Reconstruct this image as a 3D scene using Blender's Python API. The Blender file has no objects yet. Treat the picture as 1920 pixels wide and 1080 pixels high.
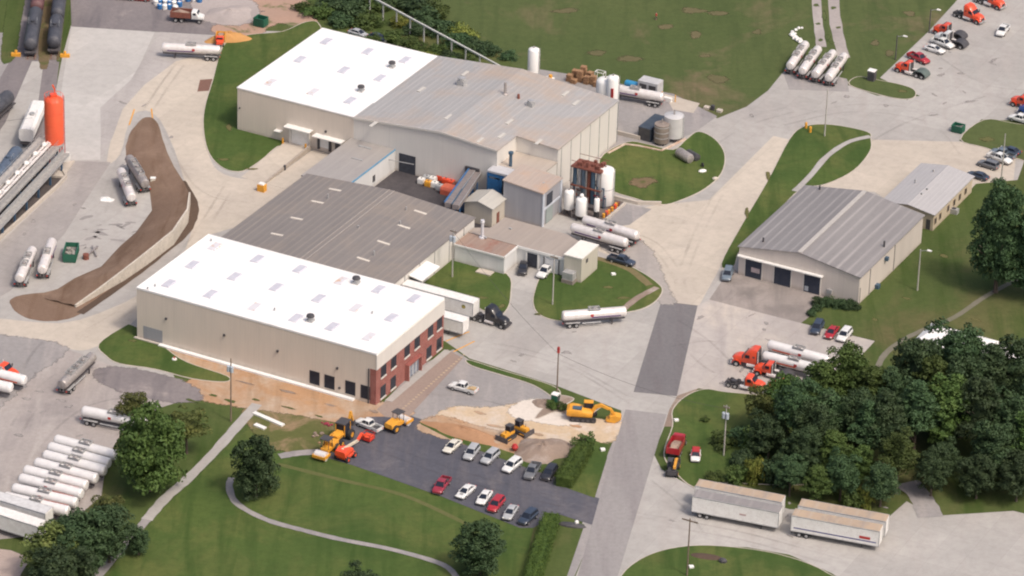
import bpy, math, random
from mathutils import Vector, Matrix
random.seed(7)
C=bpy.context.scene; COL=C.collection
R=math.radians
# ---------------------------------------------------------------- camera, sky, sun, exposure
FPX=8224.; PITCH=.4765; ROLL=.0326; DIST=849.4; TH=1.102
fwd=Vector((0,math.cos(PITCH),-math.sin(PITCH))); rr=Vector((1,0,0)); uu=rr.cross(fwd)
cr,sr=math.cos(ROLL),math.sin(ROLL); RX=cr*rr+sr*uu; RY=-sr*rr+cr*uu
CAM=-fwd*DIST
cd=bpy.data.cameras.new('camera'); co=bpy.data.objects.new('camera',cd); COL.objects.link(co)
m=Matrix.Identity(4)
for i in range(3): m[i][0]=RX[i]; m[i][1]=RY[i]; m[i][2]=-fwd[i]; m[i][3]=CAM[i]
co.matrix_world=m; cd.sensor_width=36; cd.lens=36*FPX/1920; cd.clip_start=5; cd.clip_end=8000
C.camera=co
SUN_EL,SUN_AZ=R(55),R(134)      # azimuth clockwise from +Y (the camera's heading)
w=bpy.data.worlds.new('World'); C.world=w; w.use_nodes=True
nt=w.node_tree; bg=nt.nodes['Background']; sky=nt.nodes.new('ShaderNodeTexSky')
sky.sky_type='NISHITA'; sky.sun_disc=False; sky.sun_elevation=SUN_EL; sky.sun_rotation=SUN_AZ
sky.dust_density=6; sky.air_density=.8; sky.ozone_density=.2
nt.links.new(sky.outputs[0],bg.inputs[0]); bg.inputs[1].default_value=.15
sd=bpy.data.lights.new('sun','SUN'); sd.energy=1.5; sd.angle=R(7.0); sd.color=(1,.905,.80)
so=bpy.data.objects.new('sun',sd); COL.objects.link(so)
sv=Vector((math.sin(SUN_AZ)*math.cos(SUN_EL),math.cos(SUN_AZ)*math.cos(SUN_EL),math.sin(SUN_EL)))
so.rotation_euler=sv.to_track_quat('Z','Y').to_euler(); so.location=(200,0,300)
C.view_settings.view_transform='Standard'; C.view_settings.look='None'
C.view_settings.gamma=1; C.view_settings.exposure=0.25
C.render.engine='CYCLES'; C.cycles.max_bounces=5; C.cycles.filter_width=2.1

# ---------------------------------------------------------------- survey: photo pixel -> metres on a plane z
UX=Vector((math.sin(TH),-math.cos(TH),0)); VX=Vector((math.cos(TH),math.sin(TH),0)); AZ=TH-math.pi/2
def g(x,y,z=0.):
    d=fwd*FPX+RX*(x-960)-RY*(y-540); t=(z-CAM.z)/d.z; return CAM+d*t
def uv(x,y,z=0.):
    p=g(x,y,z); return p.dot(UX),p.dot(VX)
def W(u,v,z=0.): return UX*u+VX*v+Vector((0,0,z))

# ---------------------------------------------------------------- materials
MATS={}
def _mat(n):
    m=bpy.data.materials.new(n); m.use_nodes=True; return m,m.node_tree,m.node_tree.nodes['Principled BSDF']
def L(nt,a,b): nt.links.new(a,b)
def noise(nt,vec,scale,detail=4,rough=.6,dist=0):
    n=nt.nodes.new('ShaderNodeTexNoise'); n.inputs['Scale'].default_value=scale; n.inputs['Detail'].default_value=detail
    n.inputs['Roughness'].default_value=rough; n.inputs['Distortion'].default_value=dist
    if vec is not None: L(nt,vec,n.inputs['Vector'])
    return n.outputs['Fac']
def ramp(nt,fac,stops):
    r=nt.nodes.new('ShaderNodeValToRGB'); e=r.color_ramp.elements
    while len(e)<len(stops): e.new(.5)
    for el,(p,c) in zip(e,stops):
        el.position=p; el.color=(*c,1) if len(c)==3 else c
    L(nt,fac,r.inputs[0]); return r.outputs[0]
def mix(nt,fac,a,b,mode='MIX'):
    n=nt.nodes.new('ShaderNodeMix'); n.data_type='RGBA'; n.blend_type=mode
    if isinstance(fac,float): n.inputs[0].default_value=fac
    else: L(nt,fac,n.inputs[0])
    for i,v in ((6,a),(7,b)):
        if isinstance(v,tuple): n.inputs[i].default_value=(*v,1)
        else: L(nt,v,n.inputs[i])
    return n.outputs[2]
def math_(nt,op,a,b=None):
    n=nt.nodes.new('ShaderNodeMath'); n.operation=op
    for i,v in enumerate((a,b)):
        if v is None: continue
        if isinstance(v,(int,float)): n.inputs[i].default_value=v
        else: L(nt,v,n.inputs[i])
    return n.outputs[0]
def obj_vec(nt,rot=0.,scale=(1,1,1)):
    t=nt.nodes.new('ShaderNodeTexCoord'); mp=nt.nodes.new('ShaderNodeMapping')
    mp.inputs['Rotation'].default_value=(0,0,rot); mp.inputs['Scale'].default_value=scale
    L(nt,t.outputs['Object'],mp.inputs[0]); return mp.outputs[0]
def bump(nt,h,strength,dist,bs):
    b=nt.nodes.new('ShaderNodeBump'); b.inputs['Strength'].default_value=strength; b.inputs['Distance'].default_value=dist
    L(nt,h,b.inputs['Height']); L(nt,b.outputs[0],bs.inputs['Normal'])
def pm(n,c1,c2=None,sc=1.2,rough=.6,metal=0.,lo=.35,hi=.65,emit=0,coat=0,dirt=None):
    """plain surface with soft procedural variation between two true colours"""
    if n in MATS: return MATS[n]
    m,nt,b=_mat(n); c2=c2 or tuple(x*.8 for x in c1)
    v=obj_vec(nt); f=noise(nt,v,sc); c=ramp(nt,f,[(lo,c1),(hi,c2)])
    if dirt: c=mix(nt,ramp(nt,noise(nt,v,sc*4,5,.75),[(.55,(0,0,0)),(.72,(.7,.7,.7))]),c,dirt)
    L(nt,c,b.inputs['Base Color']); b.inputs['Roughness'].default_value=rough; b.inputs['Metallic'].default_value=metal
    if coat: b.inputs['Coat Weight'].default_value=coat
    MATS[n]=m; return m
def ground_mat(n,base,var=(.3,.3,.3),patch=None,patch_amt=(.6,.7),streak=None,sc=.05,joint=None,jcol=None,fine=.9,pscale=.035,tone=.0,rough=.95,bumpd=.05):
    if n in MATS: return MATS[n]
    m,nt,b=_mat(n); v=obj_vec(nt)
    c=ramp(nt,noise(nt,v,sc,6,.6,.3),[(.3,base),(.7,var)])
    if tone:   # slab to slab tone
        vr=obj_vec(nt,-AZ); fl=nt.nodes.new('ShaderNodeVectorMath'); fl.operation='SNAP'; L(nt,vr,fl.inputs[0]); fl.inputs[1].default_value=(5.5,5.5,50)
        wn=nt.nodes.new('ShaderNodeTexWhiteNoise'); wn.noise_dimensions='2D'; L(nt,fl.outputs[0],wn.inputs[0])
        big=obj_vec(nt,-AZ); f2=nt.nodes.new('ShaderNodeVectorMath'); f2.operation='SNAP'; L(nt,big,f2.inputs[0]); f2.inputs[1].default_value=(16.5,27.5,50)
        w2=nt.nodes.new('ShaderNodeTexWhiteNoise'); w2.noise_dimensions='2D'; L(nt,f2.outputs[0],w2.inputs[0])
        s=math_(nt,'ADD',math_(nt,'MULTIPLY',wn.outputs[0],tone),math_(nt,'MULTIPLY',w2.outputs[0],tone*1.6))
        s=math_(nt,'ADD',s,1-tone*1.3); cc=nt.nodes.new('ShaderNodeCombineXYZ')
        for i in range(3): L(nt,s,cc.inputs[i])
        c=mix(nt,1.0,c,cc.outputs[0],'MULTIPLY')
    if patch:
        pf=ramp(nt,noise(nt,v,pscale,5,.65,.6),[(patch_amt[0],(0,0,0)),(patch_amt[1],(1,1,1))]); c=mix(nt,pf,c,patch)
    if streak: # tyre wear / mowing running along the building grid
        vs=obj_vec(nt,-AZ+.25,(.30,.035,1)); sf=ramp(nt,noise(nt,vs,1.,4,.6,.4),[(.48,(0,0,0)),(.7,(.75,.75,.75))]); c=mix(nt,sf,c,streak)
    c=mix(nt,math_(nt,'MULTIPLY',ramp(nt,noise(nt,v,fine,6,.8),[(.42,(0,0,0)),(.75,(1,1,1))]),.45),c,tuple(x*.55 for x in base))
    if joint:
        vj=obj_vec(nt,-AZ); br=nt.nodes.new('ShaderNodeTexBrick'); L(nt,vj,br.inputs[0]); br.offset=0
        br.inputs['Scale'].default_value=1; br.inputs['Brick Width'].default_value=joint; br.inputs['Row Height'].default_value=joint
        br.inputs['Mortar Size'].default_value=.045; br.inputs['Mortar Smooth'].default_value=.3
        c=mix(nt,math_(nt,'MULTIPLY',br.outputs['Fac'],.36),c,jcol or tuple(x*.5 for x in base))
    L(nt,c,b.inputs['Base Color']); b.inputs['Roughness'].default_value=rough; b.inputs['Specular IOR Level'].default_value=.2
    bump(nt,noise(nt,v,fine*2,4,.7),.5,bumpd,b)
    MATS[n]=m; return m
def roof_mat(n,c1,c2,seam,period=1.25,stain=None,rough=.5,amt=.55,stainpos=(.5,.75)):
    """standing seam metal, ribs run along local y"""
    if n in MATS: return MATS[n]
    m,nt,b=_mat(n); v=obj_vec(nt); t=nt.nodes.new('ShaderNodeTexCoord')
    sx=nt.nodes.new('ShaderNodeSeparateXYZ'); L(nt,t.outputs['Object'],sx.inputs[0])
    c=ramp(nt,noise(nt,obj_vec(nt,0,(1,.12,1)),.35,5,.65),[(.3,c1),(.7,c2)])
    sw=math_(nt,'PINGPONG',sx.outputs[0],period/2); sf=ramp(nt,sw,[(0,(1,1,1)),(.22*period,(0,0,0))])
    vary=ramp(nt,noise(nt,obj_vec(nt,0,(.8,.03,1)),1.1,3,.6),[(.35,(.1,.1,.1)),(.65,(amt,amt,amt))])
    c=mix(nt,math_(nt,'MULTIPLY',sf,vary),c,seam)
    if stain: c=mix(nt,ramp(nt,noise(nt,v,.06,5,.7,.5),[(stainpos[0],(0,0,0)),(stainpos[1],(.85,.85,.85))]),c,stain)
    c=mix(nt,ramp(nt,noise(nt,obj_vec(nt,0,(1,.2,1)),2.,5,.8),[(.5,(0,0,0)),(.8,(.35,.35,.35))]),c,tuple(x*.6 for x in c1))
    L(nt,c,b.inputs['Base Color']); b.inputs['Roughness'].default_value=rough; b.inputs['Metallic'].default_value=.15
    ly=math_(nt,'PINGPONG',sx.outputs[1],3.6); c2=mix(nt,math_(nt,'MULTIPLY',ramp(nt,ly,[(0,(1,1,1)),(.05,(0,0,0))]),.35),c,seam); L(nt,c2,b.inputs['Base Color'])
    bump(nt,sf,.6,.05,b); MATS[n]=m; return m
def v0_(nt): return obj_vec(nt)
def wall_mat(n,c1,c2,period=.6,rough=.6,rust=None):
    """ribbed wall sheeting with rain streaks"""
    if n in MATS: return MATS[n]
    m,nt,b=_mat(n); t=nt.nodes.new('ShaderNodeTexCoord'); sx=nt.nodes.new('ShaderNodeSeparateXYZ'); L(nt,t.outputs['Object'],sx.inputs[0])
    c=ramp(nt,noise(nt,obj_vec(nt,0,(1,1,.15)),.5,5,.6),[(.3,c1),(.7,c2)])
    s=math_(nt,'ADD',sx.outputs[0],sx.outputs[1]); sw=math_(nt,'PINGPONG',s,period/2); sf=ramp(nt,sw,[(0,(1,1,1)),(.16*period,(0,0,0))])
    pw=math_(nt,'PINGPONG',s,3.05); pf=ramp(nt,pw,[(0,(1,1,1)),(.1,(0,0,0))])
    c=mix(nt,math_(nt,'MULTIPLY',sf,.10),c,tuple(x*.6 for x in c1)); c=mix(nt,math_(nt,'MULTIPLY',pf,.15),c,tuple(x*.55 for x in c1))
    st=ramp(nt,noise(nt,obj_vec(nt,0,(2.,2.,.08)),1.,4,.7),[(.5,(0,0,0)),(.85,(.22,.22,.22))]); c=mix(nt,st,c,rust or tuple(x*.62 for x in c1))
    dz=math_(nt,'ADD',sx.outputs[2],math_(nt,'MULTIPLY',noise(nt,v0_(nt),.8,5,.7),1.6)); c=mix(nt,ramp(nt,math_(nt,'MULTIPLY',dz,.3),[(.2,(.45,.45,.45)),(.5,(0,0,0))]),c,(.30,.23,.17))
    L(nt,c,b.inputs['Base Color']); b.inputs['Roughness'].default_value=rough
    bump(nt,sf,.5,.04,b); MATS[n]=m; return m
def brick_mat(n,c1,c2,mortar,bw=.24,bh=.075):
    m,nt,b=_mat(n); t=nt.nodes.new('ShaderNodeTexCoord'); sx=nt.nodes.new('ShaderNodeSeparateXYZ'); L(nt,t.outputs['Object'],sx.inputs[0])
    cb=nt.nodes.new('ShaderNodeCombineXYZ'); L(nt,math_(nt,'ADD',sx.outputs[0],sx.outputs[1]),cb.inputs[0]); L(nt,sx.outputs[2],cb.inputs[1])
    br=nt.nodes.new('ShaderNodeTexBrick'); L(nt,cb.outputs[0],br.inputs[0]); br.inputs['Scale'].default_value=1
    br.inputs['Brick Width'].default_value=bw; br.inputs['Row Height'].default_value=bh; br.inputs['Mortar Size'].default_value=.008
    br.inputs['Color1'].default_value=(*c1,1); br.inputs['Color2'].default_value=(*c2,1); br.inputs['Mortar'].default_value=(*mortar,1)
    c=mix(nt,ramp(nt,noise(nt,obj_vec(nt),.8,5,.6),[(.4,(0,0,0)),(.7,(.5,.5,.5))]),br.outputs[0],tuple(x*.6 for x in c1))
    L(nt,c,b.inputs['Base Color']); b.inputs['Roughness'].default_value=.9; MATS[n]=m; return m
def leaf_mat(n,c1,c2,c3):
    m,nt,b=_mat(n); oi=nt.nodes.new('ShaderNodeObjectInfo'); v=obj_vec(nt)
    c=ramp(nt,noise(nt,v,.55,5,.7),[(.3,c1),(.52,c2),(.75,c3)])
    hs=nt.nodes.new('ShaderNodeHueSaturation'); L(nt,c,hs.inputs['Color'])
    L(nt,math_(nt,'ADD',math_(nt,'MULTIPLY',oi.outputs['Random'],.035),.472),hs.inputs['Hue'])
    L(nt,math_(nt,'ADD',math_(nt,'MULTIPLY',oi.outputs['Random'],.7),.80),hs.inputs['Value'])
    L(nt,hs.outputs[0],b.inputs['Base Color']); b.inputs['Roughness'].default_value=.7; b.inputs['Specular IOR Level'].default_value=.25
    MATS[n]=m; return m

GRASS=ground_mat('grass',(.060,.088,.025),(.086,.108,.034),patch=(.125,.108,.050),patch_amt=(.5,.72),streak=(.036,.066,.012),sc=.03,fine=.7,bumpd=.12)
LAWN=ground_mat('lawn_grass',(.046,.082,.020),(.082,.118,.030),patch=(.118,.128,.040),patch_amt=(.46,.72),streak=(.034,.068,.014),sc=.045,fine=.6,pscale=.055,bumpd=.12)
FIELD=ground_mat('field_grass',(.062,.090,.029),(.092,.112,.041),patch=(.185,.135,.085),patch_amt=(.54,.72),streak=(.055,.078,.026),sc=.02,fine=.6,pscale=.035,bumpd=.15)
CONC=ground_mat('concrete',(.405,.388,.367),(.345,.332,.315),patch=(.30,.28,.27),patch_amt=(.52,.78),streak=(.37,.345,.325),joint=5.5,jcol=(.24,.22,.21),tone=.07,fine=.5)
CONCW=ground_mat('pale_concrete',(.51,.455,.385),(.45,.40,.345),patch=(.37,.33,.29),patch_amt=(.55,.8),joint=5.5,jcol=(.33,.29,.25),tone=.05,fine=.5)
CONCL=ground_mat('new_concrete',(.47,.452,.43),(.43,.415,.398),patch=(.39,.37,.355),patch_amt=(.58,.8),joint=5.5,jcol=(.36,.33,.31),tone=.07,fine=.5)
APRON=ground_mat('worn_concrete',(.34,.30,.275),(.27,.24,.225),patch=(.19,.17,.16),patch_amt=(.5,.7),streak=(.2,.18,.17),joint=5.5,fine=.6,pscale=.12)
ASPH=ground_mat('asphalt',(.155,.149,.155),(.180,.172,.177),patch=(.235,.215,.215),patch_amt=(.52,.8),streak=(.15,.135,.14),fine=1.4)
ASPHO=ground_mat('old_asphalt',(.255,.243,.243),(.30,.285,.28),patch=(.20,.18,.19),patch_amt=(.52,.78),streak=(.36,.33,.315),fine=1.)
LOT=ground_mat('dark_asphalt',(.072,.075,.094),(.102,.103,.125),patch=(.19,.175,.18),patch_amt=(.55,.82),streak=(.135,.125,.135),fine=1.,pscale=.09)
GRAV=ground_mat('gravel',(.38,.345,.325),(.30,.27,.26),patch=(.22,.20,.20),patch_amt=(.5,.75),streak=(.42,.385,.36),fine=1.1,pscale=.06,bumpd=.12)
DGRAV=ground_mat('dark_gravel',(.17,.155,.16),(.235,.21,.21),patch=(.34,.3,.285),patch_amt=(.55,.75),streak=(.13,.12,.13),fine=1.,pscale=.09)
CLAY=ground_mat('clay_soil',(.44,.265,.145),(.38,.24,.15),patch=(.43,.34,.26),patch_amt=(.42,.62),streak=(.27,.18,.11),fine=1.2,pscale=.12,bumpd=.15)
SAND=ground_mat('limestone_sand',(.50,.385,.26),(.54,.435,.32),patch=(.55,.48,.41),patch_amt=(.48,.62),streak=(.50,.37,.24),fine=1.,pscale=.1)
MUD=ground_mat('mulch',(.215,.145,.105),(.175,.118,.085),patch=(.25,.175,.13),patch_amt=(.5,.75),streak=(.13,.08,.05),fine=1.3,pscale=.12,bumpd=.25)
MULCHD=ground_mat('wet_mud',(.085,.060,.046),(.115,.08,.06),fine=1.2)
RUBB=ground_mat('rubble',(.30,.235,.19),(.24,.18,.145),patch=(.40,.34,.3),patch_amt=(.5,.7),fine=1.6,pscale=.2,bumpd=.35)
BRPAV=ground_mat('brick_paving',(.26,.20,.175),(.31,.25,.215),patch=(.2,.155,.15),patch_amt=(.5,.7),fine=2.)
WHITE=pm('white_paint',(.78,.77,.74),(.70,.69,.66),rough=.45)
WHITED=pm('dirty_white',(.76,.75,.72),(.68,.66,.63),rough=.5,dirt=(.4,.34,.28))
def memb_mat():
    m,nt,b=_mat('roof_membrane'); v=obj_vec(nt); c=ramp(nt,noise(nt,v,.12,5,.6),[(.3,(.80,.795,.785)),(.7,(.75,.745,.73))])
    br=nt.nodes.new('ShaderNodeTexBrick'); L(nt,v,br.inputs[0]); br.offset=.5; br.inputs['Scale'].default_value=1; br.inputs['Brick Width'].default_value=14.; br.inputs['Row Height'].default_value=2.6; br.inputs['Mortar Size'].default_value=.05
    c=mix(nt,math_(nt,'MULTIPLY',br.outputs['Fac'],.25),c,(.5,.49,.47)); c=mix(nt,ramp(nt,noise(nt,v,.09,6,.75,.8),[(.56,(0,0,0)),(.74,(.5,.5,.5))]),c,(.58,.56,.52)); L(nt,c,b.inputs['Base Color']); b.inputs['Roughness'].default_value=.6; return m
MEMB=memb_mat(); MEMB0=pm('roof_membrane_plain',(.80,.795,.785),(.76,.75,.735),sc=.15,rough=.6)
STEEL=pm('tank_steel',(.76,.73,.71),(.66,.61,.58),sc=1.2,rough=.34,metal=.22)
STEELD=pm('dull_steel',(.42,.39,.37),(.30,.27,.26),sc=2,rough=.5,metal=.4,dirt=(.15,.12,.11))
GALV=pm('galvanised',(.45,.45,.45),(.34,.34,.34),rough=.5,metal=.3)
BLACK=pm('black_rubber',(.022,.022,.025),(.035,.034,.036),rough=.85)
DARK=pm('dark_steel',(.045,.045,.052),(.07,.066,.07),rough=.6)
CHAS=pm('chassis_steel',(.055,.052,.06),(.09,.08,.08),rough=.7)
GLASS=pm('dark_glass',(.016,.021,.034),(.024,.03,.045),rough=.3); GLASS.node_tree.nodes['Principled BSDF'].inputs['Specular IOR Level'].default_value=.25
HUB=pm('wheel_rim',(.5,.5,.5),(.35,.35,.35),rough=.4,metal=.4)
RED=pm('red_paint',(.42,.03,.025),(.36,.03,.03),rough=.35)
ORANGE=pm('orange_paint',(.80,.085,.028),(.70,.075,.028),rough=.35,coat=.4)
SILO=pm('silo_orange',(.76,.115,.045),(.70,.105,.045),sc=.3,rough=.5)
YEL=pm('yellow_paint',(.72,.34,.035),(.60,.28,.035),rough=.5)
BLUE=pm('blue_paint',(.03,.14,.33),(.03,.11,.25),rough=.5)
TEAL=pm('teal_steel',(.045,.09,.14),(.06,.10,.14),rough=.6)
GREEN=pm('green_paint',(.015,.12,.07),(.02,.09,.06),rough=.5)
WOOD=pm('weathered_wood',(.20,.15,.11),(.14,.105,.08),rough=.9)
PALLET=pm('pallet_wood',(.42,.26,.14),(.24,.13,.075),sc=2,rough=.9)
RUST=pm('rusty_steel',(.23,.075,.05),(.14,.055,.04),sc=2.5,rough=.85,dirt=(.08,.05,.05))
AMBER=pm('signal_lens',(.6,.05,.03),(.5,.04,.03),rough=.3)
LENS=pm('lamp_lens',(.75,.75,.72),(.7,.7,.66),rough=.2)
BEIGE=wall_mat('beige_siding',(.64,.56,.475),(.59,.52,.445))
BEIGEL=wall_mat('light_siding',(.64,.61,.565),(.60,.575,.535))
GREYW=wall_mat('grey_siding',(.33,.33,.35),(.27,.27,.29))
WHITEW=wall_mat('white_siding',(.66,.66,.65),(.60,.60,.59))
CREAMW=wall_mat('cream_siding',(.52,.44,.33),(.47,.39,.29))
BARK=pm('bark',(.12,.09,.07),(.07,.055,.045),rough=.95)
LEAF=leaf_mat('leaves',(.030,.056,.014),(.046,.080,.019),(.072,.108,.026))
LEAFD=leaf_mat('dark_leaves',(.020,.042,.018),(.032,.060,.024),(.052,.086,.031))
LEAFB=leaf_mat('olive_leaves',(.045,.062,.018),(.07,.09,.024),(.11,.115,.03))
LEAFY=leaf_mat('yellow_leaves',(.07,.10,.02),(.11,.13,.025),(.17,.16,.03))
HEDGE=leaf_mat('hedge_leaves',(.030,.062,.012),(.044,.084,.015),(.066,.11,.02))
R_W=roof_mat('plant_roof',(.35,.342,.335),(.40,.39,.38),(.50,.47,.45),1.25,stain=(.46,.36,.28),stainpos=(.45,.68),amt=.8)
R_M=roof_mat('workshop_roof',(.225,.205,.193),(.195,.178,.17),(.33,.29,.25),1.5,stain=(.30,.25,.205),stainpos=(.5,.8),rough=.7,amt=.6)
R_G=roof_mat('garage_roof',(.225,.212,.21),(.27,.255,.25),(.42,.395,.375),2.0,rough=.55,amt=.75)
R_O=roof_mat('office_roof',(.45,.435,.43),(.42,.405,.40),(.56,.53,.52),.9,amt=.3)
R_X=roof_mat('annex_roof',(.37,.345,.325),(.33,.31,.295),(.43,.40,.37),2.5,stain=(.28,.25,.24),amt=.3)
R_L=roof_mat('shop_roof',(.40,.34,.29),(.35,.30,.26),(.44,.38,.33),2.5,stain=(.30,.27,.25),amt=.2)
R_R=roof_mat('rusty_roof',(.36,.25,.19),(.30,.22,.18),(.42,.33,.27),1.2,stain=(.30,.085,.045),stainpos=(.5,.62),amt=.4)
R_T=roof_mat('trailer_roof',(.50,.38,.27),(.43,.33,.245),(.48,.42,.35),2.4,stain=(.27,.24,.225),stainpos=(.48,.62),amt=.5)
BRICK=brick_mat('red_brick',(.30,.085,.07),(.24,.07,.06),(.36,.24,.2))
def stripe_mat(n,c1,c2,per):
    m,nt,b=_mat(n); t=nt.nodes.new('ShaderNodeTexCoord'); sx=nt.nodes.new('ShaderNodeSeparateXYZ'); L(nt,t.outputs['Object'],sx.inputs[0])
    f=ramp(nt,math_(nt,'PINGPONG',sx.outputs[1],per),[(.45*per,(0,0,0)),(.55*per,(1,1,1))]); L(nt,mix(nt,f,c1,c2),b.inputs['Base Color']); return m

# ---------------------------------------------------------------- mesh builder
class MB:
    def __init__(s): s.v=[]; s.f=[]
    def add(s,v,f):
        n=len(s.v); s.v+= [tuple(p) for p in v]; s.f+=[tuple(i+n for i in q) for q in f]; return s
    def box(s,x0,x1,y0,y1,z0,z1):
        return s.add([(x,y,z) for z in (z0,z1) for y in (y0,y1) for x in (x0,x1)],[(0,2,3,1),(4,5,7,6),(0,1,5,4),(2,6,7,3),(0,4,6,2),(1,3,7,5)])
    def rings(s,rs,cap=True,close=True):
        n=len(rs[0]); v=[p for r in rs for p in r]; f=[]
        for i in range(len(rs)-1):
            for j in range(n if close else n-1):
                k=(j+1)%n; f.append((i*n+j,i*n+k,(i+1)*n+k,(i+1)*n+j))
        if cap: f.append(tuple(range(n-1,-1,-1))); f.append(tuple((len(rs)-1)*n+j for j in range(n)))
        return s.add(v,f)
    def prism(s,poly,z0,z1,bot=True):
        n=len(poly); v=[(p[0],p[1],z0) for p in poly]+[(p[0],p[1],z1) for p in poly]
        f=[(j,(j+1)%n,n+(j+1)%n,n+j) for j in range(n)]+[tuple(range(n,2*n))]
        if bot: f.append(tuple(range(n-1,-1,-1)))
        return s.add(v,f)
    def side(s,poly,y0,y1):   # xz outline extruded across y
        n=len(poly); v=[(p[0],y0,p[1]) for p in poly]+[(p[0],y1,p[1]) for p in poly]
        return s.add(v,[((j+1)%n,j,n+j,n+(j+1)%n) for j in range(n)]+[tuple(range(n)),tuple(range(2*n-1,n-1,-1))])
    def cyl(s,a,b,r0,r1=None,n=14,cap=True):
        a=Vector(a); b=Vector(b); r1=r0 if r1 is None else r1; d=(b-a).normalized()
        x=d.orthogonal().normalized(); y=d.cross(x)
        rs=[[a+(x*math.cos(t)+y*math.sin(t))*r0 for t in [2*math.pi*i/n for i in range(n)]],[b+(x*math.cos(t)+y*math.sin(t))*r1 for t in [2*math.pi*i/n for i in range(n)]]]
        return s.rings(rs,cap)
    def lathe(s,prof,c=(0,0,0),axis='z',n=20):  # prof: (r,h)
        rs=[]
        for r,h in prof:
            q=[]
            for i in range(n):
                t=2*math.pi*i/n; a,b=r*math.cos(t),r*math.sin(t)
                p={'z':(a,b,h),'x':(h,a,b),'y':(b,h,a)}[axis]; q.append((p[0]+c[0],p[1]+c[1],p[2]+c[2]))
            rs.append(q)
        return s.rings(rs)
    def ball(s,c,r,n=10,k=6):
        if not isinstance(r,tuple): r=(r,r,r)
        rs=[]
        for i in range(k+1):
            a=math.pi*(i+.001)/(k+.002)-math.pi/2; rs.append([(c[0]+r[0]*math.cos(a)*math.cos(t),c[1]+r[1]*math.cos(a)*math.sin(t),c[2]+r[2]*math.sin(a)) for t in [2*math.pi*j/n for j in range(n)]])
        return s.rings(rs)
    def bar(s,a,b,w,h=None):
        a=Vector(a); b=Vector(b); h=h or w; d=(b-a).normalized(); up=Vector((0,0,1))
        if abs(d.z)>.95: up=Vector((0,1,0))
        y=up.cross(d).normalized(); z=d.cross(y)
        q=[(-1,-1),(1,-1),(1,1),(-1,1)]
        return s.rings([[p+y*(i*w/2)+z*(j*h/2) for i,j in q] for p in (a,b)])
    def build(s,name,mat,parent=None,smooth=False,off=None):
        me=bpy.data.meshes.new(name)
        v=s.v if off is None else [(p[0]-off[0],p[1]-off[1],p[2]-(off[2] if len(off)>2 else 0)) for p in s.v]
        me.from_pydata(v,[],s.f); me.materials.append(mat); me.update()
        if smooth:
            for p in me.polygons: p.use_smooth=True
            try: me.set_sharp_from_angle(angle=R(38))
            except Exception: pass
        o=bpy.data.objects.new(name,me); COL.objects.link(o)
        if parent: o.parent=parent
        return o
def tag(o,label,cat,group=None,kind=None):
    if label: o['label']=label
    if cat: o['category']=cat
    if group: o['group']=group
    if kind: o['kind']=kind
    return o
def thing(name,label,cat,loc=(0,0,0),rz=0,group=None):
    o=bpy.data.objects.new(name,None); COL.objects.link(o); o.location=loc; o.rotation_euler=(0,0,rz); o.empty_display_size=.5
    return tag(o,label,cat,group)
def copy_tree(o,parent=None):
    c=o.copy(); COL.objects.link(c)
    if parent: c.parent=parent
    for ch in list(o.children): copy_tree(ch,c)
    return c
def smoothpoly(p,k=4):
    n=len(p); out=[]
    for i in range(n):
        a,b,c,d=p[i-1],p[i],p[(i+1)%n],p[(i+2)%n]
        for j in range(k):
            t=j/k; out.append(tuple(.5*((2*b[q])+(-a[q]+c[q])*t+(2*a[q]-5*b[q]+4*c[q]-d[q])*t*t+(-a[q]+3*b[q]-3*c[q]+d[q])*t**3) for q in range(2)))
    return out
def ccw(p):
    a=sum(p[i][0]*p[(i+1)%len(p)][1]-p[(i+1)%len(p)][0]*p[i][1] for i in range(len(p)))
    return p if a>0 else p[::-1]
def soften(mat):
    k=mat.name+'_soft_edge'
    if k in MATS: return MATS[k]
    m=mat.copy(); m.name=k; nt=m.node_tree; out=[n for n in nt.nodes if n.type=='OUTPUT_MATERIAL'][0]; b=nt.nodes['Principled BSDF']
    at=nt.nodes.new('ShaderNodeAttribute'); at.attribute_name='edge'; ms=nt.nodes.new('ShaderNodeMixShader'); tr=nt.nodes.new('ShaderNodeBsdfTransparent')
    f=math_(nt,'ADD',at.outputs['Fac'],math_(nt,'MULTIPLY',math_(nt,'SUBTRACT',noise(nt,obj_vec(nt),.55,6,.75),.5),2.2))
    L(nt,ramp(nt,f,[(.30,(0,0,0)),(.62,(1,1,1))]),ms.inputs[0]); L(nt,tr.outputs[0],ms.inputs[1]); L(nt,b.outputs[0],ms.inputs[2]); L(nt,ms.outputs[0],out.inputs['Surface'])
    MATS[k]=m; return m
PZ=[0]
def soft_patch(name,px,mat,z,wd=2.2,label=None,smooth=True):
    PZ[0]+=1; z+=PZ[0]*.0002
    w_=ccw([tuple(g(x,y)[:2]) for x,y in (smoothpoly(px,3) if smooth else px)]); n=len(w_); off=[]
    def nrm(i):
        a=Vector(w_[i-1]);c=Vector(w_[(i+1)%n]);d=(c-a).normalized(); return Vector((d.y,-d.x))
    for i in range(n):
        q=nrm(i); off.append((w_[i][0]+q.x*wd*.7,w_[i][1]+q.y*wd*.7))
    ins=w_
    v=[(*p,z) for p in ins]+[(*p,z-.0015) for p in off]; f=[tuple(range(n))]+[(i,n+i,n+(i+1)%n,(i+1)%n) for i in range(n)]
    me=bpy.data.meshes.new(name); me.from_pydata(v,[],f); me.materials.append(soften(mat)); a=me.attributes.new('edge','FLOAT','POINT'); a.data.foreach_set('value',[1.]*n+[0.]*n); me.update()
    o=bpy.data.objects.new(name,me); COL.objects.link(o); return tag(o,label,None,None,'structure')
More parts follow.
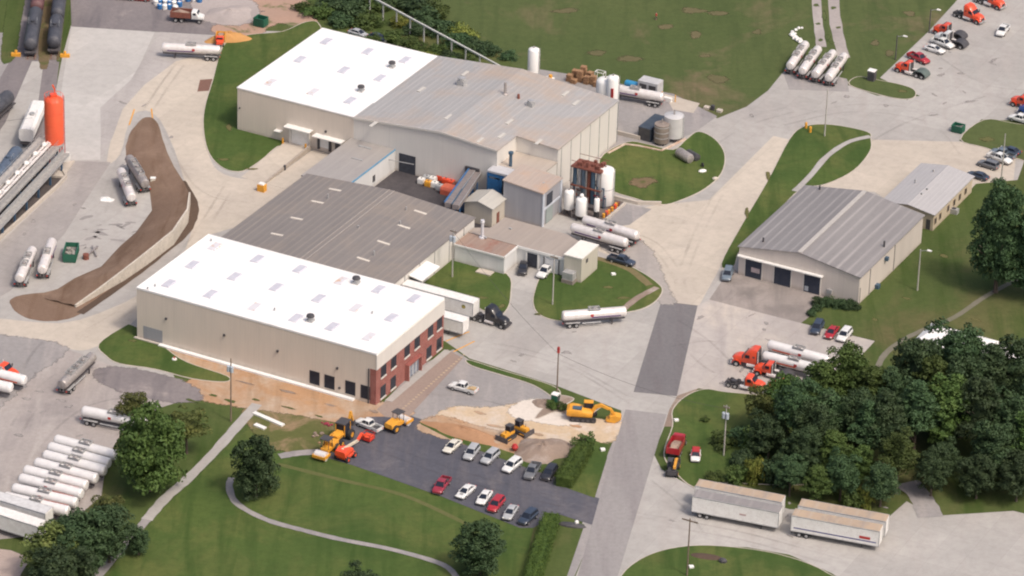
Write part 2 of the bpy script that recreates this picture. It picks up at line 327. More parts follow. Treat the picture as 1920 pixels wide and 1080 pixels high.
def patch(name,px,mat,z,smooth=False,h=None,label=None,cat='ground'):
    PZ[0]+=1; z+=PZ[0]*.0002
    p=smoothpoly(px) if smooth else px
    w_=ccw([tuple(g(x,y)[:2]) for x,y in p])
    if smooth:
        w2=[]
        for i,q in enumerate(w_):
            w2.append((q[0]+random.uniform(-.12,.12),q[1]+random.uniform(-.12,.12)))
        w_=w2
    m=MB().prism(w_,z-(h or .02),z,bot=False); o=m.build(name,mat); tag(o,label,None,None,'structure'); return o
def strip(name,px,width,mat,z,label=None):
    pts=[g(x,y) for x,y in px]; n=len(pts); q=[]
    dense=[]
    for i in range(n-1):
        a,b,c,d=pts[max(i-1,0)],pts[i],pts[i+1],pts[min(i+2,n-1)]
        for j in range(6):
            t=j/6; dense.append(.5*((2*b)+(-a+c)*t+(2*a-5*b+4*c-d)*t*t+(-a+3*b-3*c+d)*t**3))
    dense.append(pts[-1]); Lp=[];Rp=[]
    for i,p in enumerate(dense):
        d=(dense[min(i+1,len(dense)-1)]-dense[max(i-1,0)]).normalized(); nrm=Vector((-d.y,d.x,0)); ww=width/2*random.uniform(.9,1.1)
        Lp.append(tuple((p+nrm*ww)[:2])); Rp.append(tuple((p-nrm*ww)[:2]))
    m=MB()
    for i in range(len(Lp)-1):
        m.add([(*Rp[i],z),(*Rp[i+1],z),(*Lp[i+1],z),(*Lp[i],z)],[(0,1,2,3)])
    o=m.build(name,mat); return tag(o,label,None,None,'structure')

# ================================================================ GROUND
base=MB(); S=3500; base.add([(-S,-700,0),(S,-700,0),(S,2*S,0),(-S,2*S,0)],[(0,1,2,3)])
tag(base.build('ground',GRASS),'rough green grass ground around the whole works',None,None,'structure')
patch('field',[(430,-120),(700,-60),(960,120),(1010,150),(1310,215),(1345,220),(1400,200),(1465,150),(1600,165),(1690,190),(1780,60),(1990,-160),(1500,-400),(600,-300)],FIELD,.006)
patch('lawn',[(170,1120),(300,960),(480,790),(520,800),(600,845),(700,880),(1000,990),(1120,980),(1165,800),(1180,830),(1120,1120)],LAWN,.006)
# paved yards
patch('yard_pavement',[(133,48),(640,62),(640,460),(300,640),(330,715),(222,690),(120,660),(30,634),(-80,620),(-80,300),(80,300),(116,110)],CONC,.02)
patch('fresh_pavement',[(134,50),(290,60),(240,170),(190,200),(188,300),(122,300),(112,190)],CONCL,.028)
patch('access_road',[(400,80),(432,66),(400,170),(385,250),(400,310),(450,335),(530,330),(640,300),(560,420),(395,440),(255,600),(180,650),(130,655),(30,630),(-80,640),(-80,590),(22,600),(150,600),(310,520),(362,420),(350,350),(300,225),(250,215),(225,290),(200,300),(235,190),(330,110)],CONCW,.028,True)
patch('central_pavement',[(640,280),(1010,140),(1260,178),(1345,222),(1400,200),(1440,170),(1466,138),(1480,128),(1590,152),(1590,160),(1660,185),(1725,180),(1650,146),(1740,60),(1850,-60),(2050,-160),(2050,225),(1990,240),(1905,226),(1840,224),(1798,264),(1905,290),(1925,290),(1905,345),(1830,345),(1700,400),(1610,600),(1640,640),(1612,670),(1500,780),(1440,746),(1310,728),(1268,745),(1225,850),(1240,880),(1300,915),(1320,905),(1480,955),(1500,955),(1660,975),(1700,940),(1745,965),(1900,950),(2050,970),(2050,1130),(1640,1130),(1560,1075),(1480,1040),(1400,1026),(1310,1023),(1240,1033),(1190,1057),(1140,1130),(1060,1130),(1150,900),(1165,770),(1040,722),(880,672),(835,640),(700,600),(640,460)],CONC,.02)
patch('back_yard',[(1000,128),(1060,138),(1262,176),(1345,218),(1300,250),(1200,290),(1130,300),(1100,240),(960,150)],ASPHO,.028)
patch('concrete_slab',[(1245,176),(1312,194),(1300,212),(1262,206)],CONCW,.036)
patch('truck_stand',[(1468,136),(1482,126),(1530,135),(1588,148),(1592,172),(1480,168)],ASPHO,.028)
patch('east_road',[(1262,215),(1345,222),(1600,178),(1730,182),(1990,140),(1990,225),(1905,226),(1840,222),(1798,262),(1740,280),(1640,262),(1550,228),(1480,240),(1400,236)],ASPHO if False else CONC,.026)
patch('shop_forecourt',[(1150,400),(1230,385),(1330,375),(1450,255),(1480,262),(1352,498),(1310,575),(1240,565),(1238,530),(1170,490),(1120,470)],CONCW,.028)
patch('office_parking',[(1632,262),(1800,266),(1905,290),(1900,345),(1700,400),(1640,360),(1500,356),(1600,322)],CONCW,.028)
patch('garage_apron',[(1372,500),(1388,514),(1545,556),(1530,585),(1502,606),(1330,562)],APRON,.028)
patch('garage_yard',[(1330,562),(1502,606),(1640,640),(1612,670),(1500,780),(1440,746),(1310,728),(1270,742),(1308,573)],ground_mat('yard_concrete',(.44,.405,.38),(.38,.35,.33),patch=(.50,.445,.39),patch_amt=(.5,.72),streak=(.34,.31,.3),joint=5.5,tone=.08,fine=.5),.03)
patch('dark_patch',[(1150,378),(1222,392),(1180,422),(1150,425),(1128,408)],ASPHO,.036)
# asphalt road
patch('asphalt_road',[(1240,565),(1308,573),(1269,743),(1188,735)],ASPH,.036)
patch('lower_road',[(1173,768),(1250,777),(1157,1085),(1130,1180),(1035,1180),(1083,1080),(1128,920)],ground_mat('worn_asphalt',(.262,.25,.248),(.30,.283,.278),patch=(.36,.33,.315),patch_amt=(.52,.8),streak=(.225,.205,.21),fine=1.2),.036)
patch('road_verge',[(1195,770),(1150,860),(1128,925),(1112,975),(1095,1040),(1075,1085),(1060,1085),(1090,985),(1110,935),(1140,850),(1165,790)],ASPHO,.03)
patch('lime_road_edge',[(1270,742),(1310,728),(1285,748),(1262,800),(1245,800),(1255,768)],RUBB,.03)
# south lots
patch('upper_lot',[(700,775),(780,690),(850,655),(885,678),(1040,735),(1040,745),(1000,790),(880,800),(780,788),(720,800)],ASPHO,.03)
soft_patch('sand_fill',[(822,782),(860,766),(930,768),(985,756),(1030,756),(1060,784),(1150,792),(1158,802),(1140,826),(1100,826),(1060,838),(1005,828),(930,812),(850,798)],SAND,.034)
soft_patch('limestone_patch',[(965,764),(1000,752),(1035,762),(1085,788),(1055,794),(1005,788),(965,778)],ground_mat('limestone',(.64,.585,.525),(.57,.515,.455),fine=1.2),.038)
patch('parking_lot',[(590,852),(640,800),(690,782),(770,780),(860,808),(1050,880),(1062,915),(1125,935),(1112,985),(1050,965),(1010,990),(975,990),(830,932),(660,872)],LOT,.034)
patch('paving',[(706,768),(838,655),(868,672),(762,786),(722,782)],BRPAV,.036)
# dirt strips along the big building
soft_patch('dirt_strip',[(300,640),(330,645),(430,680),(640,745),(705,757),(770,765),(740,790),(650,790),(560,775),(470,762),(372,745),(350,720),(400,700),(330,690)],CLAY,.03)
soft_patch('bare_earth',[(470,762),(600,775),(640,800),(600,840),(520,840),(478,800)],ground_mat('earthy_grass',(.085,.105,.03),(.13,.12,.05),patch=(.27,.19,.115),patch_amt=(.5,.65),fine=1.,pscale=.12),.026)
soft_patch('clay_bank',[(795,792),(830,784),(900,805),(960,818),(1000,835),(985,850),(900,836),(800,808)],CLAY,.05)
patch('gravel_yard',[(-80,622),(30,632),(130,656),(222,690),(330,712),(372,742),(300,765),(235,800),(200,860),(190,930),(150,965),(60,1005),(-80,1020)],GRAV,.03)
soft_patch('dark_gravel',[(225,692),(330,714),(372,742),(350,752),(270,742),(215,725),(180,700)],DGRAV,.036)
soft_patch('dark_gravel',[(-80,640),(30,636),(120,655),(60,700),(20,740),(-80,800)],DGRAV if False else ASPHO,.034)
patch('gravel_corner',[(-80,1020),(20,1032),(58,1047),(40,1075),(20,1130),(-80,1130)],ground_mat('pink_gravel',(.42,.34,.30),(.34,.28,.25),fine=1.2),.03)
# north west yard
patch('asphalt_yard',[(128,-160),(560,-160),(540,10),(500,50),(425,68),(134,50)],DGRAV,.02)
soft_patch('clay_patch',[(430,-120),(560,-120),(560,-10),(590,20),(575,55),(520,40),(470,68),(420,66),(405,50),(470,30),(500,20),(455,5)],ground_mat('pink_clay',(.42,.27,.20),(.34,.24,.19),patch=(.10,.13,.05),patch_amt=(.55,.65),fine=1.2,pscale=.12),.026)
soft_patch('gravel_heap_ground',[(370,0),(460,0),(480,25),(450,45),(395,40),(375,25)],ground_mat('crushed_stone',(.42,.37,.35),(.30,.27,.26),fine=1.5),.03)
patch('rail_bed',[(20,-160),(128,-160),(128,50),(112,110),(100,210),(88,300),(-80,360),(-80,240),(20,110)],DGRAV,.012)
patch('rail_slab',[(60,115),(82,115),(70,205),(50,300),(-60,470),(-60,330),(10,230)],CONC,.024)
patch('slab_strip',[(-60,60),(28,62),(20,112),(-60,250)],ASPHO,.02)
patch('worn_yard',[(128,302),(208,304),(150,392),(120,440),(20,545),(-80,600),(-80,520),(0,458),(112,350),(126,330)],ground_mat('yard_worn',(.34,.315,.30),(.30,.28,.27),patch=(.39,.365,.345),patch_amt=(.5,.7),streak=(.27,.25,.245),joint=5.5,tone=.05,fine=.6),.028)
patch('pavement_panel',[(188,202),(245,150),(300,60),(432,68),(405,95),(330,115),(270,160),(230,205),(212,255),(190,300)],ground_mat('grey_panel',(.405,.38,.365),(.36,.34,.33),patch=(.45,.42,.39),patch_amt=(.5,.72),streak=(.32,.30,.29),joint=5.5,tone=.05,fine=.6),.03)
soft_patch('tyre_worn_lane',[(1150,430),(1215,470),(1245,540),(1260,565),(1238,562),(1200,500),(1130,462)],ground_mat('lane_stain',(.38,.345,.32),(.33,.305,.285),streak=(.27,.25,.24),fine=.7),.034)
# grass islands with concrete kerb
KERB=pm('kerb_concrete',(.50,.44,.38),(.42,.38,.33),sc=.6,rough=.9)
def island(px,mat=LAWN,smooth=True,h=.14,edge=None,name='grass_island',label=None):
    p=smoothpoly(px) if smooth else px
    q=ccw([tuple(g(x,y)[:2]) for x,y in p]); n=len(q)
    out=[]
    for i in range(n):
        a=Vector((*q[i-1],0)); c=Vector((*q[(i+1)%n],0)); d=(c-a).normalized(); out.append((q[i][0]+d.y*.2,q[i][1]-d.x*.2))
    k=MB(); v=[(*a,.0) for a in out]+[(*a,h-.02) for a in out]+[(*a,h-.02) for a in q]
    k.add(v,[(i,(i+1)%n,n+(i+1)%n,n+i) for i in range(n)]+[(n+i,n+(i+1)%n,2*n+(i+1)%n,2*n+i) for i in range(n)])
    tag(k.build('kerb',edge or KERB),'concrete kerb round a planted island',None,None,'structure')
    tag(MB().prism(q,-.1,h,bot=False).build(name,mat),label,None,None,'structure')
island([(428,78),(470,66),(530,60),(575,42),(600,50),(610,120),(560,260),(520,275),(490,300),(455,321),(420,316),(394,290),(383,250),(384,205),(400,150),(412,105)])
island([(1125,300),(1175,268),(1215,272),(1262,282),(1288,262),(1310,248),(1340,262),(1358,290),(1352,325),(1320,355),(1275,376),(1240,384),(1190,372),(1140,352)])
island([(1481,262),(1510,238),(1560,235),(1625,248),(1632,262),(1630,285),(1600,320),(1550,345),(1500,356),(1455,400),(1390,465),(1375,500),(1353,496),(1390,425),(1440,340)])
island([(790,535),(840,488),(880,492),(950,515),(957,550),(950,580),(928,592),(880,568),(830,548)])
island([(1020,512),(1060,500),(1100,490),(1122,488),(1160,492),(1200,510),(1230,530),(1241,546),(1225,568),(1190,583),(1120,592),(1055,602),(1015,592),(1001,572),(1004,545)])
island([(186,646),(232,614),(250,612),(300,640),(312,655),(350,680),(425,706),(420,716),(360,710),(290,692),(225,682),(200,668)],h=.12)
island([(1594,160),(1608,145),(1640,150),(1690,160),(1714,170),(1713,183),(1690,186),(1650,178)],FIELD)
island([(1802,262),(1845,226),(1905,233),(2040,255),(2040,330),(1915,300),(1850,278)],FIELD)
island([(878,676),(940,695),(1035,724),(1050,742),(1042,748),(1000,722),(930,700),(885,686)],h=.12)
island([(1004,785),(1035,750),(1048,742),(1075,748),(1060,760),(1060,776),(1040,772)],RUBB,h=.12,name='rubble_island')
island([(1262,800),(1262,770),(1285,745),(1320,731),(1360,736),(1445,748),(1520,790),(1560,900),(1340,905),(1300,913),(1262,880),(1246,850)],h=.12)
island([(1160,1090),(1190,1057),(1240,1034),(1310,1024),(1400,1030),(1480,1046),(1555,1078),(1640,1150),(1130,1160)],h=.14)
patch('garage_lawn',[(1545,556),(1605,572),(1728,460),(1750,432),(1830,345),(1990,330),(1990,980),(1900,958),(1745,968),(1700,915),(1520,800),(1612,672),(1642,640),(1502,606),(1530,585)],GRASS,.045)
patch('lot_grass',[(1100,820),(1140,836),(1138,860),(1115,934),(1064,916),(1062,850)],LAWN,.05)
patch('lot_verge',[(790,792),(830,806),(930,840),(1050,880),(1056,890),(1040,894),(900,846),(800,802)],LAWN,.06,True)
patch('south_verge',[(1040,965),(1096,984),(1060,1090),(1020,1180),(960,1180),(1000,990)],GRASS,.03)
# footpaths
strip('footpath',[(482,758),(440,805),(400,850),(350,900),(310,935),(275,975)],2.0,CONC,.075)
strip('footpath',[(275,975),(240,1015),(205,1055),(150,1120)],1.7,ASPHO,.07)
strip('footpath',[(434,896),(430,915),(445,945),(500,975),(570,995),(640,1012),(740,1032),(832,1060),(860,1090)],1.25,ASPHO,.07)
strip('footpath',[(524,856),(560,850),(608,847)],1.9,ASPHO,.07)
strip('footpath',[(1632,257),(1590,268),(1550,295),(1520,330),(1490,360)],1.3,CONC,.19)
strip('footpath',[(1990,505),(1920,520),(1850,555),(1790,595),(1730,620),(1690,640),(1655,670),(1640,710)],1.2,ground_mat('overgrown_path',(.20,.185,.15),(.14,.14,.09),fine=1.),.08)
strip('footpath',[(1700,905),(1725,930),(1745,970)],4.5,ASPHO,.07)
strip('drainage_ditch',[(1170,580),(1195,560),(1232,540)],1.4,RUBB,.16)
strip('bank_path',[(1218,536),(1180,506),(1130,488),(1115,486)],1.6,ground_mat('worn_grass',(.15,.13,.06),(.2,.16,.09),fine=1.),.155)
strip('gravel_track',[(1528,-80),(1532,20),(1540,88)],2.1,GRAV,.03)
strip('gravel_track',[(1562,-80),(1565,30),(1582,108)],2.6,GRAV,.03)
strip('mown_track',[(520,870),(640,900),(760,930),(880,985)],1.0,ground_mat('dry_grass',(.095,.112,.036),(.13,.125,.055),fine=1.),.02)
patch('drain_cover',[(375,150),(400,148),(396,170),(370,172)],pm('rusty_plate',(.19,.10,.075),(.15,.08,.06),sc=3,rough=.9),.045)
# painted dotted line on the brick walk, yellow bay lines
m=MB()
for i in range(26):
    t=i/25; p=g(752+t*118,770-t*104); m.add([p+Vector((a,b,.07)) for a,b in((-.22,-.2),(.22,-.2),(.22,.2),(-.22,.2))],[(0,1,2,3)])
tag(m.build('paving_studs',pm('tactile_stud',(.42,.33,.23),(.36,.28,.2),rough=.9)),'tan dotted line in the brick walk',None,None,'structure')
m=MB()
for a,b in(((252,205),(242,235)),((284,204),(286,222)),((836,640),(880,622)),((850,660),(890,640))):
    a=g(*a);b=g(*b);d=(b-a).normalized(); nn=Vector((-d.y,d.x,0))*.14
    m.add([a-nn+Vector((0,0,.045)),b-nn+Vector((0,0,.045)),b+nn+Vector((0,0,.045)),a+nn+Vector((0,0,.045))],[(0,1,2,3)])
tag(m.build('yellow_lines',YEL),'faded yellow painted lines on the concrete',None,None,'structure')
# oil stains on the yard
random.seed(5)
STAIN=ground_mat('oil_stain',(.24,.225,.22),(.30,.28,.27),fine=1.5)
for i in range(26):
    x=random.uniform(155,262); y=random.uniform(395,470)
    if y>470-(x-150)*.2: continue
    n=9; cx,cy=g(x,y)[:2]; r0=random.uniform(.3,1.1); el=random.uniform(0,3.1)
    p=[]
    for k in range(n):
        t=2*math.pi*k/n; r=r0*random.uniform(.5,1.2); a=math.cos(t)*r*1.7; b=math.sin(t)*r*.6
        p.append((cx+a*math.cos(el)-b*math.sin(el),cy+a*math.sin(el)+b*math.cos(el)))
    o=MB().prism(ccw(p),0,.032,bot=False).build('oil_stain',STAIN); tag(o,'dark oil stain on the yard concrete',None,None,'structure')
# mulch bank with a raised bed and retaining wall
patch('mulch_bed',[(268,222),(292,226),(306,262),(322,305),(345,345),(364,372),(369,400),(352,438),(300,484),(228,538),(160,585),(118,600),(75,602),(40,592),(20,572),(30,556),(100,545),(150,520),(195,500),(230,460),(265,430),(285,400),(282,360),(258,318),(236,292),(242,255)],MUD,.05,True)
strip('mud_strip',[(340,340),(361,375),(364,400),(350,434),(310,470),(230,532),(150,588)],1.7,MULCHD,.062)
top=[((290,232),0),((306,270),.6),((326,312),1.2),((345,342),1.8),((354,362),2.4),((350,393),2.9),((323,433),3.),((275,472),2.7),((230,507),2.2),((185,541),1.2),((140,573),.4)]
low=[((262,228),0),((245,262),0),((240,292),0),((262,320),0),((280,350),0),((285,395),0),((255,436),0),((225,462),0),((190,500),0),((140,522),0),((80,560),0)]
m=MB(); rs=[]
for (a,h),(b,_) in zip(top,low):
    A=g(*a,h); B=g(*b); row=[]
    for j in range(9):
        t=j/8; p=B.lerp(A,t); p.z=.06+h*(t**.75)+random.uniform(-.16,.16)*(1 if 0<j<8 else 0)
        if j==8: p.z=h+.02
        row.append(p)
    rs.append(row)
m.rings(rs,cap=False,close=False); tag(m.build('mulch_bank',MUD,None,True),'brown mulch bank rising to the wall',None,None,'structure')
wl=thing('retaining_wall','curved concrete retaining wall along the brown mulch bank','wall',g(323,433,0))
m=MB(); cap=MB(); T=[]
dens=[]
for i in range(4,len(top)-1):
    (a,h),(b,h2)=top[i],top[i+1]
    for j in range(4):
        t=j/4; hh=h+(h2-h)*t; dens.append(g(a[0]+(b[0]-a[0])*t,a[1]+(b[1]-a[1])*t,hh))
dens.append(g(*top[-1][0],top[-1][1]))
o0=g(323,433,0)
for k in range(len(dens)-1):
    a,b=dens[k]-o0,dens[k+1]-o0; d=(b-a); d.z=0; d.normalize(); nn=Vector((-d.y,d.x,0))*.16
    if nn.dot(Vector((1,-.8,0)))<0: nn=-nn
    q=[]
    for p in (a,b):
        q.append([Vector((*(p)[:2],0)),Vector((*(p+nn*2)[:2],0)),Vector((*(p+nn*2)[:2],p.z+.2)),Vector((*(p)[:2],p.z+.2))])
    m.rings(q,cap=True)
m.build('wall_panel',pm('wall_concrete',(.56,.51,.44),(.46,.42,.36),sc=.5,rough=.9,dirt=(.2,.17,.13)),wl)

random.seed(31)
FB=ground_mat('field_bare',(.135,.115,.062),(.105,.102,.048),fine=1.)
FG=ground_mat('field_lush',(.052,.086,.020),(.066,.098,.026),fine=1.)
def blob(cx,cy,rx,ry,mat,z,name,wd,ro=0.,cen=1.5):
    p=[]
    for k in range(9):
        a=2*math.pi*k/9; r=random.uniform(.65,1.2); x=rx*r*math.cos(a); y=ry*r*math.sin(a); p.append((cx+x*math.cos(ro)-y*math.sin(ro),cy+x*math.sin(ro)+y*math.cos(ro)))
    PZ[0]+=1; z+=PZ[0]*.0002; q=[g(*a) for a in p]; c=g(cx,cy); n=len(q); q=[(a.x,a.y) for a in q]; q=smoothpoly(ccw(q),2); n=len(q)
    me=bpy.data.meshes.new(name); me.from_pydata([(c.x,c.y,z)]+[(*a,z) for a in q],[],[(0,1+k,1+(k+1)%n) for k in range(n)]); me.materials.append(soften(mat))
    a=me.attributes.new('edge','FLOAT','POINT'); a.data.foreach_set('value',[cen]+[-.35]*n); me.update(); o=bpy.data.objects.new(name,me); COL.objects.link(o); tag(o,None,None,None,'structure')
for x,y,a,b in ((1305,65,26,8),(1300,20,40,7),(1345,25,30,6),(1345,148,34,8),(1180,110,40,7),(1120,100,30,5),(1060,20,50,5),(1250,50,24,5),(1705,25,20,6),(1640,80,14,6),(1670,100,16,6),(1320,105,20,4),(1420,60,16,5)): blob(x,y,a,b*1.7,FB,.008,'field_wear',5.)
GW=ground_mat('lawn_wear',(.135,.118,.05),(.10,.11,.04),fine=1.)
for x,y,a,b in ((1770,480,14,6),(1830,600,20,3),(1700,560,16,4),(1800,640,14,4),(1640,600,10,5)): blob(x,y,a,b,GW,.062,'lawn_wear',1.6,.22)
for x,y,a,b in ((420,300,22,4),(470,318,24,3),(430,240,8,14),(1170,560,26,4),(1140,540,20,4),(940,575,10,7),(1010,590,14,4),(905,560,14,4),(250,640,14,5),(1400,400,6,18),(1440,330,6,16),(1690,172,16,5),(1850,262,30,8)): blob(x,y,a,b,GW,.15,'lawn_wear',1.8)
blob(1205,342,42,20,ground_mat('bare_grass',(.13,.10,.055),(.17,.125,.075),fine=1.,patch=(.08,.095,.03),patch_amt=(.5,.62),pscale=.2),.155,'worn_ground',6.)
# cracked and stained concrete, tyre marks
TM,nt_,b_=_mat('tyre_mark'); b_.inputs['Base Color'].default_value=(.11,.10,.10,1); b_.inputs['Roughness'].default_value=.9
ms_=nt_.nodes.new('ShaderNodeMixShader'); tr_=nt_.nodes.new('ShaderNodeBsdfTransparent'); out_=[n for n in nt_.nodes if n.type=='OUTPUT_MATERIAL'][0]
L(nt_,ramp(nt_,noise(nt_,obj_vec(nt_),.07,4,.6),[(.40,(0,0,0)),(.75,(.2,.2,.2))]),ms_.inputs[0]); L(nt_,tr_.outputs[0],ms_.inputs[1]); L(nt_,b_.outputs[0],ms_.inputs[2]); L(nt_,ms_.outputs[0],out_.inputs['Surface'])
arcs=[[(1160,430),(1230,455),(1275,510),(1290,560)],[(1165,440),(1222,465),(1262,520),(1275,570)],[(880,640),(960,650),(1060,680),(1180,745)],[(890,650),(970,662),(1070,692),(1180,757)],[(1340,360),(1300,440),(1270,520),(1262,570)],[(1355,365),(1315,445),(1285,525),(1276,570)],
[(1470,235),(1600,210),(1740,230),(1800,290)],[(1480,222),(1610,196),(1760,215),(1830,275)],[(20,800),(60,740),(110,700),(180,690)],[(30,830),(75,760),(130,715),(200,700)],[(60,860),(110,800),(170,760),(240,745)],[(80,640),(50,680),(30,740),(0,780)],[(330,120),(280,190),(225,290),(180,400)],[(345,122),(298,190),(240,290),(196,400)],[(1270,600),(1330,640),(1380,690),(1400,715)],[(1270,640),(1310,680),(1340,700)],
[(1170,980),(1260,990),(1400,1015),(1560,1060)],[(1180,960),(1270,975),(1410,1003),(1580,1050)],[(1220,900),(1280,950),(1320,1000)],[(1480,200),(1380,230),(1300,290),(1260,420)],[(1490,210),(1395,240),(1318,300),(1280,420)],[(420,350),(340,470),(240,570),(120,640)],[(432,362),(352,482),(252,580),(130,650)],[(300,230),(350,330),(400,370),(470,380)],[(650,820),(720,850),(860,900),(1050,950)],[(660,810),(730,838),(870,886),(1060,936)],[(1700,60),(1780,120),(1850,160),(1930,170)],[(1850,180),(1700,230),(1600,290),(1540,350)],[(800,740),(880,745),(960,765)],[(1500,620),(1430,650),(1330,640),(1260,650)]]
for a in arcs: strip('tyre_marks',a,.55,TM,.075 if a[0]!=(650,820) else .078)
for i in range(60):
    x,y=random.choice([(random.uniform(960,1180),random.uniform(620,720)),(random.uniform(1290,1500),random.uniform(590,720)),(random.uniform(1250,1700),random.uniform(940,1010)),(random.uniform(1380,1800),random.uniform(180,240)),(random.uniform(150,360),random.uniform(80,280)),(random.uniform(1750,1900),random.uniform(80,200)),(random.uniform(20,160),random.uniform(330,470)),(random.uniform(20,180),random.uniform(700,820))])
    blob(x,y,random.uniform(6,22),random.uniform(2,7),ground_mat('damp_stain',(.27,.25,.24),(.31,.29,.28)),.062,'concrete_stain',1.3,random.uniform(-.6,.6),1.0)

soft_patch('rail_side_grass',[(26,-60),(52,-60),(34,60),(26,108),(4,112),(14,20)],GRASS,.03,.8)
soft_patch('rail_side_grass',[(84,-60),(100,-60),(92,110),(74,112)],ground_mat('bare_grass',(.13,.10,.055)),.03,.6)
soft_patch('rail_side_grass',[(126,-60),(134,-60),(126,48),(114,108),(108,108),(118,30)],GRASS,.034,.6)
for x,y,a,b in ((400,742,16,4),(430,752,20,5),(360,752,20,4),(480,750,18,3),(540,765,24,3),(600,782,16,3)): blob(x,y,a,b,GRASS,.07,'grass_tuft_patch',1.5,.25)
for x,y,a,b in ((540,735,30,4),(620,760,26,3),(460,718,24,3),(700,772,16,4),(380,700,16,3)): blob(x,y,a,b,RUBB,.07,'soil_patch',1.5,.25)
for x,y,a,b in ((860,790,24,5),(930,800,26,4),(900,775,20,4),(1010,815,16,4),(1080,800,18,4)): blob(x,y,a,b,CLAY,.07,'soil_patch',1.5,.2)

for x,y,a,b in ((1530,10,10,5),(1534,45,9,4),(1538,75,8,4),(1563,15,9,5),(1572,52,9,4),(1560,80,8,4),(1545,30,9,14),(1552,70,8,12)): blob(x,y,a,b,FIELD,.036,'grass_over_track',2.)

# ================================================================ BUILDINGS (metres in the works grid: u runs down the long front, v up the side)
def bld(name,label,u0,u1,v0,v1,cat='building',group=None):
    o=thing(name,label,cat,W((u0+u1)/2,(v0+v1)/2),AZ,group); return o,((u0+u1)/2,(v0+v1)/2)
def px_uv(px,z):   # roof feature from its photo place at height z
    return uv(px[0],px[1],z)
def gable(m,u0,u1,v0,v1,z0,h,ur,zr,over=0):
    """walls of a gabled shed, ridge along v"""
    m.add([(u,v,z) for v in (v0,v1) for u,z in ((u0,z0),(u1,z0),(u1,h),(ur,zr),(u0,h))],
      [(0,1,2,3,4),(9,8,7,6,5),(1,6,7,2),(5,0,4,9)])
def gable_roof(m,u0,u1,v0,v1,h,ur,zr,th=.18,o=.25):
    s1=(zr-h)/(ur-u0); s2=(zr-h)/(u1-ur)
    P=[(u0-o,h-s1*o),(ur,zr),(u1+o,h-s2*o)]
    q=[(a,b+.02) for a,b in P]+[(a,b+th) for a,b in P[::-1]]
    n=len(q); v=[(a,v0-o,b) for a,b in q]+[(a,v1+o,b) for a,b in q]
    m.add(v,[(j,(j+1)%n,n+(j+1)%n,n+j) for j in range(n)]+[tuple(range(n-1,-1,-1)),tuple(range(n,2*n))])
SKY=pm('skylight_panel',(.54,.54,.59),(.47,.47,.53),sc=.8,rough=.35)
SKYR=pm('stained_skylight',(.60,.59,.62),(.56,.36,.24),sc=.5,rough=.4,lo=.56,hi=.68)
def skylight(par,off,px,z,zz,sx=1.75,sy=3.1,rot=0.,rusty=False,h=.28,mat=None):
    u,v=px_uv(px,z); f=MB(); a,b=sx/2,sy/2
    f.rings([[(x*a*k+u,y*b*k2+v,zz+t) for x,y in((-1,-1),(1,-1),(1,1),(-1,1))] for k,k2,t in((1,1,-.02),(1,1,h*.4),(.82,.9,h))])
    return f.build('skylight',mat or (SKYR if rusty else SKY),par,False,off)
def fan(par,off,px,z,zz,s=1.):
    u,v=px_uv(px,z); c=MB().box(u-.65*s,u+.65*s,v-.65*s,v+.65*s,zz-.05,zz+.45*s); c.lathe([(.55*s,0),(.6*s,.5*s)],(u,v,zz+.45*s),n=12)
    o=c.build('vent_fan',GALV,par,False,off)
    h=MB().lathe([(.55*s,0),(.85*s,.12*s),(.75*s,.5*s),(.35*s,.7*s)],(u,v,zz+.9*s),n=12).build('fan_hood',DARK,o,True,off)
def pipe(par,off,px,z,zz,h,r=.22,mat=GALV,name='vent_pipe'):
    u,v=px_uv(px,z); m=MB().cyl((u,v,zz-.1),(u,v,zz+h),r,n=10); m.cyl((u,v,zz+h-.02),(u,v,zz+h+.25),r*1.6,r*1.2,n=10); return m.build(name,mat,par,True,off)
def onV(px,v0):
    lo,hi=-8.,30.
    for _ in range(40):
        mm=(lo+hi)/2
        if uv(px[0],px[1],mm)[1]>v0: lo=mm
        else: hi=mm
    return uv(px[0],px[1],mm)[0],mm
def onU(px,u0):
    lo,hi=-8.,30.
    for _ in range(40):
        mm=(lo+hi)/2
        if uv(px[0],px[1],mm)[0]<u0: lo=mm
        else: hi=mm
    return uv(px[0],px[1],mm)[1],mm
def window_v(par,off,u,z,w_,h_,v0,name='window',frame=WHITE,glass=GLASS,sill=None):   # on a wall of constant v facing -v
    f=MB(); t=.10
    f.box(u-w_/2-t,u+w_/2+t,v0-.07,v0-.003,z-h_/2-t,z-h_/2); f.box(u-w_/2-t,u+w_/2+t,v0-.07,v0-.003,z+h_/2,z+h_/2+t)
    f.box(u-w_/2-t,u-w_/2,v0-.07,v0-.003,z-h_/2,z+h_/2); f.box(u+w_/2,u+w_/2+t,v0-.07,v0-.003,z-h_/2,z+h_/2)
    o=f.build(name,frame,par,False,off)
    MB().box(u-w_/2,u+w_/2,v0-.04,v0-.004,z-h_/2,z+h_/2).build('pane',glass,o,False,off)
    return o
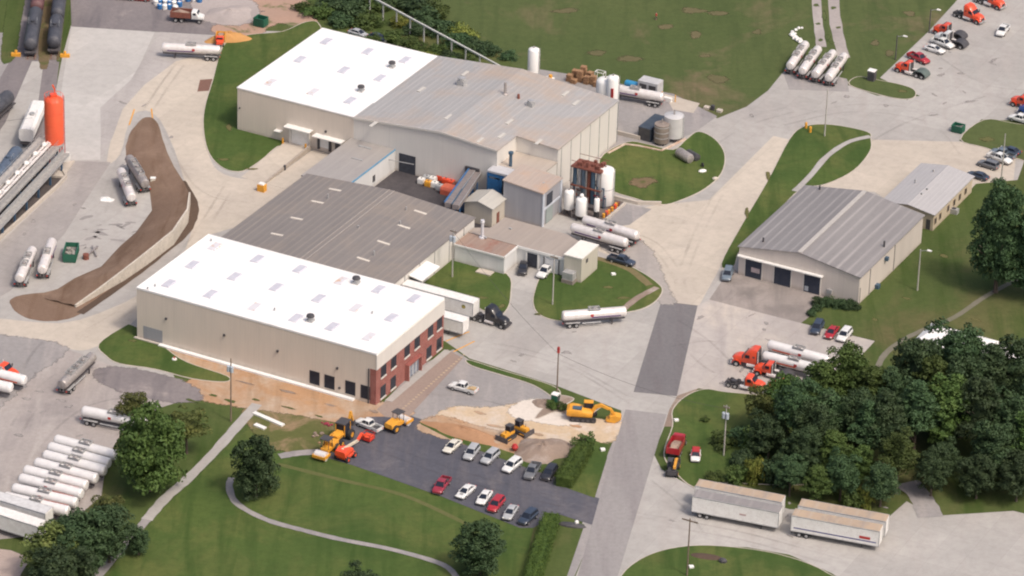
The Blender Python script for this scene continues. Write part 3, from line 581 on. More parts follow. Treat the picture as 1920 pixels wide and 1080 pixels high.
def window_u(par,off,v,z,w_,h_,u0,name='window',frame=DARK,glass=GLASS,sill=None,d=1):      # on a wall of constant u facing +u
    f=MB(); t=.09; a,b=(u0+.003,u0+.07)
    f.box(a,b,v-w_/2-t,v+w_/2+t,z+h_/2,z+h_/2+t); f.box(a,b,v-w_/2-t,v-w_/2,z-h_/2,z+h_/2); f.box(a,b,v+w_/2,v+w_/2+t,z-h_/2,z+h_/2); f.box(a,b,v-.03,v+.03,z-h_/2,z+h_/2)
    o=f.build(name,frame,par,False,off)
    MB().box(u0+.004,u0+.04,v-w_/2,v+w_/2,z-h_/2,z+h_/2).build('pane',glass,o,False,off)
    if sill: MB().box(u0+.003,u0+.16,v-w_/2-.15,v+w_/2+.15,z-h_/2-.3,z-h_/2-.002).build('sill',sill,o,False,off)
    return o

# --- A: long office and warehouse with the white roof, brick end
A,of=bld('warehouse_building','large beige warehouse with flat white roof and red brick office end',-51.2,.3,-54.5,-28.6)
u0,u1,v0,v1,h=-51.2,.3,-54.5,-28.6,10.7
m=MB(); m.box(u0,u1,v0,v1,-.3,h-.35); m.build('wall',BEIGE,A,False,of)
m=MB(); m.box(u0+.15,u1-.15,v0+.15,v1-.15,h-.38,h-.02); m.build('roof',MEMB,A,False,of)
m=MB()
for a in ((u0-.05,u1+.05,v0-.06,v0+.25),(u0-.05,u1+.05,v1-.25,v1+.05),(u0-.06,u0+.25,v0+.25,v1-.25)): m.box(*a,h-.3,h+.06)
m.box(u1-.25,u1+.06,v0+.25,v1-.25,h-.3,h+.02); m.build('parapet_cap',MEMB,A,False,of)
m=MB(); m.box(u1+.002,u1+.06,v0+.0,v1,-.2,7.35); m.box(u1-1.25,u1+.0,v0-.05,v0-.002,-.2,7.35); m.build('brick_wall',BRICK,A,False,of)
m=MB(); m.box(u1+.002,u1+.18,v0-.06,v1+.02,7.352,h-.31); m.build('fascia',BEIGEL,A,False,of)
sill=pm('stone_sill',(.6,.57,.52),(.52,.5,.46),rough=.8)
for p in [(719,691),(738,675),(763,655),(782,640),(807,618),(824,602)]:
    v,z=onU(p,u1+.06); window_u(A,of,v,6.0,1.8,2.15,u1+.06,sill=sill)
for p in [(718,732),(737,716),(804,658),(823,643)]:
    v,z=onU(p,u1+.06); window_u(A,of,v,1.75,1.75,2.3,u1+.06,sill=sill)
v,z=onU((772,685),u1+.06)
e=MB().rings([[(a,v-2.6,0),(a,v-2.6,3.4),(a,v+2.6,3.4),(a,v+2.6,0),(a,v+2.3,0),(a,v+2.3,3.12),(a,v-2.3,3.12),(a,v-2.3,0)] for a in (u1+.065,u1+.9)]).build('entrance_frame',BRICK,A,False,of)
MB().box(u1+.062,u1+.3,v-2.29,v+2.29,.15,3.1).build('glass_door',pm('entrance_glass',(.17,.20,.25),(.28,.30,.34),rough=.1),e,False,of)
MB().box(u1+.301,u1+.36,v-.05,v+.05,.15,3.1).box(u1+.301,u1+.36,v-1.3,v-1.2,.15,3.1).box(u1+.301,u1+.36,v+1.2,v+1.3,.15,3.1).build('mullion',WHITE,e,False,of)
for p in [(590,708),(618,716),(657,728),(686,733)]:
    u,z=onV(p,v0); window_v(A,of,u,2.15,1.95,2.55,v0,frame=DARK)
for p in [(312,597),(421,628),(521,658),(633,690),(637,727)]:
    u,z=onV(p,v0); MB().box(u-.18,u+.18,v0-.3,v0-.002,z-.2,z+.2).build('wall_lamp',DARK,A,False,of)
MB().box(-49.8,-45.6,v0-.03,v0-.002,.2,3.).build('louvre_panel',GREYW,A,False,of)
MB().box(-46,-4.,v0-.95,v0-.06,0,.35).build('apron_sheet',MEMB,A,False,of)
MB().box(-51.6,-46,v0-.6,v0-.06,0,.3).build('footing_kerb',KERB,A,False,of)
rs={(403,463),(640,527),(668,578),(693,632),(478,576)}
for p in [(403,463),(483,486),(562,505),(640,527),(710,543),(777,560),(361,497),(440,519),(518,539),(598,560),(668,578),(734,596),(317,532),(395,552),(478,576),(555,597),(623,613),(693,632)]:
    skylight(A,of,p,h,h-.02,rusty=p in rs)
fan(A,of,(668,531),h,h-.02,.95); fan(A,of,(582,602),h,h-.02,.95)
for p in ((396,452),(291,537),(277,543),(515,582),(698,588)): pipe(A,of,p,h,h-.02,.3,.12)
MB().box(-1.3,-1.1,v0-.16,v0-.05,0,7.3).build('downpipe',DARK,A,False,of)
# low walk along the brick front
tag(MB().box(u1+.6,u1+2.,-52,-29,0,.10).build('sidewalk',CONC,None),'pale walk beside the brick front',None,None,'structure')
bpy.data.objects['sidewalk'].rotation_euler=(0,0,AZ)

# --- W: plant, white roofed wing and grey gabled hall
Bw,of=bld('storage_wing','beige storage wing with flat white roof and two dock doors',-82.2,-54.6,34,69.2)
u0,u1,v0,v1,h=-82.2,-54.6,34,69.2,9.7
MB().box(u0,u1,v0,v1,-.5,h-.25).build('wall',BEIGE,Bw,False,of)
m=MB().box(u0-.1,u1+.3,v0-.1,v1+.1,h-.25,h); m.build('roof',MEMB,Bw,False,of)
for p in [(612,78),(563,112),(508,155),(690,97),(645,132),(588,173),(760,113),(713,147),(657,189)]: skylight(Bw,of,p,h,h,rusty=p in((508,155),(588,173)))
fan(Bw,of,(735,126),h,h,.9); fan(Bw,of,(677,171),h,h,.9)
for n,(p,q,z0_,z1_) in enumerate([((547,250),(579,250),.25,3.6),((600,275),(618,275),1.0,3.1)]):
    ua,_=onV(p,v0); ub,_=onV(q,v0)
    d=MB().box(ua,ub,v0-.09,v0-.003,z0_,z1_).build('dock_door',WHITE,Bw,False,of)
    fr=DARK if n else BEIGEL
    MB().box(ua-.4,ua-.002,v0-.45,v0-.003,z0_-.4,z1_+.2).box(ub+.002,ub+.4,v0-.45,v0-.003,z0_-.4,z1_+.2).box(ua-.4,ub+.4,v0-.45,v0-.003,z1_+.202,z1_+.45).build('dock_frame',fr,d,False,of)
    x1=ub+1.+(2.6 if n else 0)
    MB().box(ua-1.,x1,v0-1.7,v0-.003,z1_+.55,z1_+.78).build('canopy',WHITE,Bw,False,of)
MB().box(-58.9,-57.6,v0-.09,v0-.003,1.0,3.1).build('dock_door',DARK,Bw,False,of)
for u in (-70.6,-65.2): MB().cyl((u,v0-1.2,0),(u,v0-1.2,1.4),.22,n=8).build('bollard',YEL,Bw,True,of)
MB().box(-72.9,-71.4,v0-1,v0-.003,2.3,2.5).build('door_hood',WHITE,Bw,False,of)
MB().box(-61.3,-60.9,v0-.3,v0-.003,4.6,5.).build('wall_lamp',DARK,Bw,False,of); MB().box(-81.7,-81.5,v0-.25,v0-.003,5,5.3).build('wall_lamp',DARK,Bw,False,of)
# ramp up to the dock
rp=thing('dock_ramp','pale concrete ramp with low side wall leading to the dock door','ramp',W(-67.4,24.),AZ)
of2=(-67.4,24.)
MB().rings([[(-70.6,33.9,0),(-64.6,33.9,0),(-64.6,33.9,.25),(-70.6,33.9,.25)],[(-70,15,0),(-64.6,15,0),(-64.6,15,.05),(-70,15,.05)]]).build('ramp_slab',CONCW,rp,False,of2)
MB().rings([[(-64.5,33,0),(-64.1,33,0),(-64.1,33,1.3),(-64.5,33,1.3)],[(-64.5,14.5,0),(-64.1,14.5,0),(-64.1,14.5,.35),(-64.5,14.5,.35)]]).build('side_wall',pm('ramp_wall',(.38,.33,.28),(.3,.26,.22),rough=.9),rp,False,of2)
tag(MB().box(-63.9,-57.5,15,33.8,0,.045).build('dock_apron',CONCW),'stained concrete dock apron',None,None,'structure'); bpy.data.objects['dock_apron'].rotation_euler=(0,0,AZ)

G_,of=bld('plant_hall','wide plant hall with grey ribbed gable roof and pale walls',-54.6,-12,34,69.2)
u0,u1,v0,v1,ur,zr=-54.6,-12,34,69.2,-34.3,11.4
sl=(zr-h)/(u1-ur); un=-21.5; vn=42.2; zn=zr-sl*(un-ur)
m=MB(); gable(m,u0+.003,u1,vn,v1,-.3,h-.2,ur,zr-.2)
m.add([(u,v,z) for v in (v0,vn-.003) for u,z in ((u0+.003,-.3),(un,-.3),(un,zn-.2),(ur,zr-.2),(u0+.003,h-.2))],[(0,1,2,3,4),(1,6,7,2),(5,0,4,9)])
m.build('wall',BEIGEL,G_,False,of)
m=MB(); gable_roof(m,u0+.3,u1,vn-.1,v1,h-.2,ur,zr-.2)
q=[(u0+.05,h-.18),(ur,zr-.18),(un+.2,zn-.2),(un+.2,zn-.03),(ur,zr),(u0+.05,h)]
n=len(q); m.add([(a,v0-.25,b) for a,b in q]+[(a,vn-.36,b) for a,b in q],[(j,(j+1)%n,n+(j+1)%n,n+j) for j in range(n)]+[tuple(range(n-1,-1,-1)),tuple(range(n,2*n))])
m.build('roof',R_W,G_,False,of)
m=MB(); m.rings([[(u0,v0-.33,h-.42),(u0,v0-.26,h-.42),(u0,v0-.26,h+.02),(u0,v0-.33,h+.02)],[(ur,v0-.33,zr-.42),(ur,v0-.26,zr-.42),(ur,v0-.26,zr+.02),(ur,v0-.33,zr+.02)],[(un,v0-.33,zn-.42),(un,v0-.26,zn-.42),(un,v0-.26,zn+.02),(un,v0-.33,zn+.02)]]); m.build('roof_trim',pm('trim',(.62,.59,.54),(.56,.53,.49)),G_,False,of)
for k in range(7): MB().box(u1+.003,u1+.1,vn+1.5+k*4.3,vn+1.6+k*4.3,0,h-.5).build('downpipe',GALV,G_,False,of)
def zroof(u): return zr-(zr-h)*abs(u-ur)/((u1-ur) if u>ur else (ur-u0))
for p in [(790,165),(840,225),(900,265),(700,230),(872,138),(940,255),(1010,262),(1080,190),(1060,175),(955,230)]:
    u,v=uv(*p,10.5); f=MB().box(u-.35,u+.35,v-1.3,v+1.3,zroof(u)-.1,zroof(u)+.06); f.build('skylight',pm('fibreglass_panel',(.52,.50,.46),(.48,.46,.42)),G_,False,of)
for p,s in (((866,160),1.2),((995,200),1.)):
    u,v=uv(*p,10.5); z=zroof(u); b=MB().box(u-.7*s,u+.7*s,v-.7*s,v+.7*s,z-.2,z+.8*s); b.lathe([(.5*s,0),(.75*s,.1),(.7*s,.5*s)],(u,v,z+.8*s),n=12); b.build('roof_vent',GALV,G_,False,of)
u,v=uv(947,178,11.); MB().cyl((u,v,zroof(u)-.2),(u,v,zroof(u)+2.6),.3,n=10).cyl((u,v,zroof(u)),(u,v,zroof(u)+.3),.7,.4,n=10).build('flue_stack',STEELD,G_,True,of)
u,v=uv(972,188,10.5); MB().cyl((u,v,zroof(u)-.2),(u,v,zroof(u)+.9),.35,.25,n=10).build('flue_stack',RUST,G_,True,of)
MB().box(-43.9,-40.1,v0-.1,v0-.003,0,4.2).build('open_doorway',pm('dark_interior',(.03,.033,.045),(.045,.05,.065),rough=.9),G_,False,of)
MB().box(-28.5,-25.4,v0-.5,v0-.003,3.0,5.2).build('chute_hood',DARK,G_,False,of)

# --- X: annex with the blue trim
X,of=bld('annex_building','low flat annex with grey roof and white side wall edged in blue',-55.,-44.8,13.6,33.9)
MB().box(-55,-44.8,13.7,33.9,-.2,4.55).build('wall',WHITEW,X,False,of)
MB().box(-55.15,-44.9,13.6,33.95,4.55,4.8).build('roof',R_X,X,False,of)
MB().box(-44.9,-44.74,13.6,33.9,4.5,4.83).build('blue_trim',pm('blue_trim',(.13,.33,.50),(.12,.28,.42)),X,False,of)
MB().box(-52,-49.,31.2,31.7,4.8,4.95).box(-50.4,-47.9,25.6,26,4.8,4.9).build('roof_vent',GALV,X,False,of)
MB().box(-44.79,-44.7,24.6,25.5,1.2,2.6).build('vent_grille',DARK,X,False,of)
MB().bar((-46.,31.,3.6),(-39.5,32.2,3.4),.14).build('pipe_bridge',GALV,X,False,of)

# --- M: middle workshop, dark gable
Mb,of=bld('workshop_building','broad workshop with dark brownish grey roof behind the white roof',-53.7,-15.6,-28.5,13.5)
u0,u1,v0,v1,h,ur,zr=-53.7,-15.6,-28.5,13.5,5.4,-34.3,6.6
m=MB(); gable(m,u0,u1,v0,v1,-.2,h-.1,ur,zr-.1); m.build('wall',BEIGEL,Mb,False,of)
m=MB(); gable_roof(m,u0,u1,v0+.3,v1,h-.1,ur,zr-.1,o=.2); m.build('roof',R_M,Mb,False,of)
m=MB(); 
for dv in (-.55,.55): m.box(ur+dv-.07,ur+dv+.07,v0+.1,v1+.1,zr-.02,zr+.15)
m.build('ridge_cap',pm('ridge_metal',(.36,.33,.30),(.3,.27,.25)),Mb,False,of)
for p in [(595,379),(556,410),(519,440),(628,356),(788,399),(757,426),(719,456),(681,487)]:
    u,v=uv(*p,6.); z=zr-(zr-h)*abs(u-ur)/19; sl=.063*(1 if u<ur else -1)
    MB().rings([[(u+a,v+b,z+sl*a+c) for b,c in((-.33,.0),(.33,.0),(.33,.14),(-.33,.14))] for a in (-1.35,1.35)]).build('skylight',pm('old_skylight',(.62,.57,.50),(.54,.49,.43)),Mb,False,of)
for u,v in ((-32,-4),(-28,8),(-24,-12),(-44,5),(-26.,2.)):
    MB().cyl((u,v,6),(u,v,7.),.16,n=8).build('vent_pipe',GALV,Mb,True,of)
MB().box(-15.55,-14.8,-20.,-13.5,2.9,3.2).box(-15.58,-15.5,-9,-8.4,2.4,3.4).build('wall_hood',WHITE,Mb,False,of)
can=MB().rings([[(-15.5,-13.4,4.4),(-12.6,-13.4,3.9),(-12.6,-13.4,4.1),(-15.5,-13.4,4.6)],[(-15.5,-6.2,4.4),(-12.6,-6.2,3.9),(-12.6,-6.2,4.1),(-15.5,-6.2,4.6)]]).build('dock_canopy',WHITE,Mb,False,of)
MB().box(-15.58,-15.4,-17,-7,.9,3.8).build('dock_opening',DARK,Mb,False,of)
for k in range(7): MB().box(-15.58,-15.48,-27+k*6.,-26.9+k*6.,0,5.2).build('downpipe',GALV,Mb,False,of)

# --- L: low shop with white front, small tower, hut
Lb,of=bld('shop_building','low L shaped shop with white walls, tan roof and rusty corner',-15,6.5,4.2,25.8)
m=MB(); m.box(-15,-4,4.2,9.6,-.2,3.75); m.prism([(-14.9,9.61),(6.4,9.61),(6.4,16.8),(1.9,18.8),(-11.5,19.1),(-12.,13.8),(-14.9,11.9)],-.2,3.81); m.build('wall',WHITEW,Lb,False,of)
MB().box(-15.02,-3.8,4.0,9.7,3.76,3.95).build('rusty_roof',R_R,Lb,False,of)
MB().prism([(-15.,9.71),(6.6,9.4),(6.6,17.),(2.,19.),(-11.7,19.3),(-12.1,13.8),(-15.,12.)],3.82,4.06).build('roof',R_L,Lb,False,of)
MB().box(-3.95,-3.78,4.,9.6,3.6,4.1).box(-15.02,-3.96,3.86,3.99,3.7,4.02).box(-3.7,6.6,9.3,9.45,3.6,4.12).build('parapet_cap',WHITE,Lb,False,of)
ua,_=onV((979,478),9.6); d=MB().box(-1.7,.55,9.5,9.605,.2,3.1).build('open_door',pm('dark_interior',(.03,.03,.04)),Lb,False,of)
MB().box(-2.,-1.71,9.4,9.6,0,3.4).box(.56,.85,9.4,9.6,0,3.4).build('door_frame',WHITE,d,False,of)
MB().box(2.2,5.1,9.45,9.605,.1,3.0).build('roller_door',pm('roller_white',(.6,.6,.6),(.52,.52,.53)),Lb,False,of)
MB().bar((2.0,9.4,0),(2.0,9.4,3.3),.12).bar((5.3,9.4,0),(5.3,9.4,3.3),.12).build('door_post',DARK,Lb,False,of)
u,v=uv(904,445,4); MB().cyl((u,v,3.9),(u,v,4.2),.7,.6,n=12).cyl((u,v,4.),(u,v,7.3),.3,n=12).cyl((u,v,7.3),(u,v,7.8),.45,.38,n=12).build('flue_stack',pm('zinc',(.6,.6,.62),(.5,.5,.53),rough=.4),Lb,True,of)
for p in ((957,430),(910,447)):
    u,v=uv(*p,4); MB().box(u-.3,u+.3,v-.2,v+.2,4.04,4.3).build('roof_vent',GALV,Lb,False,of)
MB().box(6.6,6.9,9.3,9.45,3.,3.3)
Ls,of=bld('lean_to_shed','tall cream box shed with white top at the end of the white shop',6.8,10.6,8.6,15.6)
MB().box(6.8,10.6,8.6,15.6,.0,5.2).build('wall',CREAMW if False else wall_mat('cream_panel',(.52,.49,.41),(.46,.43,.36)),Ls,False,of)
MB().box(6.7,10.72,8.5,15.7,5.2,5.42).build('roof',pm('white_roof_sheet',(.74,.72,.66),(.68,.66,.6)),Ls,False,of)
v,z=onU((1101,475),10.6); MB().box(10.603,10.66,v-.4,v+.4,3.6,4.4).build('vent_opening',DARK,Ls,False,of)
MB().box(7.3,9.6,6.9,8.58,.9,2.4).build('screen_cage',GALV,Ls,False,of)
MB().box(7.2,9.7,6.8,8.59,0,.9).build('plinth',pm('plinth_block',(.28,.24,.21),(.2,.17,.15)),Ls,False,of)

Tb,of=bld('process_tower','grey sheeted tower with tan sloping roof between shop and plant',-16,-7.2,26.4,34.5)
m=MB(); m.add([(u,v,z) for v in (26.4,34.5) for u,z in ((-16,-.2),(-7.2,-.2),(-7.2,7.3),(-16,8.1))],[(0,1,2,3),(7,6,5,4),(1,5,6,2),(4,0,3,7)]); m.build('wall',GREYW,Tb,False,of)
m=MB(); m.rings([[(-16.2,v,8.12),(-7.,v,7.32),(-7.,v,7.55),(-16.2,v,8.35)] for v in (26.2,34.7)]); m.build('roof',roof_mat('tower_roof',(.46,.38,.32),(.42,.34,.29),(.52,.44,.38),1.1,stain=(.56,.34,.2),stainpos=(.5,.65),amt=.3),Tb,False,of)
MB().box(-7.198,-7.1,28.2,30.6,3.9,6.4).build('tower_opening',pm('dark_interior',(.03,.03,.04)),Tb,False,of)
MB().box(-7.198,-7.05,28.,30.8,.1,3.4).build('tower_door',pm('grey_green_door',(.28,.32,.31),(.24,.28,.27)),Tb,False,of)
MB().box(-7.198,-7.0,26.3,27.,0,7.2).box(-7.198,-7.,33.9,34.6,0,7.2).box(-7.198,-7.02,27.01,33.89,3.45,3.8).build('corner_trim',pm('pale_blue_trim',(.50,.53,.58),(.44,.47,.52)),Tb,False,of)
MB().box(-9.8,-8.9,30,30.8,7.4,7.75).build('roof_vent',GALV,Tb,False,of)
Pb,of=bld('link_building','flat roofed link block with tan top and pale walls beside the plant hall',-22.4,-12.1,34.7,42.1)
MB().box(-22.4,-12.1,34.71,42.1,-.2,6.5).build('wall',BEIGEL,Pb,False,of)
MB().box(-22.5,-12.,34.7,42.1,6.5,6.75).build('roof',roof_mat('link_roof',(.48,.42,.36),(.44,.38,.33),(.54,.48,.42),2.,amt=.2),Pb,False,of)
MB().box(-22.4,-16.1,31.5,34.69,6.3,6.72).build('front_box',pm('pale_sheet',(.5,.5,.52),(.44,.44,.46)),Pb,False,of)
m=MB()
for u in (-22.2,-19.3,-16.3): m.box(u-.18,u+.18,31.5,31.86,0,6.29)
m.box(-22.02,-19.48,31.55,31.8,5.5,6.2); m.box(-22.02,-19.48,31.6,31.8,.2,5.0).box(-19.1,-16.5,31.55,31.8,5.6,6.2); m.build('blue_frame',BLUE,Pb,False,of)
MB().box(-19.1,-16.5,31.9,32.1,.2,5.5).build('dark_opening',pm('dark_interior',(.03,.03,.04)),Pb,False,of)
MB().cyl((-19.2,35.5,6.7),(-19.2,35.5,9.6),.35,n=10).cyl((-19.2,35.5,9.5),(-19.2,35.5,9.9),.55,n=10).build('flue_stack',TEAL,Pb,True,of)
Hb,of=bld('gabled_hut','small cream hut with low gable roof beside the grey tower',-21.8,-15.6,21,26.6)
m=MB(); gable(m,-21.8,-15.6,21,26.6,-.1,4.2,-18.7,5.1); m.build('wall',wall_mat('hut_siding',(.50,.46,.39),(.45,.41,.35)),Hb,False,of)
m=MB(); gable_roof(m,-21.8,-15.6,21,26.6,4.2,-18.7,5.1,o=.35); m.build('roof',roof_mat('hut_roof',(.50,.48,.43),(.45,.43,.39),(.55,.53,.48),1.,amt=.3),Hb,False,of)
MB().box(-15.59,-15.5,23,24,.1,2.4).build('side_door',RUST,Hb,False,of)
# conveyors from the plant wall down to the workshop corner
for k,(du,lab) in enumerate(((0,'blue edged covered conveyor nearest the red drums'),(2.4,'dark covered conveyor nearest the cream hut'))):
    a=Vector((-26.8+du*.55,33.4,4.4-.2*k)); b=Vector((-22.6+du*.7,15.4,5.6)) ; mid=(a+b)/2
    cv=thing('covered_conveyor',lab,'conveyor',W(mid.x,mid.y),AZ,'covered conveyors between plant and workshop'); o2=(mid.x,mid.y)
    MB().bar(a,b,1.35,1.0).build('conveyor_tube',pm('conveyor_grey',(.17,.15,.15),(.23,.2,.19)),cv,False,o2)
    sgn=-.75
    MB().bar(a+Vector((sgn,0,.5)),b+Vector((sgn,0,.5)),.28,.3).build('conveyor_edge',BLUE if k==0 else TEAL,cv,False,o2)
    MB().bar(a+Vector((.72,0,.5)),b+Vector((.72,0,.5)),.12,.12).build('hand_rail',GALV,cv,False,o2)
    for t in (.12,.5,.9):
        p=a.lerp(b,t); MB().bar((p.x-.5,p.y,0),(p.x-.5,p.y,p.z-.4),.2).bar((p.x+.5,p.y,0),(p.x+.5,p.y,p.z-.4),.2).build('leg',BLUE,cv,False,o2)
tag(MB().box(-44.6,-16,13.8,33.9,0,.12).build('yard_floor',ground_mat('dark_floor',(.045,.042,.048),(.065,.06,.066),patch=(.12,.11,.11),patch_amt=(.55,.75),fine=1.)),'dark stained floor between plant and workshop',None,None,'structure'); bpy.data.objects['yard_floor'].rotation_euler=(0,0,AZ)
tag(MB().box(-7,1.8,33.2,45,0,.08).build('tank_pad',ground_mat('tank_pad_floor',(.11,.095,.09),(.16,.13,.12),patch=(.28,.24,.21),patch_amt=(.55,.7),fine=1.3)),'dark stained pad under the process tanks',None,None,'structure'); bpy.data.objects['tank_pad'].rotation_euler=(0,0,AZ)
# --- garage
Gb,of=bld('garage_building','truck garage with striped grey gable roof and three dark bay doors',35.2,60.8,28,59.2)
u0,u1,v0,v1,h,ur,zr=35.2,60.8,28,59.2,6.1,48,8.1
m=MB(); gable(m,u0,u1,v0,v1,-.2,h-.1,ur,zr-.1); m.build('wall',wall_mat('garage_siding',(.60,.54,.49),(.55,.495,.45)),Gb,False,of)
m=MB(); gable_roof(m,u0,u1,v0,v1,h-.1,ur,zr-.1,o=.3); m.build('roof',R_G,Gb,False,of)
MB().box(ur-.45,ur+.45,v0-.2,v1+.2,zr+.06,zr+.16).build('ridge_cap',pm('pale_ridge',(.44,.415,.385),(.38,.36,.34)),Gb,False,of)
for a,b in ((36.7,40.2),(42.9,46.45),(49.25,52.65)):
    d=MB().box(a,b,v0-.08,v0-.003,0,3.95).build('bay_door',pm('dark_bay',(.022,.03,.05),(.035,.04,.06),rough=.8),Gb,False,of)
    if a<40: MB().box(a+1.3,a+3.1,v0-.14,v0-.082,1.3,2.3).build('truck_nose',pm('dusty_pink',(.45,.36,.36),(.3,.26,.27)),d,False,of)
    if a>49: MB().box(a+.2,a+1.,v0-.14,v0-.082,.3,1.3).build('stored_barrel',pm('pale_barrel',(.35,.38,.42)),d,False,of)
    MB().box(a-.15,a,v0-.14,v0-.003,0,4.).box(b,b+.15,v0-.14,v0-.003,0,4.).build('door_frame',BEIGEL,d,False,of)
MB().box(35.1,53.2,v0-.75,v0-.003,4.15,4.4).build('canopy',WHITE,Gb,False,of)
u,z=onV((1556,547),v0); MB().box(u-.5,u+.5,v0-.4,v0-.003,1.1,1.9).build('cooling_unit',GALV,Gb,False,of)
for px,py in ((1431,451),(1537,353),(1658,457)): 
    u,v=uv(px,py,7); MB().cyl((u,v,6.2),(u,v,7.6),.2,n=8).build('vent_pipe',DARK,Gb,True,of)
MB().box(60.803,60.95,33,33.15,0,5.8).box(60.803,60.95,45,45.15,0,5.8).box(60.803,60.95,28.4,28.5,0,3.6).build('downpipe',pm('grey_pipe',(.3,.28,.27)),Gb,False,of)
MB().box(60.803,61.5,40,40.8,4.4,5.1).build('wall_unit',TEAL,Gb,False,of); MB().box(60.803,61.6,36.,37.,0,.9).build('wall_unit',TEAL,Gb,False,of)
# --- office
Ob,of=bld('office_building','long cream office with pale grey low gable roof behind the garage',49.5,60.7,65.3,85.6)
u0,u1,v0,v1,h,ur,zr=49.5,60.7,65.3,85.6,3.7,55.1,4.6
m=MB(); gable(m,u0,u1,v0,v1,-.2,h-.1,ur,zr-.1); m.build('wall',CREAMW,Ob,False,of)
m=MB(); gable_roof(m,u0,u1,v0,v1,h-.1,ur,zr-.1,o=.35,th=.15); m.build('roof',R_O,Ob,False,of)
for p in ((1754,410),(1763,400),(1778,386),(1790,367),(1800,362),(1811,350)):
    v,z=onU(p,u1); window_u(Ob,of,v,1.75,.9,1.3,u1,frame=pm('tan_trim',(.3,.22,.15)))
MB().box(59.2,60.1,v0-.06,v0-.003,.1,2.3).build('door',DARK,Ob,False,of)
for p in ((1716,341),(1750,322),(1738,357),(1728,366)): pipe(Ob,of,p,4.4,4.1,.6,.15)
ac=thing('cooling_unit','small grey and white cooling unit on the grass by the cream office','air conditioner',g(1788,400),AZ)
MB().box(-.9,.9,-.6,.6,0,1.1).build('casing',GALV,ac); MB().lathe([(.45,1.1),(.5,1.16)],n=12).build('fan_grille',DARK,ac)
# --- pale house behind trees
hb=thing('farm_house','house with bright white roof half hidden behind the tall trees','house',g(1802,672),R(-28))
MB().box(-8,8,-4.5,4.5,0,3).build('wall',WHITED,hb)
m=MB(); m.add([(-8.6,-5.1,2.9),(8.6,-5.1,2.9),(8.6,5.1,2.9),(-8.6,5.1,2.9),(-5,0,5.6),(6,0,5.6)],[(0,1,5,4),(1,2,5),(2,3,4,5),(3,0,4),(3,2,1,0)]); m.build('roof',MEMB,hb)
MB().box(8.1,14,-2.,2.5,0,2.6).add([(8,-2.4,2.6),(14.4,-2.4,2.6),(14.4,2.9,2.6),(8,2.9,2.6),(8,.2,3.6),(14.4,.2,3.6)],[(0,1,5,4),(1,2,5),(2,3,4,5),(3,0,4)]).build('side_wing',MEMB,hb)

# ================================================================ VEHICLES
def ring(x,w,z0,z1,t=.86,k=.2):
    return [(x,-w*.92,z0),(x,w*.92,z0),(x,w,z0+min(.15,(z1-z0)*.3)),(x,w,z1-(z1-z0)*k),(x,w*t,z1),(x,-w*t,z1),(x,-w,z1-(z1-z0)*k),(x,-w,z0+min(.15,(z1-z0)*.3))]
def paint(n,c,dark=.82,coat=.5): return pm('paint_'+n,c,tuple(x*dark for x in c),rough=.32,coat=coat)
PW=paint('white',(.74,.74,.72)); PCR=paint('cream',(.70,.67,.58)); PS=paint('silver',(.42,.43,.44)); PG=paint('gray',(.16,.165,.175))
PB=paint('black',(.03,.03,.036)); PN=paint('navy',(.04,.055,.085)); PR=paint('red',(.40,.025,.035)); PMR=paint('maroon',(.30,.03,.05)); PSB=paint('slate',(.16,.20,.24))
def wheel(par,x,y,r,w_,rim=HUB,nm='wheel'):
    s=1 if y>0 else -1
    o=MB().cyl((x,y-w_/2*s,r),(x,y+w_/2*s,r),r,n=14).build(nm,BLACK,par,True)
    MB().cyl((x,y+w_/2*s-.02*s,r),(x,y+w_/2*s+.02*s,r),r*.55,n=10).build('rim',rim,o,True)
    return o
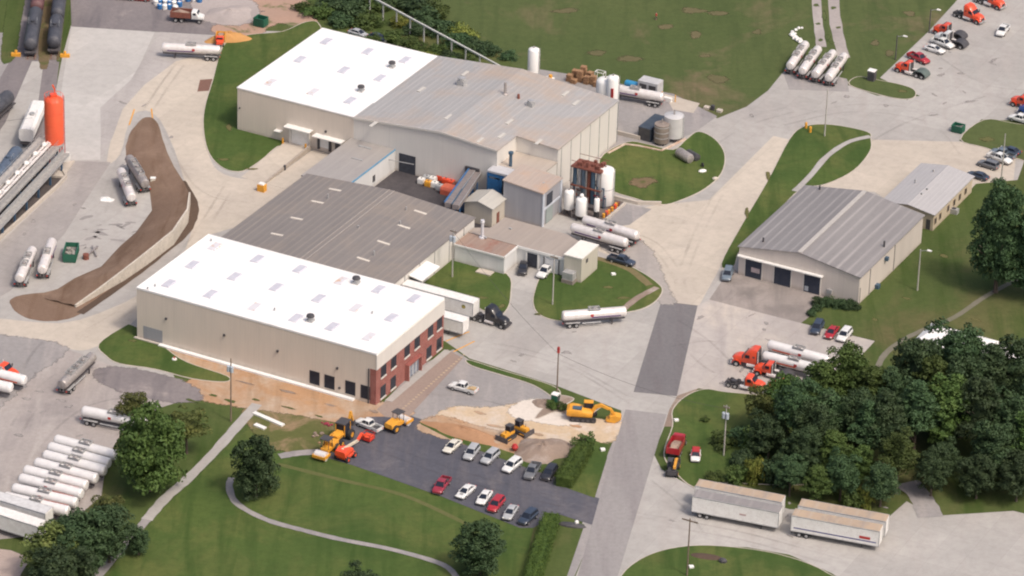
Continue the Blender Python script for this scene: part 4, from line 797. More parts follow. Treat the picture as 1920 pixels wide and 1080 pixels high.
def car(label,p,kind='sedan',cat='car',group=None):
    nm={'sedan':'parked_car','suv':'parked_suv','pickup':'pickup_truck','coupe':'parked_car'}[kind]
    t=thing(nm,label,cat,group=group); b=MB()
    if kind in('sedan','coupe'):
        b.rings([ring(-2.4,.74,.42,.82),ring(-2.2,.88,.28,.93),ring(-1.3,.91,.25,.95),ring(.9,.91,.25,.95),ring(1.5,.89,.26,.88),ring(2.15,.83,.3,.76),ring(2.42,.66,.38,.62)])
        gl=[ring(-1.85,.74,.88,.96),ring(-1.15,.64,.88,1.36,.9),ring(.15,.64,.88,1.38,.9),ring(1.15,.76,.86,.93)]; rf=(-1.1,.12,.60,1.385); L_=4.8
    elif kind=='suv':
        b.rings([ring(-2.3,.8,.45,.95),ring(-2.2,.92,.35,1.08),ring(.9,.94,.32,1.10),ring(1.6,.92,.34,1.04),ring(2.15,.87,.38,.92),ring(2.35,.72,.45,.75)])
        gl=[ring(-2.2,.80,1.0,1.15),ring(-1.95,.74,1.0,1.68,.9),ring(.35,.74,1.0,1.70,.9),ring(1.15,.82,1.0,1.1)]; rf=(-1.95,.35,.70,1.70); L_=4.7
    else:
        b.rings([ring(-.75,.96,.45,1.12),ring(.95,.96,.42,1.14),ring(1.9,.94,.45,1.08),ring(2.6,.9,.48,.98),ring(2.8,.78,.5,.8)])
        gl=[ring(-.72,.80,1.05,1.15),ring(-.55,.74,1.05,1.76,.9),ring(.6,.74,1.05,1.78,.9),ring(1.35,.84,1.05,1.15)]; rf=(-.55,.6,.70,1.78); L_=5.6
    b.build('body',p,t,True); MB().rings(gl).build('window_glass',GLASS,t)
    x0,x1,yw,z=rf; r=MB().rings([ring(x0-.05,yw,z-.03,z+.03),ring((x0+x1)/2,yw,z-.02,z+.07),ring(x1+.1,yw,z-.03,z+.03)])
    g0,g1,g2,g3=gl[0],gl[1],gl[2],gl[3]
    for s in (2,7):
        for a,c in ((g0[s],g1[4 if s==2 else 5]),(g3[s],g2[4 if s==2 else 5])): r.bar(Vector(a),Vector(c),.09)
        mx=(x0+x1)/2; r.bar((mx,g1[s][1]*1.02,gl[1][s][2]+.02),(mx,g1[4 if s==2 else 5][1],z),.09)
    r.build('roof',p,t,True)
    if kind=='pickup':
        bd=MB().box(-2.75,-.77,-.94,-.84,.5,1.12).box(-2.75,-.77,.84,.94,.5,1.12).box(-2.8,-2.7,-.94,.94,.5,1.12).box(-2.7,-.77,-.84,.84,.5,.62); bd.build('truck_bed',p,t)
        MB().box(-2.69,-.79,-.83,.83,.625,.65).build('bed_liner',DARK,t)
    fx=2.42 if kind!='suv' else 2.33
    if kind=='pickup': fx=2.76
    bx=-2.42 if kind in('sedan','coupe') else (-2.33 if kind=='suv' else -2.83)
    for s in (-1,1):
        MB().box(fx-.18,fx+.0,s*.62-.17,s*.62+.17,.58,.72).build('headlight',LENS,t); MB().box(bx-.0,bx+.12,s*.68-.12,s*.68+.12,.68,.88).build('taillight',AMBER,t)
        MB().box(x1+.55,x1+.72,s*(yw+.28)-.09,s*(yw+.28)+.09,z-.5,z-.36).build('wing_mirror',p,t)
    MB().box(fx-.1,fx+.06,-.75,.75,.34,.5).build('bumper',CHAS,t)
    if kind=='coupe': MB().box(1.3,1.5,-.35,.35,.86,.91).box(1.6,1.75,-.3,.3,.80,.87).build('hood_vent',DARK,t)
    wx=L_*.3
    for x in (-wx,wx+.02):
        for y in (-.84,.84): wheel(t,x,y,.34 if kind!='pickup' else .39,.22)
    return t
def head(c,d):   # heading from a photo-space direction at a photo point
    a=g(*c); b=g(c[0]+d[0],c[1]+d[1]); return math.atan2(b.y-a.y,b.x-a.x)
def put(o,c,d,z=0.):
    p=g(*c); o.location=(p.x,p.y,z); o.rotation_euler=(0,0,head(c,d)); return o
def tandem(t,xs,r=.5,yw=1.22,rim=HUB):
    for x in xs:
        for s in (-1,1): wheel(t,x,s*(yw-.28),r,.52,rim)
def tanker_proto(mat,stripe=None,frame=CHAS,L_=12.6,r=.98,plac=True,domes=(0.,)):
    t=thing('tank_trailer','tank trailer','tank trailer'); h=L_/2
    zc=2.25
    k=MB().lathe([(.35,-h),(r*.8,-h+.08),(r*.97,-h+.28),(r,-h+.5),(r,h-.5),(r*.97,h-.28),(r*.8,h-.08),(.35,h)],(0,0,zc),'x',22).build('tank',mat,t,True)
    rg=MB()
    for i in range(1,5):
        x=-h+i*L_/5; rg.lathe([(r+.0,x-.03),(r+.02,x-.025),(r+.02,x+.025),(r,x+.03)],(0,0,zc),'x',22)
    rg.build('band',mat,k,True)
    for dx in domes:
        d=MB().cyl((dx,0,zc+r-.08),(dx,0,zc+r+.28),.36,n=12).cyl((dx,0,zc+r+.28),(dx,0,zc+r+.36),.42,.3,n=12).build('manhole',STEELD,t,True)
        w_=MB(); 
        for s in (-1,1): w_.box(dx-1.1,dx+1.1,s*.62-.03,s*.62+.03,zc+r-.1,zc+r+.34)
        w_.box(dx-1.1,dx-1.04,-.6,.6,zc+r-.1,zc+r+.34).box(dx+1.04,dx+1.1,-.6,.6,zc+r-.1,zc+r+.34); w_.build('spill_box',GALV,t)
    MB().box(-h+.3,h-.3,-.62,-.48,1.02,1.32).box(-h+.3,h-.3,.48,.62,1.02,1.32).box(-h+.25,-h+.45,-1.2,1.2,.75,.95).build('frame_rail',frame,t)
    if stripe: MB().rings([[(x,s*a,z) for s,a,z in((-1,r*.93,zc-.42),(-1,r*1.0+.02,zc-.42),(-1,r*1.0+.02,zc-.18),(-1,r*.93,zc-.18))] for x in (-h*.1,h*.8)]).rings([[(x,s*a,z) for s,a,z in((1,r*.93,zc-.42),(1,r*1.0+.02,zc-.42),(1,r*1.0+.02,zc-.18),(1,r*.93,zc-.18))] for x in (-h*.1,h*.8)]).build('side_stripe',stripe,t)
    if plac:
        for s in (-1,1): MB().box(-.9,-.3,s*(r+.01)-.02,s*(r+.01)+.02,zc-.15,zc+.35).build('placard',RED,t)
    for s in (-1,1): MB().bar((-h+.02,s*.32,.9),(-h+.02,s*.32,zc+r*.4),.05).build('rear_ladder_rail',GALV,t)
    for s in (-1,1): MB().box(2.9+h-6.3+.4,3.15+h-6.3+.4,s*.7-.1,s*.7+.1,.12,1.2).build('landing_leg',frame,t)
    MB().cyl((-2.5,-.95,.85),(1.2,-.95,.85),.13,n=8).build('hose_tube',GALV,t,True)
    for s in (-1,1): MB().box(-h+.6,-h+3.4,s*1.-.26,s*1.+.26,1.06,1.12).build('mudguard',GALV,t)
    tandem(t,(-h+1.35,-h+2.65),.52)
    MB().box(-h-.05,-h+.03,-1.1,-.85,1.0,1.2).box(-h-.05,-h+.03,.85,1.1,1.0,1.2).build('taillight',AMBER,t)
    return t
PURP=pm('purple_stripe',(.10,.06,.16),(.13,.08,.18)); REDS=pm('orange_stripe',(.55,.09,.04),(.5,.08,.04))
def ends(o,rear,front,z=0.):
    a=g(*rear);b=g(*front); c=(a+b)/2; o.location=(c.x,c.y,z); o.rotation_euler=(0,0,math.atan2(b.y-a.y,b.x-a.x)); return o
TPROTO={}
def tanker(style,rear,front,label,group=None,z=0.):
    if style not in TPROTO:
        TPROTO[style]={'white':lambda:tanker_proto(pm('tank_white',(.78,.76,.74),(.68,.66,.65),sc=.6,rough=.35,metal=.1),None,CHAS),
          'stripe':lambda:tanker_proto(STEEL,PURP,CHAS,domes=(0.,)),
          'steel':lambda:tanker_proto(STEEL,None,CHAS,domes=(-1.6,1.8)),
          'tag':lambda:tanker_proto(pm('tank_white',(.78,.76,.74)),REDS,CHAS),
          'dull':lambda:tanker_proto(STEELD,None,CHAS,domes=(-2.5,0.,2.5),plac=False),
          'short':lambda:tanker_proto(STEEL,None,CHAS,L_=9.6,domes=(-1.5,1.8))}[style](); o=TPROTO[style]
    else: o=copy_tree(TPROTO[style])
    o['label']=label; o['category']='tank trailer'
    if group: o['group']=group
    elif 'group' in o: del o['group']
    return ends(o,rear,front,z)
def box_trailer(rear,front,label,L_=16.,roof=R_T,side=WHITED,stripe=None,group=None,h=4.05,legs=True,name='box_trailer',decal=None):
    t=thing(name,label,'trailer',group=group); a=L_/2
    MB().box(-a,a,-1.3,1.3,1.15,h-.08).build('cargo_box',side,t)
    MB().box(-a+.02,a-.02,-1.28,1.28,h-.078,h-.02).build('roof',roof,t)
    e=MB()
    for s in (-1,1): e.box(-a-.02,a+.02,s*1.31-.04,s*1.31+.04,h-.14,h+.0).box(-a-.02,a+.02,s*1.31-.03,s*1.31+.03,1.1,1.25)
    for x in (-a,a):
        for s in (-1,1): e.box(x-.05,x+.05,s*1.29-.05,s*1.29+.05,1.1,h)
    e.build('edge_rail',GALV,t)
    MB().box(-a-.03,-a-.003,-1.2,-.02,1.25,h-.2).box(-a-.03,-a-.003,.02,1.2,1.25,h-.2).build('rear_door',WHITE,t)
    if stripe: MB().box(-a+.5,a-.5,-1.33,-1.302,1.75,1.95).build('side_stripe',stripe,t)
    if decal: decal(t,a,h)
    MB().box(-a+.2,a-.4,-.6,-.45,.85,1.14).box(-a+.2,a-.4,.45,.6,.85,1.14).build('frame_rail',CHAS,t)
    for s in (-1,1): MB().box(a-3.3,a-3.1,s*.75-.1,s*.75+.1,.1,1.14).build('landing_leg',CHAS,t)
    tandem(t,(-a+1.5,-a+2.8),.5); MB().box(-a+.02,-a+.15,-1.1,1.1,.5,.65).build('under_guard',CHAS,t)
    return ends(t,rear,front)
def tractor(label,c,d,p=ORANGE,sleeper=True,fender=None,group=None,decal=None,bumper=GALV):
    """road tractor, +x is forward; cab over the front axle, bare chassis behind"""
    t=thing('truck_tractor',label,'truck',group=group)
    MB().box(-3.9,3.3,-.48,-.3,.75,1.02).box(-3.9,3.3,.3,.48,.75,1.02).box(-3.9,-3.7,-.9,.9,.7,.98).build('chassis',CHAS,t)
    MB().rings([ring(1.75,1.02,.95,2.05,.82,.3),ring(2.7,.98,.9,1.95,.8,.3),ring(3.4,.88,.85,1.72,.78,.3),ring(3.62,.75,.85,1.45,.8,.3)]).build('hood',p,t,True)
    x0=-.75 if sleeper else .1
    cb=MB()
    if sleeper: cb.rings([ring(x0,1.2,1.0,3.72,.82,.12),ring(.15,1.2,1.0,3.7,.82,.12),ring(.75,1.18,1.0,3.35,.80,.12),ring(1.3,1.12,1.0,2.75,.8,.12),ring(1.75,1.08,1.0,2.1,.86,.2)])
    else: cb.rings([ring(x0,1.12,1.0,2.85,.85,.12),ring(1.0,1.12,1.0,2.85,.85,.12),ring(1.4,1.1,1.0,2.65,.82,.12),ring(1.78,1.05,1.0,2.08,.86,.2)])
    cb.build('cab',p,t,True)
    MB().rings([[(1.28,-.98,2.75),(1.28,.98,2.75),(1.86,.92,2.1),(1.86,-.92,2.1)],[(1.34,-.98,2.78),(1.34,.98,2.78),(1.92,.92,2.13),(1.92,-.92,2.13)]]).build('windscreen',GLASS,t)
    for s in (-1,1):
        MB().box(.45,1.25,s*1.185-.03,s*1.185+.03,2.0,2.6).build('side_window',GLASS,t)
        if sleeper: MB().box(-.45,-.1,s*1.205-.02,s*1.205+.02,2.25,2.55).build('sleeper_window',DARK,t)
        MB().cyl((-.9,s*.98,.75),(.9,s*.98,.75),.36,n=12).build('fuel_tank',STEEL,t,True)
        MB().cyl((x0-.2,s*.95,.9),(x0-.2,s*.95,3.5 if sleeper else 3.1),.09,n=8).build('exhaust_stack',STEEL,t,True)
        MB().bar((1.5,s*1.15,2.4),(1.6,s*1.45,2.45),.05).box(1.52,1.64,s*1.45-.12,s*1.45+.12,2.0,2.55).build('wing_mirror',DARK,t)
        MB().box(3.35,3.62,s*.78-.13,s*.78+.13,1.1,1.35).build('headlight',LENS,t)
        MB().rings([ring(2.0,.2,.85,1.15),ring(2.6,.24,.95,1.35),ring(3.2,.2,.8,1.1)]) 
        f=MB().rings([[(2.75+.72*math.cos(a),s*yy,.55+.68*math.sin(a)) for yy in (.86,1.22)]+[(2.75+.78*math.cos(a),s*yy,.55+.74*math.sin(a)) for yy in (1.22,.86)] for a in [math.pi*i/8 for i in range(9)]]).build('front_fender',p,t,True)
    MB().box(3.55,3.8,-1.2,1.2,.45,.85).build('bumper',bumper,t); MB().box(3.6,3.68,-.5,.5,.9,1.5).build('grille',DARK,t)
    MB().box(x0-.12,x0-.01,-1.15,1.15,1.1,3.4 if sleeper else 2.7).build('cab_back',DARK,t)
    MB().box(-2.9,-1.9,-.5,.5,1.02,1.15).cyl((-2.45,0,1.15),(-2.45,0,1.24),.5,n=14).build('fifth_wheel',DARK,t)
    if fender: MB().rings([[(-2.5+1.5*math.cos(a),yy,.55+1.1*math.sin(a)) for yy in (-1.25,1.25)]+[(-2.5+1.6*math.cos(a),yy,.55+1.18*math.sin(a)) for yy in (1.25,-1.25)] for a in [math.pi*i/10 for i in range(11)]]).build('rear_fender',fender,t,True)
    for s in (-1,1): wheel(t,2.75,s*1.04,.52,.32)
    tandem(t,(-1.85,-3.15),.52,1.24)
    if decal: MB().box(-.6,.6,-1.235,-1.203,1.3,1.65).build('side_decal',decal,t)
    return put(t,c,d)

# ---------------------------------------------------------------- parked cars, from the photo
def C_(kind,p,c,d,label,cat=None,group=None):
    return put(car(label,p,kind,cat or {'sedan':'car','coupe':'car','suv':'SUV','pickup':'pickup'}[kind],group),c,d)
LG='cars in the dark parking lot'; dv=(-13,11.5)
C_('sedan',PCR,(848,842),dv,'cream sedan at the left end of the upper parking row',group=LG)
C_('suv',PS,(884,855),(-10,13),'silver SUV second from the left in the upper parking row',group=LG)
C_('suv',PS,(919,863),dv,'grey and white SUV with dark windscreen between silver and white SUVs in the upper row',group=LG)
C_('suv',PW,(960,879),(-14,11),'bright white SUV below the red ball in the upper parking row',group=LG)
C_('pickup',PG,(998,889),(-8,13),'grey pickup next to the black SUV in the upper parking row',group=LG)
C_('suv',PB,(1030,893),(-10,13),'black SUV beside the trimmed hedge at the end of the upper row',group=LG)
C_('pickup',PMR,(828,916),(-10,14),'maroon pickup at the left end of the lower parking row',group=LG)
C_('coupe',PW,(873,927),(-14,12),'white coupe with black hood vents beside the maroon pickup',group=LG)
C_('sedan',PW,(908,938),(-10,14),'white sedan between the white coupe and the red SUV',group=LG)
C_('suv',PR,(930,952),(-11,13),'red SUV in the lower parking row',group=LG)
C_('sedan',PS,(957,966),(-9,14),'silver grey sedan between red SUV and dark SUV in the lower row',group=LG)
C_('suv',PN,(990,976),(-13,11),'dark SUV at the right end of the lower parking row by the hedge',group=LG)
C_('pickup',PB,(982,507),(-5,13),'black pickup backed up to the dark door of the white shop')
C_('pickup',PW,(1023,514),(-14,14),'white crew pickup parked beside the black one by the shop')
C_('pickup',PN,(1165,494),(14,4),'dark navy pickup at the edge of the kerb by the cream shed')
C_('suv',PSB,(1364,520),(-4,12),'slate blue SUV parked at the corner of the garage')
GL='cars by the grass south of the garage'
C_('suv',PN,(1532,620),(-7,12),'dark SUV with shiny roof, leftmost of three by the garage lawn',group=GL)
C_('sedan',PR,(1559,628),(-9,12),'red sedan between the dark SUV and the white SUV',group=GL)
C_('suv',PW,(1583,634),(-10,12),'white SUV, rightmost of three by the garage lawn',group=GL)
o=C_('pickup',PW,(868,733),(-15,-4),'white work pickup with loaded bed on the grey lot')
MB().box(-2.5,-1.6,-.6,.5,.66,1.2).box(-1.5,-1.,-.5,.6,.66,1.0).build('bed_load',pm('timber_load',(.5,.36,.2)),o)
C_('pickup',PW,(691,803),(-14,-6),'white pickup parked beside the orange boom lift')
C_('pickup',PR,(1722,114),(13,6),'red pickup behind the orange tractor in the north lot')
C_('pickup',PW,(1767,86),(13,5),'white pickup with dark bed behind the white car in the north lot')
C_('sedan',PW,(1752,97),(13,4),'white car in front of the white pickup in the north lot')
C_('pickup',PW,(1880,62),(-11,15),'white pickup alone in the middle of the north lot')
C_('pickup',PW,(1914,229),(-14,-4),'white pickup at the right edge below the orange tractor')
EG='cars in the bays north of the office'
C_('sedan',PN,(1893,287),(-13,-4),'dark blue sedan farthest back by the tall pole',group=EG)
C_('pickup',PSB,(1880,294),(-13,-4),'blue grey pickup between dark sedan and white pickup',group=EG)
C_('pickup',PW,(1874,302),(13,5),'white pickup between the blue grey pickup and the dark van',group=EG)
C_('suv',PG,(1853,314),(-13,-4),'dark grey van nearest the cream office',group=EG)
C_('sedan',PN,(1833,334),(-13,-4),'dark car half hidden behind the tall dark tree',group=EG)
o=C_('suv',PW,(1304,860),(-1,13),'white utility vehicle with red roof parked on the grass'); 
for ch in o.children:
    if ch.name.startswith('roof'): ch.data.materials[0]=RED
o.scale=(.8,.95,.95)
# behind the white wing, by the bushes
C_('sedan',PS,(672,67),(13,4),'silver car just behind the far edge of the white roof'); C_('sedan',PN,(709,75),(13,4),'dark blue car behind the far edge of the white roof')
C_('sedan',PB,(232,-2),(13,1),'black car at the top of the dark gravel yard'); C_('sedan',PR,(262,0),(13,1),'dark red car beside the black car at the top edge',)
# ---------------------------------------------------------------- tank trailers
tanker('stripe',(414,112),(303,106),'long steel tank trailer alone at the top of the yard')
tanker('steel',(250,398),(224,332),'steel tank trailer parked beside the mulch bank')
tanker('dull',(275,368),(240,312),'dull grey tank trailer tight against the mulch bank')
YG='tank trailers in the lower left of the yard'
tanker('steel',(34,548),(64,482),'steel tank trailer farthest left by the end of the mulch bank',YG)
tanker('stripe',(77,532),(100,466),'steel tank trailer next to the green roll off bin',YG)
tanker('dull',(110,748),(180,682),'dull grey tank trailer standing diagonally on the gravel yard')
tanker('white',(168,793),(262,812),'white tank trailer half hidden behind the big round tree')
rows=[((118,848),(205,871)),((99,860),(200,888)),((86,874),(196,903)),((69,888),(181,918)),((52,903),(159,930)),((40,918),(153,947)),((25,936),(145,964)),((9,952),(130,980))]
lb=['farthest up the slanted row of white tank trailers','second from the top of the slanted row, beside the big round tree','third from the top of the slanted row of white tank trailers','fourth from the top of the slanted row, red mark at its middle','fourth from the bottom of the slanted row, red mark on the left','third from the bottom of the slanted row, red mark on the left','second from the bottom of the slanted row of white tank trailers','lowest of the slanted row, beside the white flat topped trailer']
for k,(a,b) in enumerate(rows): tanker('white' if k in(0,1,2,7) else 'tag',a,b,'white tank trailer '+lb[k].replace(' of white tank trailers',''),'slanted row of white tank trailers')
tanker('tag',(-40,712),(25,728),'white and orange tank trailer at the left edge of the gravel yard'); tanker('white',(-75,728),(5,744),'white tank trailer cut off by the left edge below the orange one')
tanker('stripe',(1054,612),(1172,603),'steel tank trailer along the kerb of the central lawn')
tanker('stripe',(1197,462),(1092,430),'steel tank trailer next to the white process tanks')
tanker('stripe',(1178,476),(1068,444),'steel tank trailer nearest the dark navy pickup')
FG='four tank trailers backed up to the field'
for (a,b),s in zip([((1476,148),(1513,95)),((1499,157),(1537,104)),((1522,164),(1566,111)),((1548,170),(1586,117))],('leftmost','second from left','second from right','rightmost by the gravel track')):
    tanker('steel',a,b,f'steel tank trailer, {s} of the four backed up to the field',FG)
tanker('stripe',(1240,200),(1140,182),'steel tank trailer with purple stripe behind the tall white tanks')
tanker('tag',(1545,694),(1448,668),'white tank trailer farther back behind the orange tractors'); tanker('tag',(1540,714),(1436,688),'white tank trailer nearer, coupled behind an orange tractor')
# ---------------------------------------------------------------- box trailers
box_trailer((760,562),(893,598),'long white box trailer coupled to the black tractor',L_=15.6,roof=WHITED)
t=bpy.data.objects['box_trailer']; MB().lathe([(.02,-1.34),(.42,-1.34),(.42,-1.31),(.02,-1.31)],(5.8,0,2.9),'y',16).build('round_emblem',pm('emblem_yellow',(.55,.42,.08),(.08,.12,.06),sc=3),t)
t.location=(*W(-7.6,-15.3)[:2],0); t.rotation_euler=(0,0,AZ)
b2=box_trailer((800,610),(873,632),'short white box trailer docked beside the brick office end',L_=8.2,roof=WHITED,h=3.7); b2.location=(*W(-2.3,-22.4)[:2],0); b2.rotation_euler=(0,0,AZ)
BT='white box trailers with worn roofs along the trees'
def words(t,a,h): MB().box(a*.55,a*.8,-1.335,-1.303,2.2,2.7).build('red_lettering_panel',RED,t)
def words2(t,a,h): MB().box(a*.1,a*.25,-1.335,-1.303,2.3,2.6).build('faint_lettering_panel',pm('faded_red',(.5,.35,.33)),t)
def pair(f,r,lab1,lab2,dcal,st,off,roof2):
    q=box_trailer(r,f,lab1,L_=15.8,h=4.25,stripe=st,group=BT,decal=dcal); 
    p=copy_tree(q); p['label']=lab2
    if not st:
        for ch in q.children:
            if ch.name.startswith('roof'): ch.data=ch.data.copy(); ch.data.materials[0]=roof_mat('grey_trailer_roof',(.30,.28,.27),(.25,.23,.225),(.40,.37,.35),2.4,stain=(.20,.19,.185),stainpos=(.5,.65),amt=.5)
    d=Vector((math.cos(q.rotation_euler.z),math.sin(q.rotation_euler.z),0)); n=Vector((-d.y,d.x,0)); p.location=q.location+n*3.7+d*off
    for ch in p.children:
        if ch.name.startswith('roof'): ch.data=ch.data.copy(); ch.data.materials[0]=roof2
pair((1456,993),(1306,964),'white box trailer with grey stained roof, front of the left pair','white box trailer with tan roof, rear of the left pair',words2,None,-.6,R_T)
pair((1643,1028),(1492,1000),'white box trailer with blue stripe and tan roof, front of the right pair','white box trailer with banded tan roof, rear of the right pair',words,pm('blue_stripe',(.08,.08,.22)),.2,R_T)
box_trailer((75,1018),(-60,975),'white flat roofed trailer at the lower left behind the tree',roof=WHITED,stripe=pm('blue_stripe',(.08,.08,.22))); 
box_trailer((90,994),(-50,952),'white trailer with tan front strip behind the lower left trailer',roof=pm('pale_roof',(.6,.6,.6)))
# ---------------------------------------------------------------- tractors
tractor('black tractor coupled to the long white box trailer',(922,606),(13,4),p=paint('black_truck',(.022,.022,.026)),bumper=DARK)
OG='orange tractors beside the tree belt'
tractor('tall orange tractor with purple stripe, farthest left by the tree belt',(1413,688),(-14,-3),decal=pm('purple_decal',(.12,.05,.45)),group=OG,fender=DARK).scale=(1.12,1.1,1.12)
tractor('orange tractor with fenders between the tall one and the low one',(1449,706),(-14,-3),group=OG,sleeper=False,fender=DARK)
tractor('low orange day cab with bare black chassis, nearest the grass',(1399,728),(14,3),group=OG,sleeper=False)
tractor('orange day cab half hidden under the tree belt',(1474,740),(-14,-3),group=OG,sleeper=False)
NG='orange tractors in the north lot'
tractor('orange tractor with green tarp over its rear, nearest the grass strip',(1708,139),(-14,-4),group=NG,sleeper=False,fender=pm('green_tarp',(.10,.13,.12)))
tractor('orange tractor with dark fenders behind the white pickups',(1779,68),(-14,-4),group=NG,sleeper=False,fender=DARK)
tractor('orange sleeper tractor with bare chassis facing the lot',(1817,37),(14,5),group=NG)
tractor('orange tractor cut off by the top edge of the photo',(1856,10),(14,5),group=NG,sleeper=False)
tractor('white tractor chassis beside the white pickups',(1781,83),(-14,-4),p=PW,group=NG,sleeper=False,fender=DARK)
tractor('orange tractor at the right edge of the photo',(1925,203),(-14,-4),group=NG,sleeper=False)
tractor('blue tractor at the right edge below the orange one',(1940,219),(-14,-4),p=paint('blue',(.03,.08,.28)),sleeper=False)
tractor('orange tractor parked at the left edge of the gravel yard',(2,706),(14,4),sleeper=False)
# dump trucks and blue drums in the far yard
def dump_truck(label,c,d,cabp,bedp,name='dump_truck',cat='truck',rich=True):
    t=thing(name,label,cat)
    MB().box(-3.6,3.2,-.5,.5,.8,1.05).build('chassis',CHAS,t)
    MB().rings([ring(.9,1.1,1.0,2.7,.85,.12),ring(1.9,1.1,1.0,2.7,.85,.12),ring(2.3,1.05,1.0,2.1,.86,.2)]).rings([ring(2.2,1.0,.95,1.95,.82,.3),ring(3.5,.85,.9,1.6,.8,.3)]).build('cab',cabp,t,True)
    MB().box(1.2,1.9,-1.12,1.12,1.95,2.5).box(2.0,2.34,-.85,.85,2.05,2.5).build('window_glass',GLASS,t)
    b=MB()
    for s in (-1,1): b.box(-3.8,.7,s*1.2-.05,s*1.2+.05,1.2,2.5)
    b.box(-3.8,-3.7,-1.15,1.15,1.2,2.4).box(.6,.7,-1.15,1.15,1.2,2.7).box(-3.7,.6,-1.15,1.15,1.15,1.3); b.build('tipper_body',bedp,t)
    MB().rings([[(x,-1.1,1.35),(x,1.1,1.35),(x,.6,1.35+hh),(x,-.6,1.35+hh)] for x,hh in ((-3.6,.5),(-2,1.2),(-.5,.8),(.5,.5))]).build('load',pm('soil_load',(.36,.26,.2),(.25,.18,.14),sc=3),t)
    for s in (-1,1): wheel(t,2.6,s*1.,.5,.3)
    tandem(t,(-1.3,-2.6),.5,1.2)
    return put(t,c,d)
dump_truck('white cab dump truck with brown body in the far gravel yard',(353,40),(14,1),PW,RUST)
dump_truck('small orange truck by the clay mound at the grass corner',(413,82),(-3,14),ORANGE,YEL).scale=(.62,.8,.8)
dump_truck('red open truck loaded with rubble on the grass verge',(1269,845),(8,-16),PR,PR,rich=False).scale=(.95,1.,1.)
random.seed(11)
def drum(c,mat,label,group,r=.75,h=1.6,name='plastic_tank',cat='tank',z=0.):
    t=thing(name,label,cat,(*g(*c)[:2],z),0,group)
    MB().lathe([(r*.95,0),(r,.1),(r,h*.5),(r*.96,h*.52),(r,h*.55),(r,h-.1),(r*.8,h)],n=14).build('shell',mat,t,True)
    MB().cyl((0,0,h),(0,0,h+.1),r*.5,n=10).build('lid',WHITE,t,True); return t
k=0; bl=pm('drum_blue',(.03,.17,.42),(.03,.13,.33),rough=.4)
for row,(y,x0) in enumerate(((-2,300),(8,292),(16,300))):
    for i in range(9 if row==0 else 6 if row==1 else 4):
        drum((x0+i*9+random.uniform(-2,2),y+i*.6+random.uniform(-1,1)),bl if (i+row)%2==0 else WHITE,('blue' if (i+row)%2==0 else 'white')+' plastic tank, '+['first','second','third','fourth','fifth','sixth','seventh','eighth','ninth'][i]+' from the left in the '+['back','middle','front'][row]+' row of the far yard','stored blue tanks' if (i+row)%2==0 else 'stored white tanks',r=.62,h=1.1)
# ---------------------------------------------------------------- earth movers
def cabin(t,x0,x1,y,z0,z1,mat,roof=None):
    MB().rings([ring(x0+.06,y-.04,z0,z1-.12,.92,.1),ring(x1-.06,y-.04,z0,z1-.12,.92,.1)]).build('cab_glass',GLASS,t)
    m=MB()
    for x in (x0+.04,x1-.04):
        for s in (-1,1): m.bar((x,s*(y-.03),z0),(x,s*(y-.05),z1-.05),.1)
    m.build('cab_post',mat,t); MB().rings([ring(x0-.08,y+.04,z1-.12,z1+.02),ring(x1+.08,y+.04,z1-.12,z1+.02)]).build('cab_roof',roof or mat,t)
def track(t,x0,x1,y,r,w_):
    p=[]
    for k in range(9): a=math.pi/2+math.pi*k/8; p.append((x0+r*math.cos(a),r+r*math.sin(a)))
    for k in range(9): a=-math.pi/2+math.pi*k/8; p.append((x1+r*math.cos(a),r+r*math.sin(a)))
    o=MB().side(p,y-w_/2,y+w_/2).build('track',BLACK,t)
    k=MB(); n=5
    for i in range(n): x=x0+(x1-x0)*i/(n-1); k.cyl((x,y-w_/2-.03,r),(x,y+w_/2+.03,r),r*.55,n=10)
    k.build('track_roller',CHAS,o,True)
def excavator(label,c,d):
    t=thing('excavator',label,'excavator')
    for s in (-1,1): track(t,-1.7,1.7,s*1.25,.45,.6)
    MB().box(-1.2,1.2,-1,1,.5,.9).build('undercarriage',CHAS,t)
    MB().rings([ring(-2.7,1.3,1.,2.1,.9,.2),ring(-1.9,1.4,.95,2.3,.92,.15),ring(1.3,1.4,.95,1.9,.95,.1),ring(1.5,1.35,1.,1.7,.95,.1)]).build('upper_body',YEL,t,True)
    MB().rings([ring(-2.75,1.2,1.1,2.0),ring(-2.3,1.25,1.05,2.35)]).build('counterweight',YEL,t,True)
    MB().box(-1.8,-.3,-1.0,.1,2.2,2.42).build('engine_cover',TEAL,t)
    cab=MB(); m0=thing; 
    MB().rings([ring(0.0,.5,1.5,3.0,.9,.1),ring(1.5,.5,1.5,2.95,.88,.15)]).add([],[]).build('cab_glass',GLASS,t)
    for ch in t.children:
        if ch.name.startswith('cab_glass'): ch.location=(0,.75,0)
    MB().box(-.05,1.5,.2,1.3,3.0,3.12).build('cab_roof',YEL,t)
    prof=[(1.0,1.6),(1.7,2.9),(2.8,3.35),(4.2,2.6),(4.05,2.25),(2.9,2.75),(2.1,2.4),(1.5,1.4)]
    MB().side(prof[::-1],-.45,.0).build('boom',YEL,t)
    MB().side([(3.9,2.75),(4.45,2.6),(5.4,1.2),(5.05,1.05)][::-1],-.4,-.05).build('dipper_arm',YEL,t)
    MB().side([(4.3,1.3),(5.2,1.5),(6.1,1.3),(6.2,.8),(5.2,.1),(4.0,.2),(3.7,.5),(4.4,.9)][::-1],-1.,.55).build('bucket',YEL,t)
    MB().bar((1.6,-.22,1.5),(2.8,-.22,2.7),.16).build('hydraulic_ram',STEEL,t)
    return put(t,c,d)
ex=excavator('yellow orange excavator with arm folded forward at the end of the sand',(1094,785),(14,1)); ex.scale=(1.12,1.05,1.05)
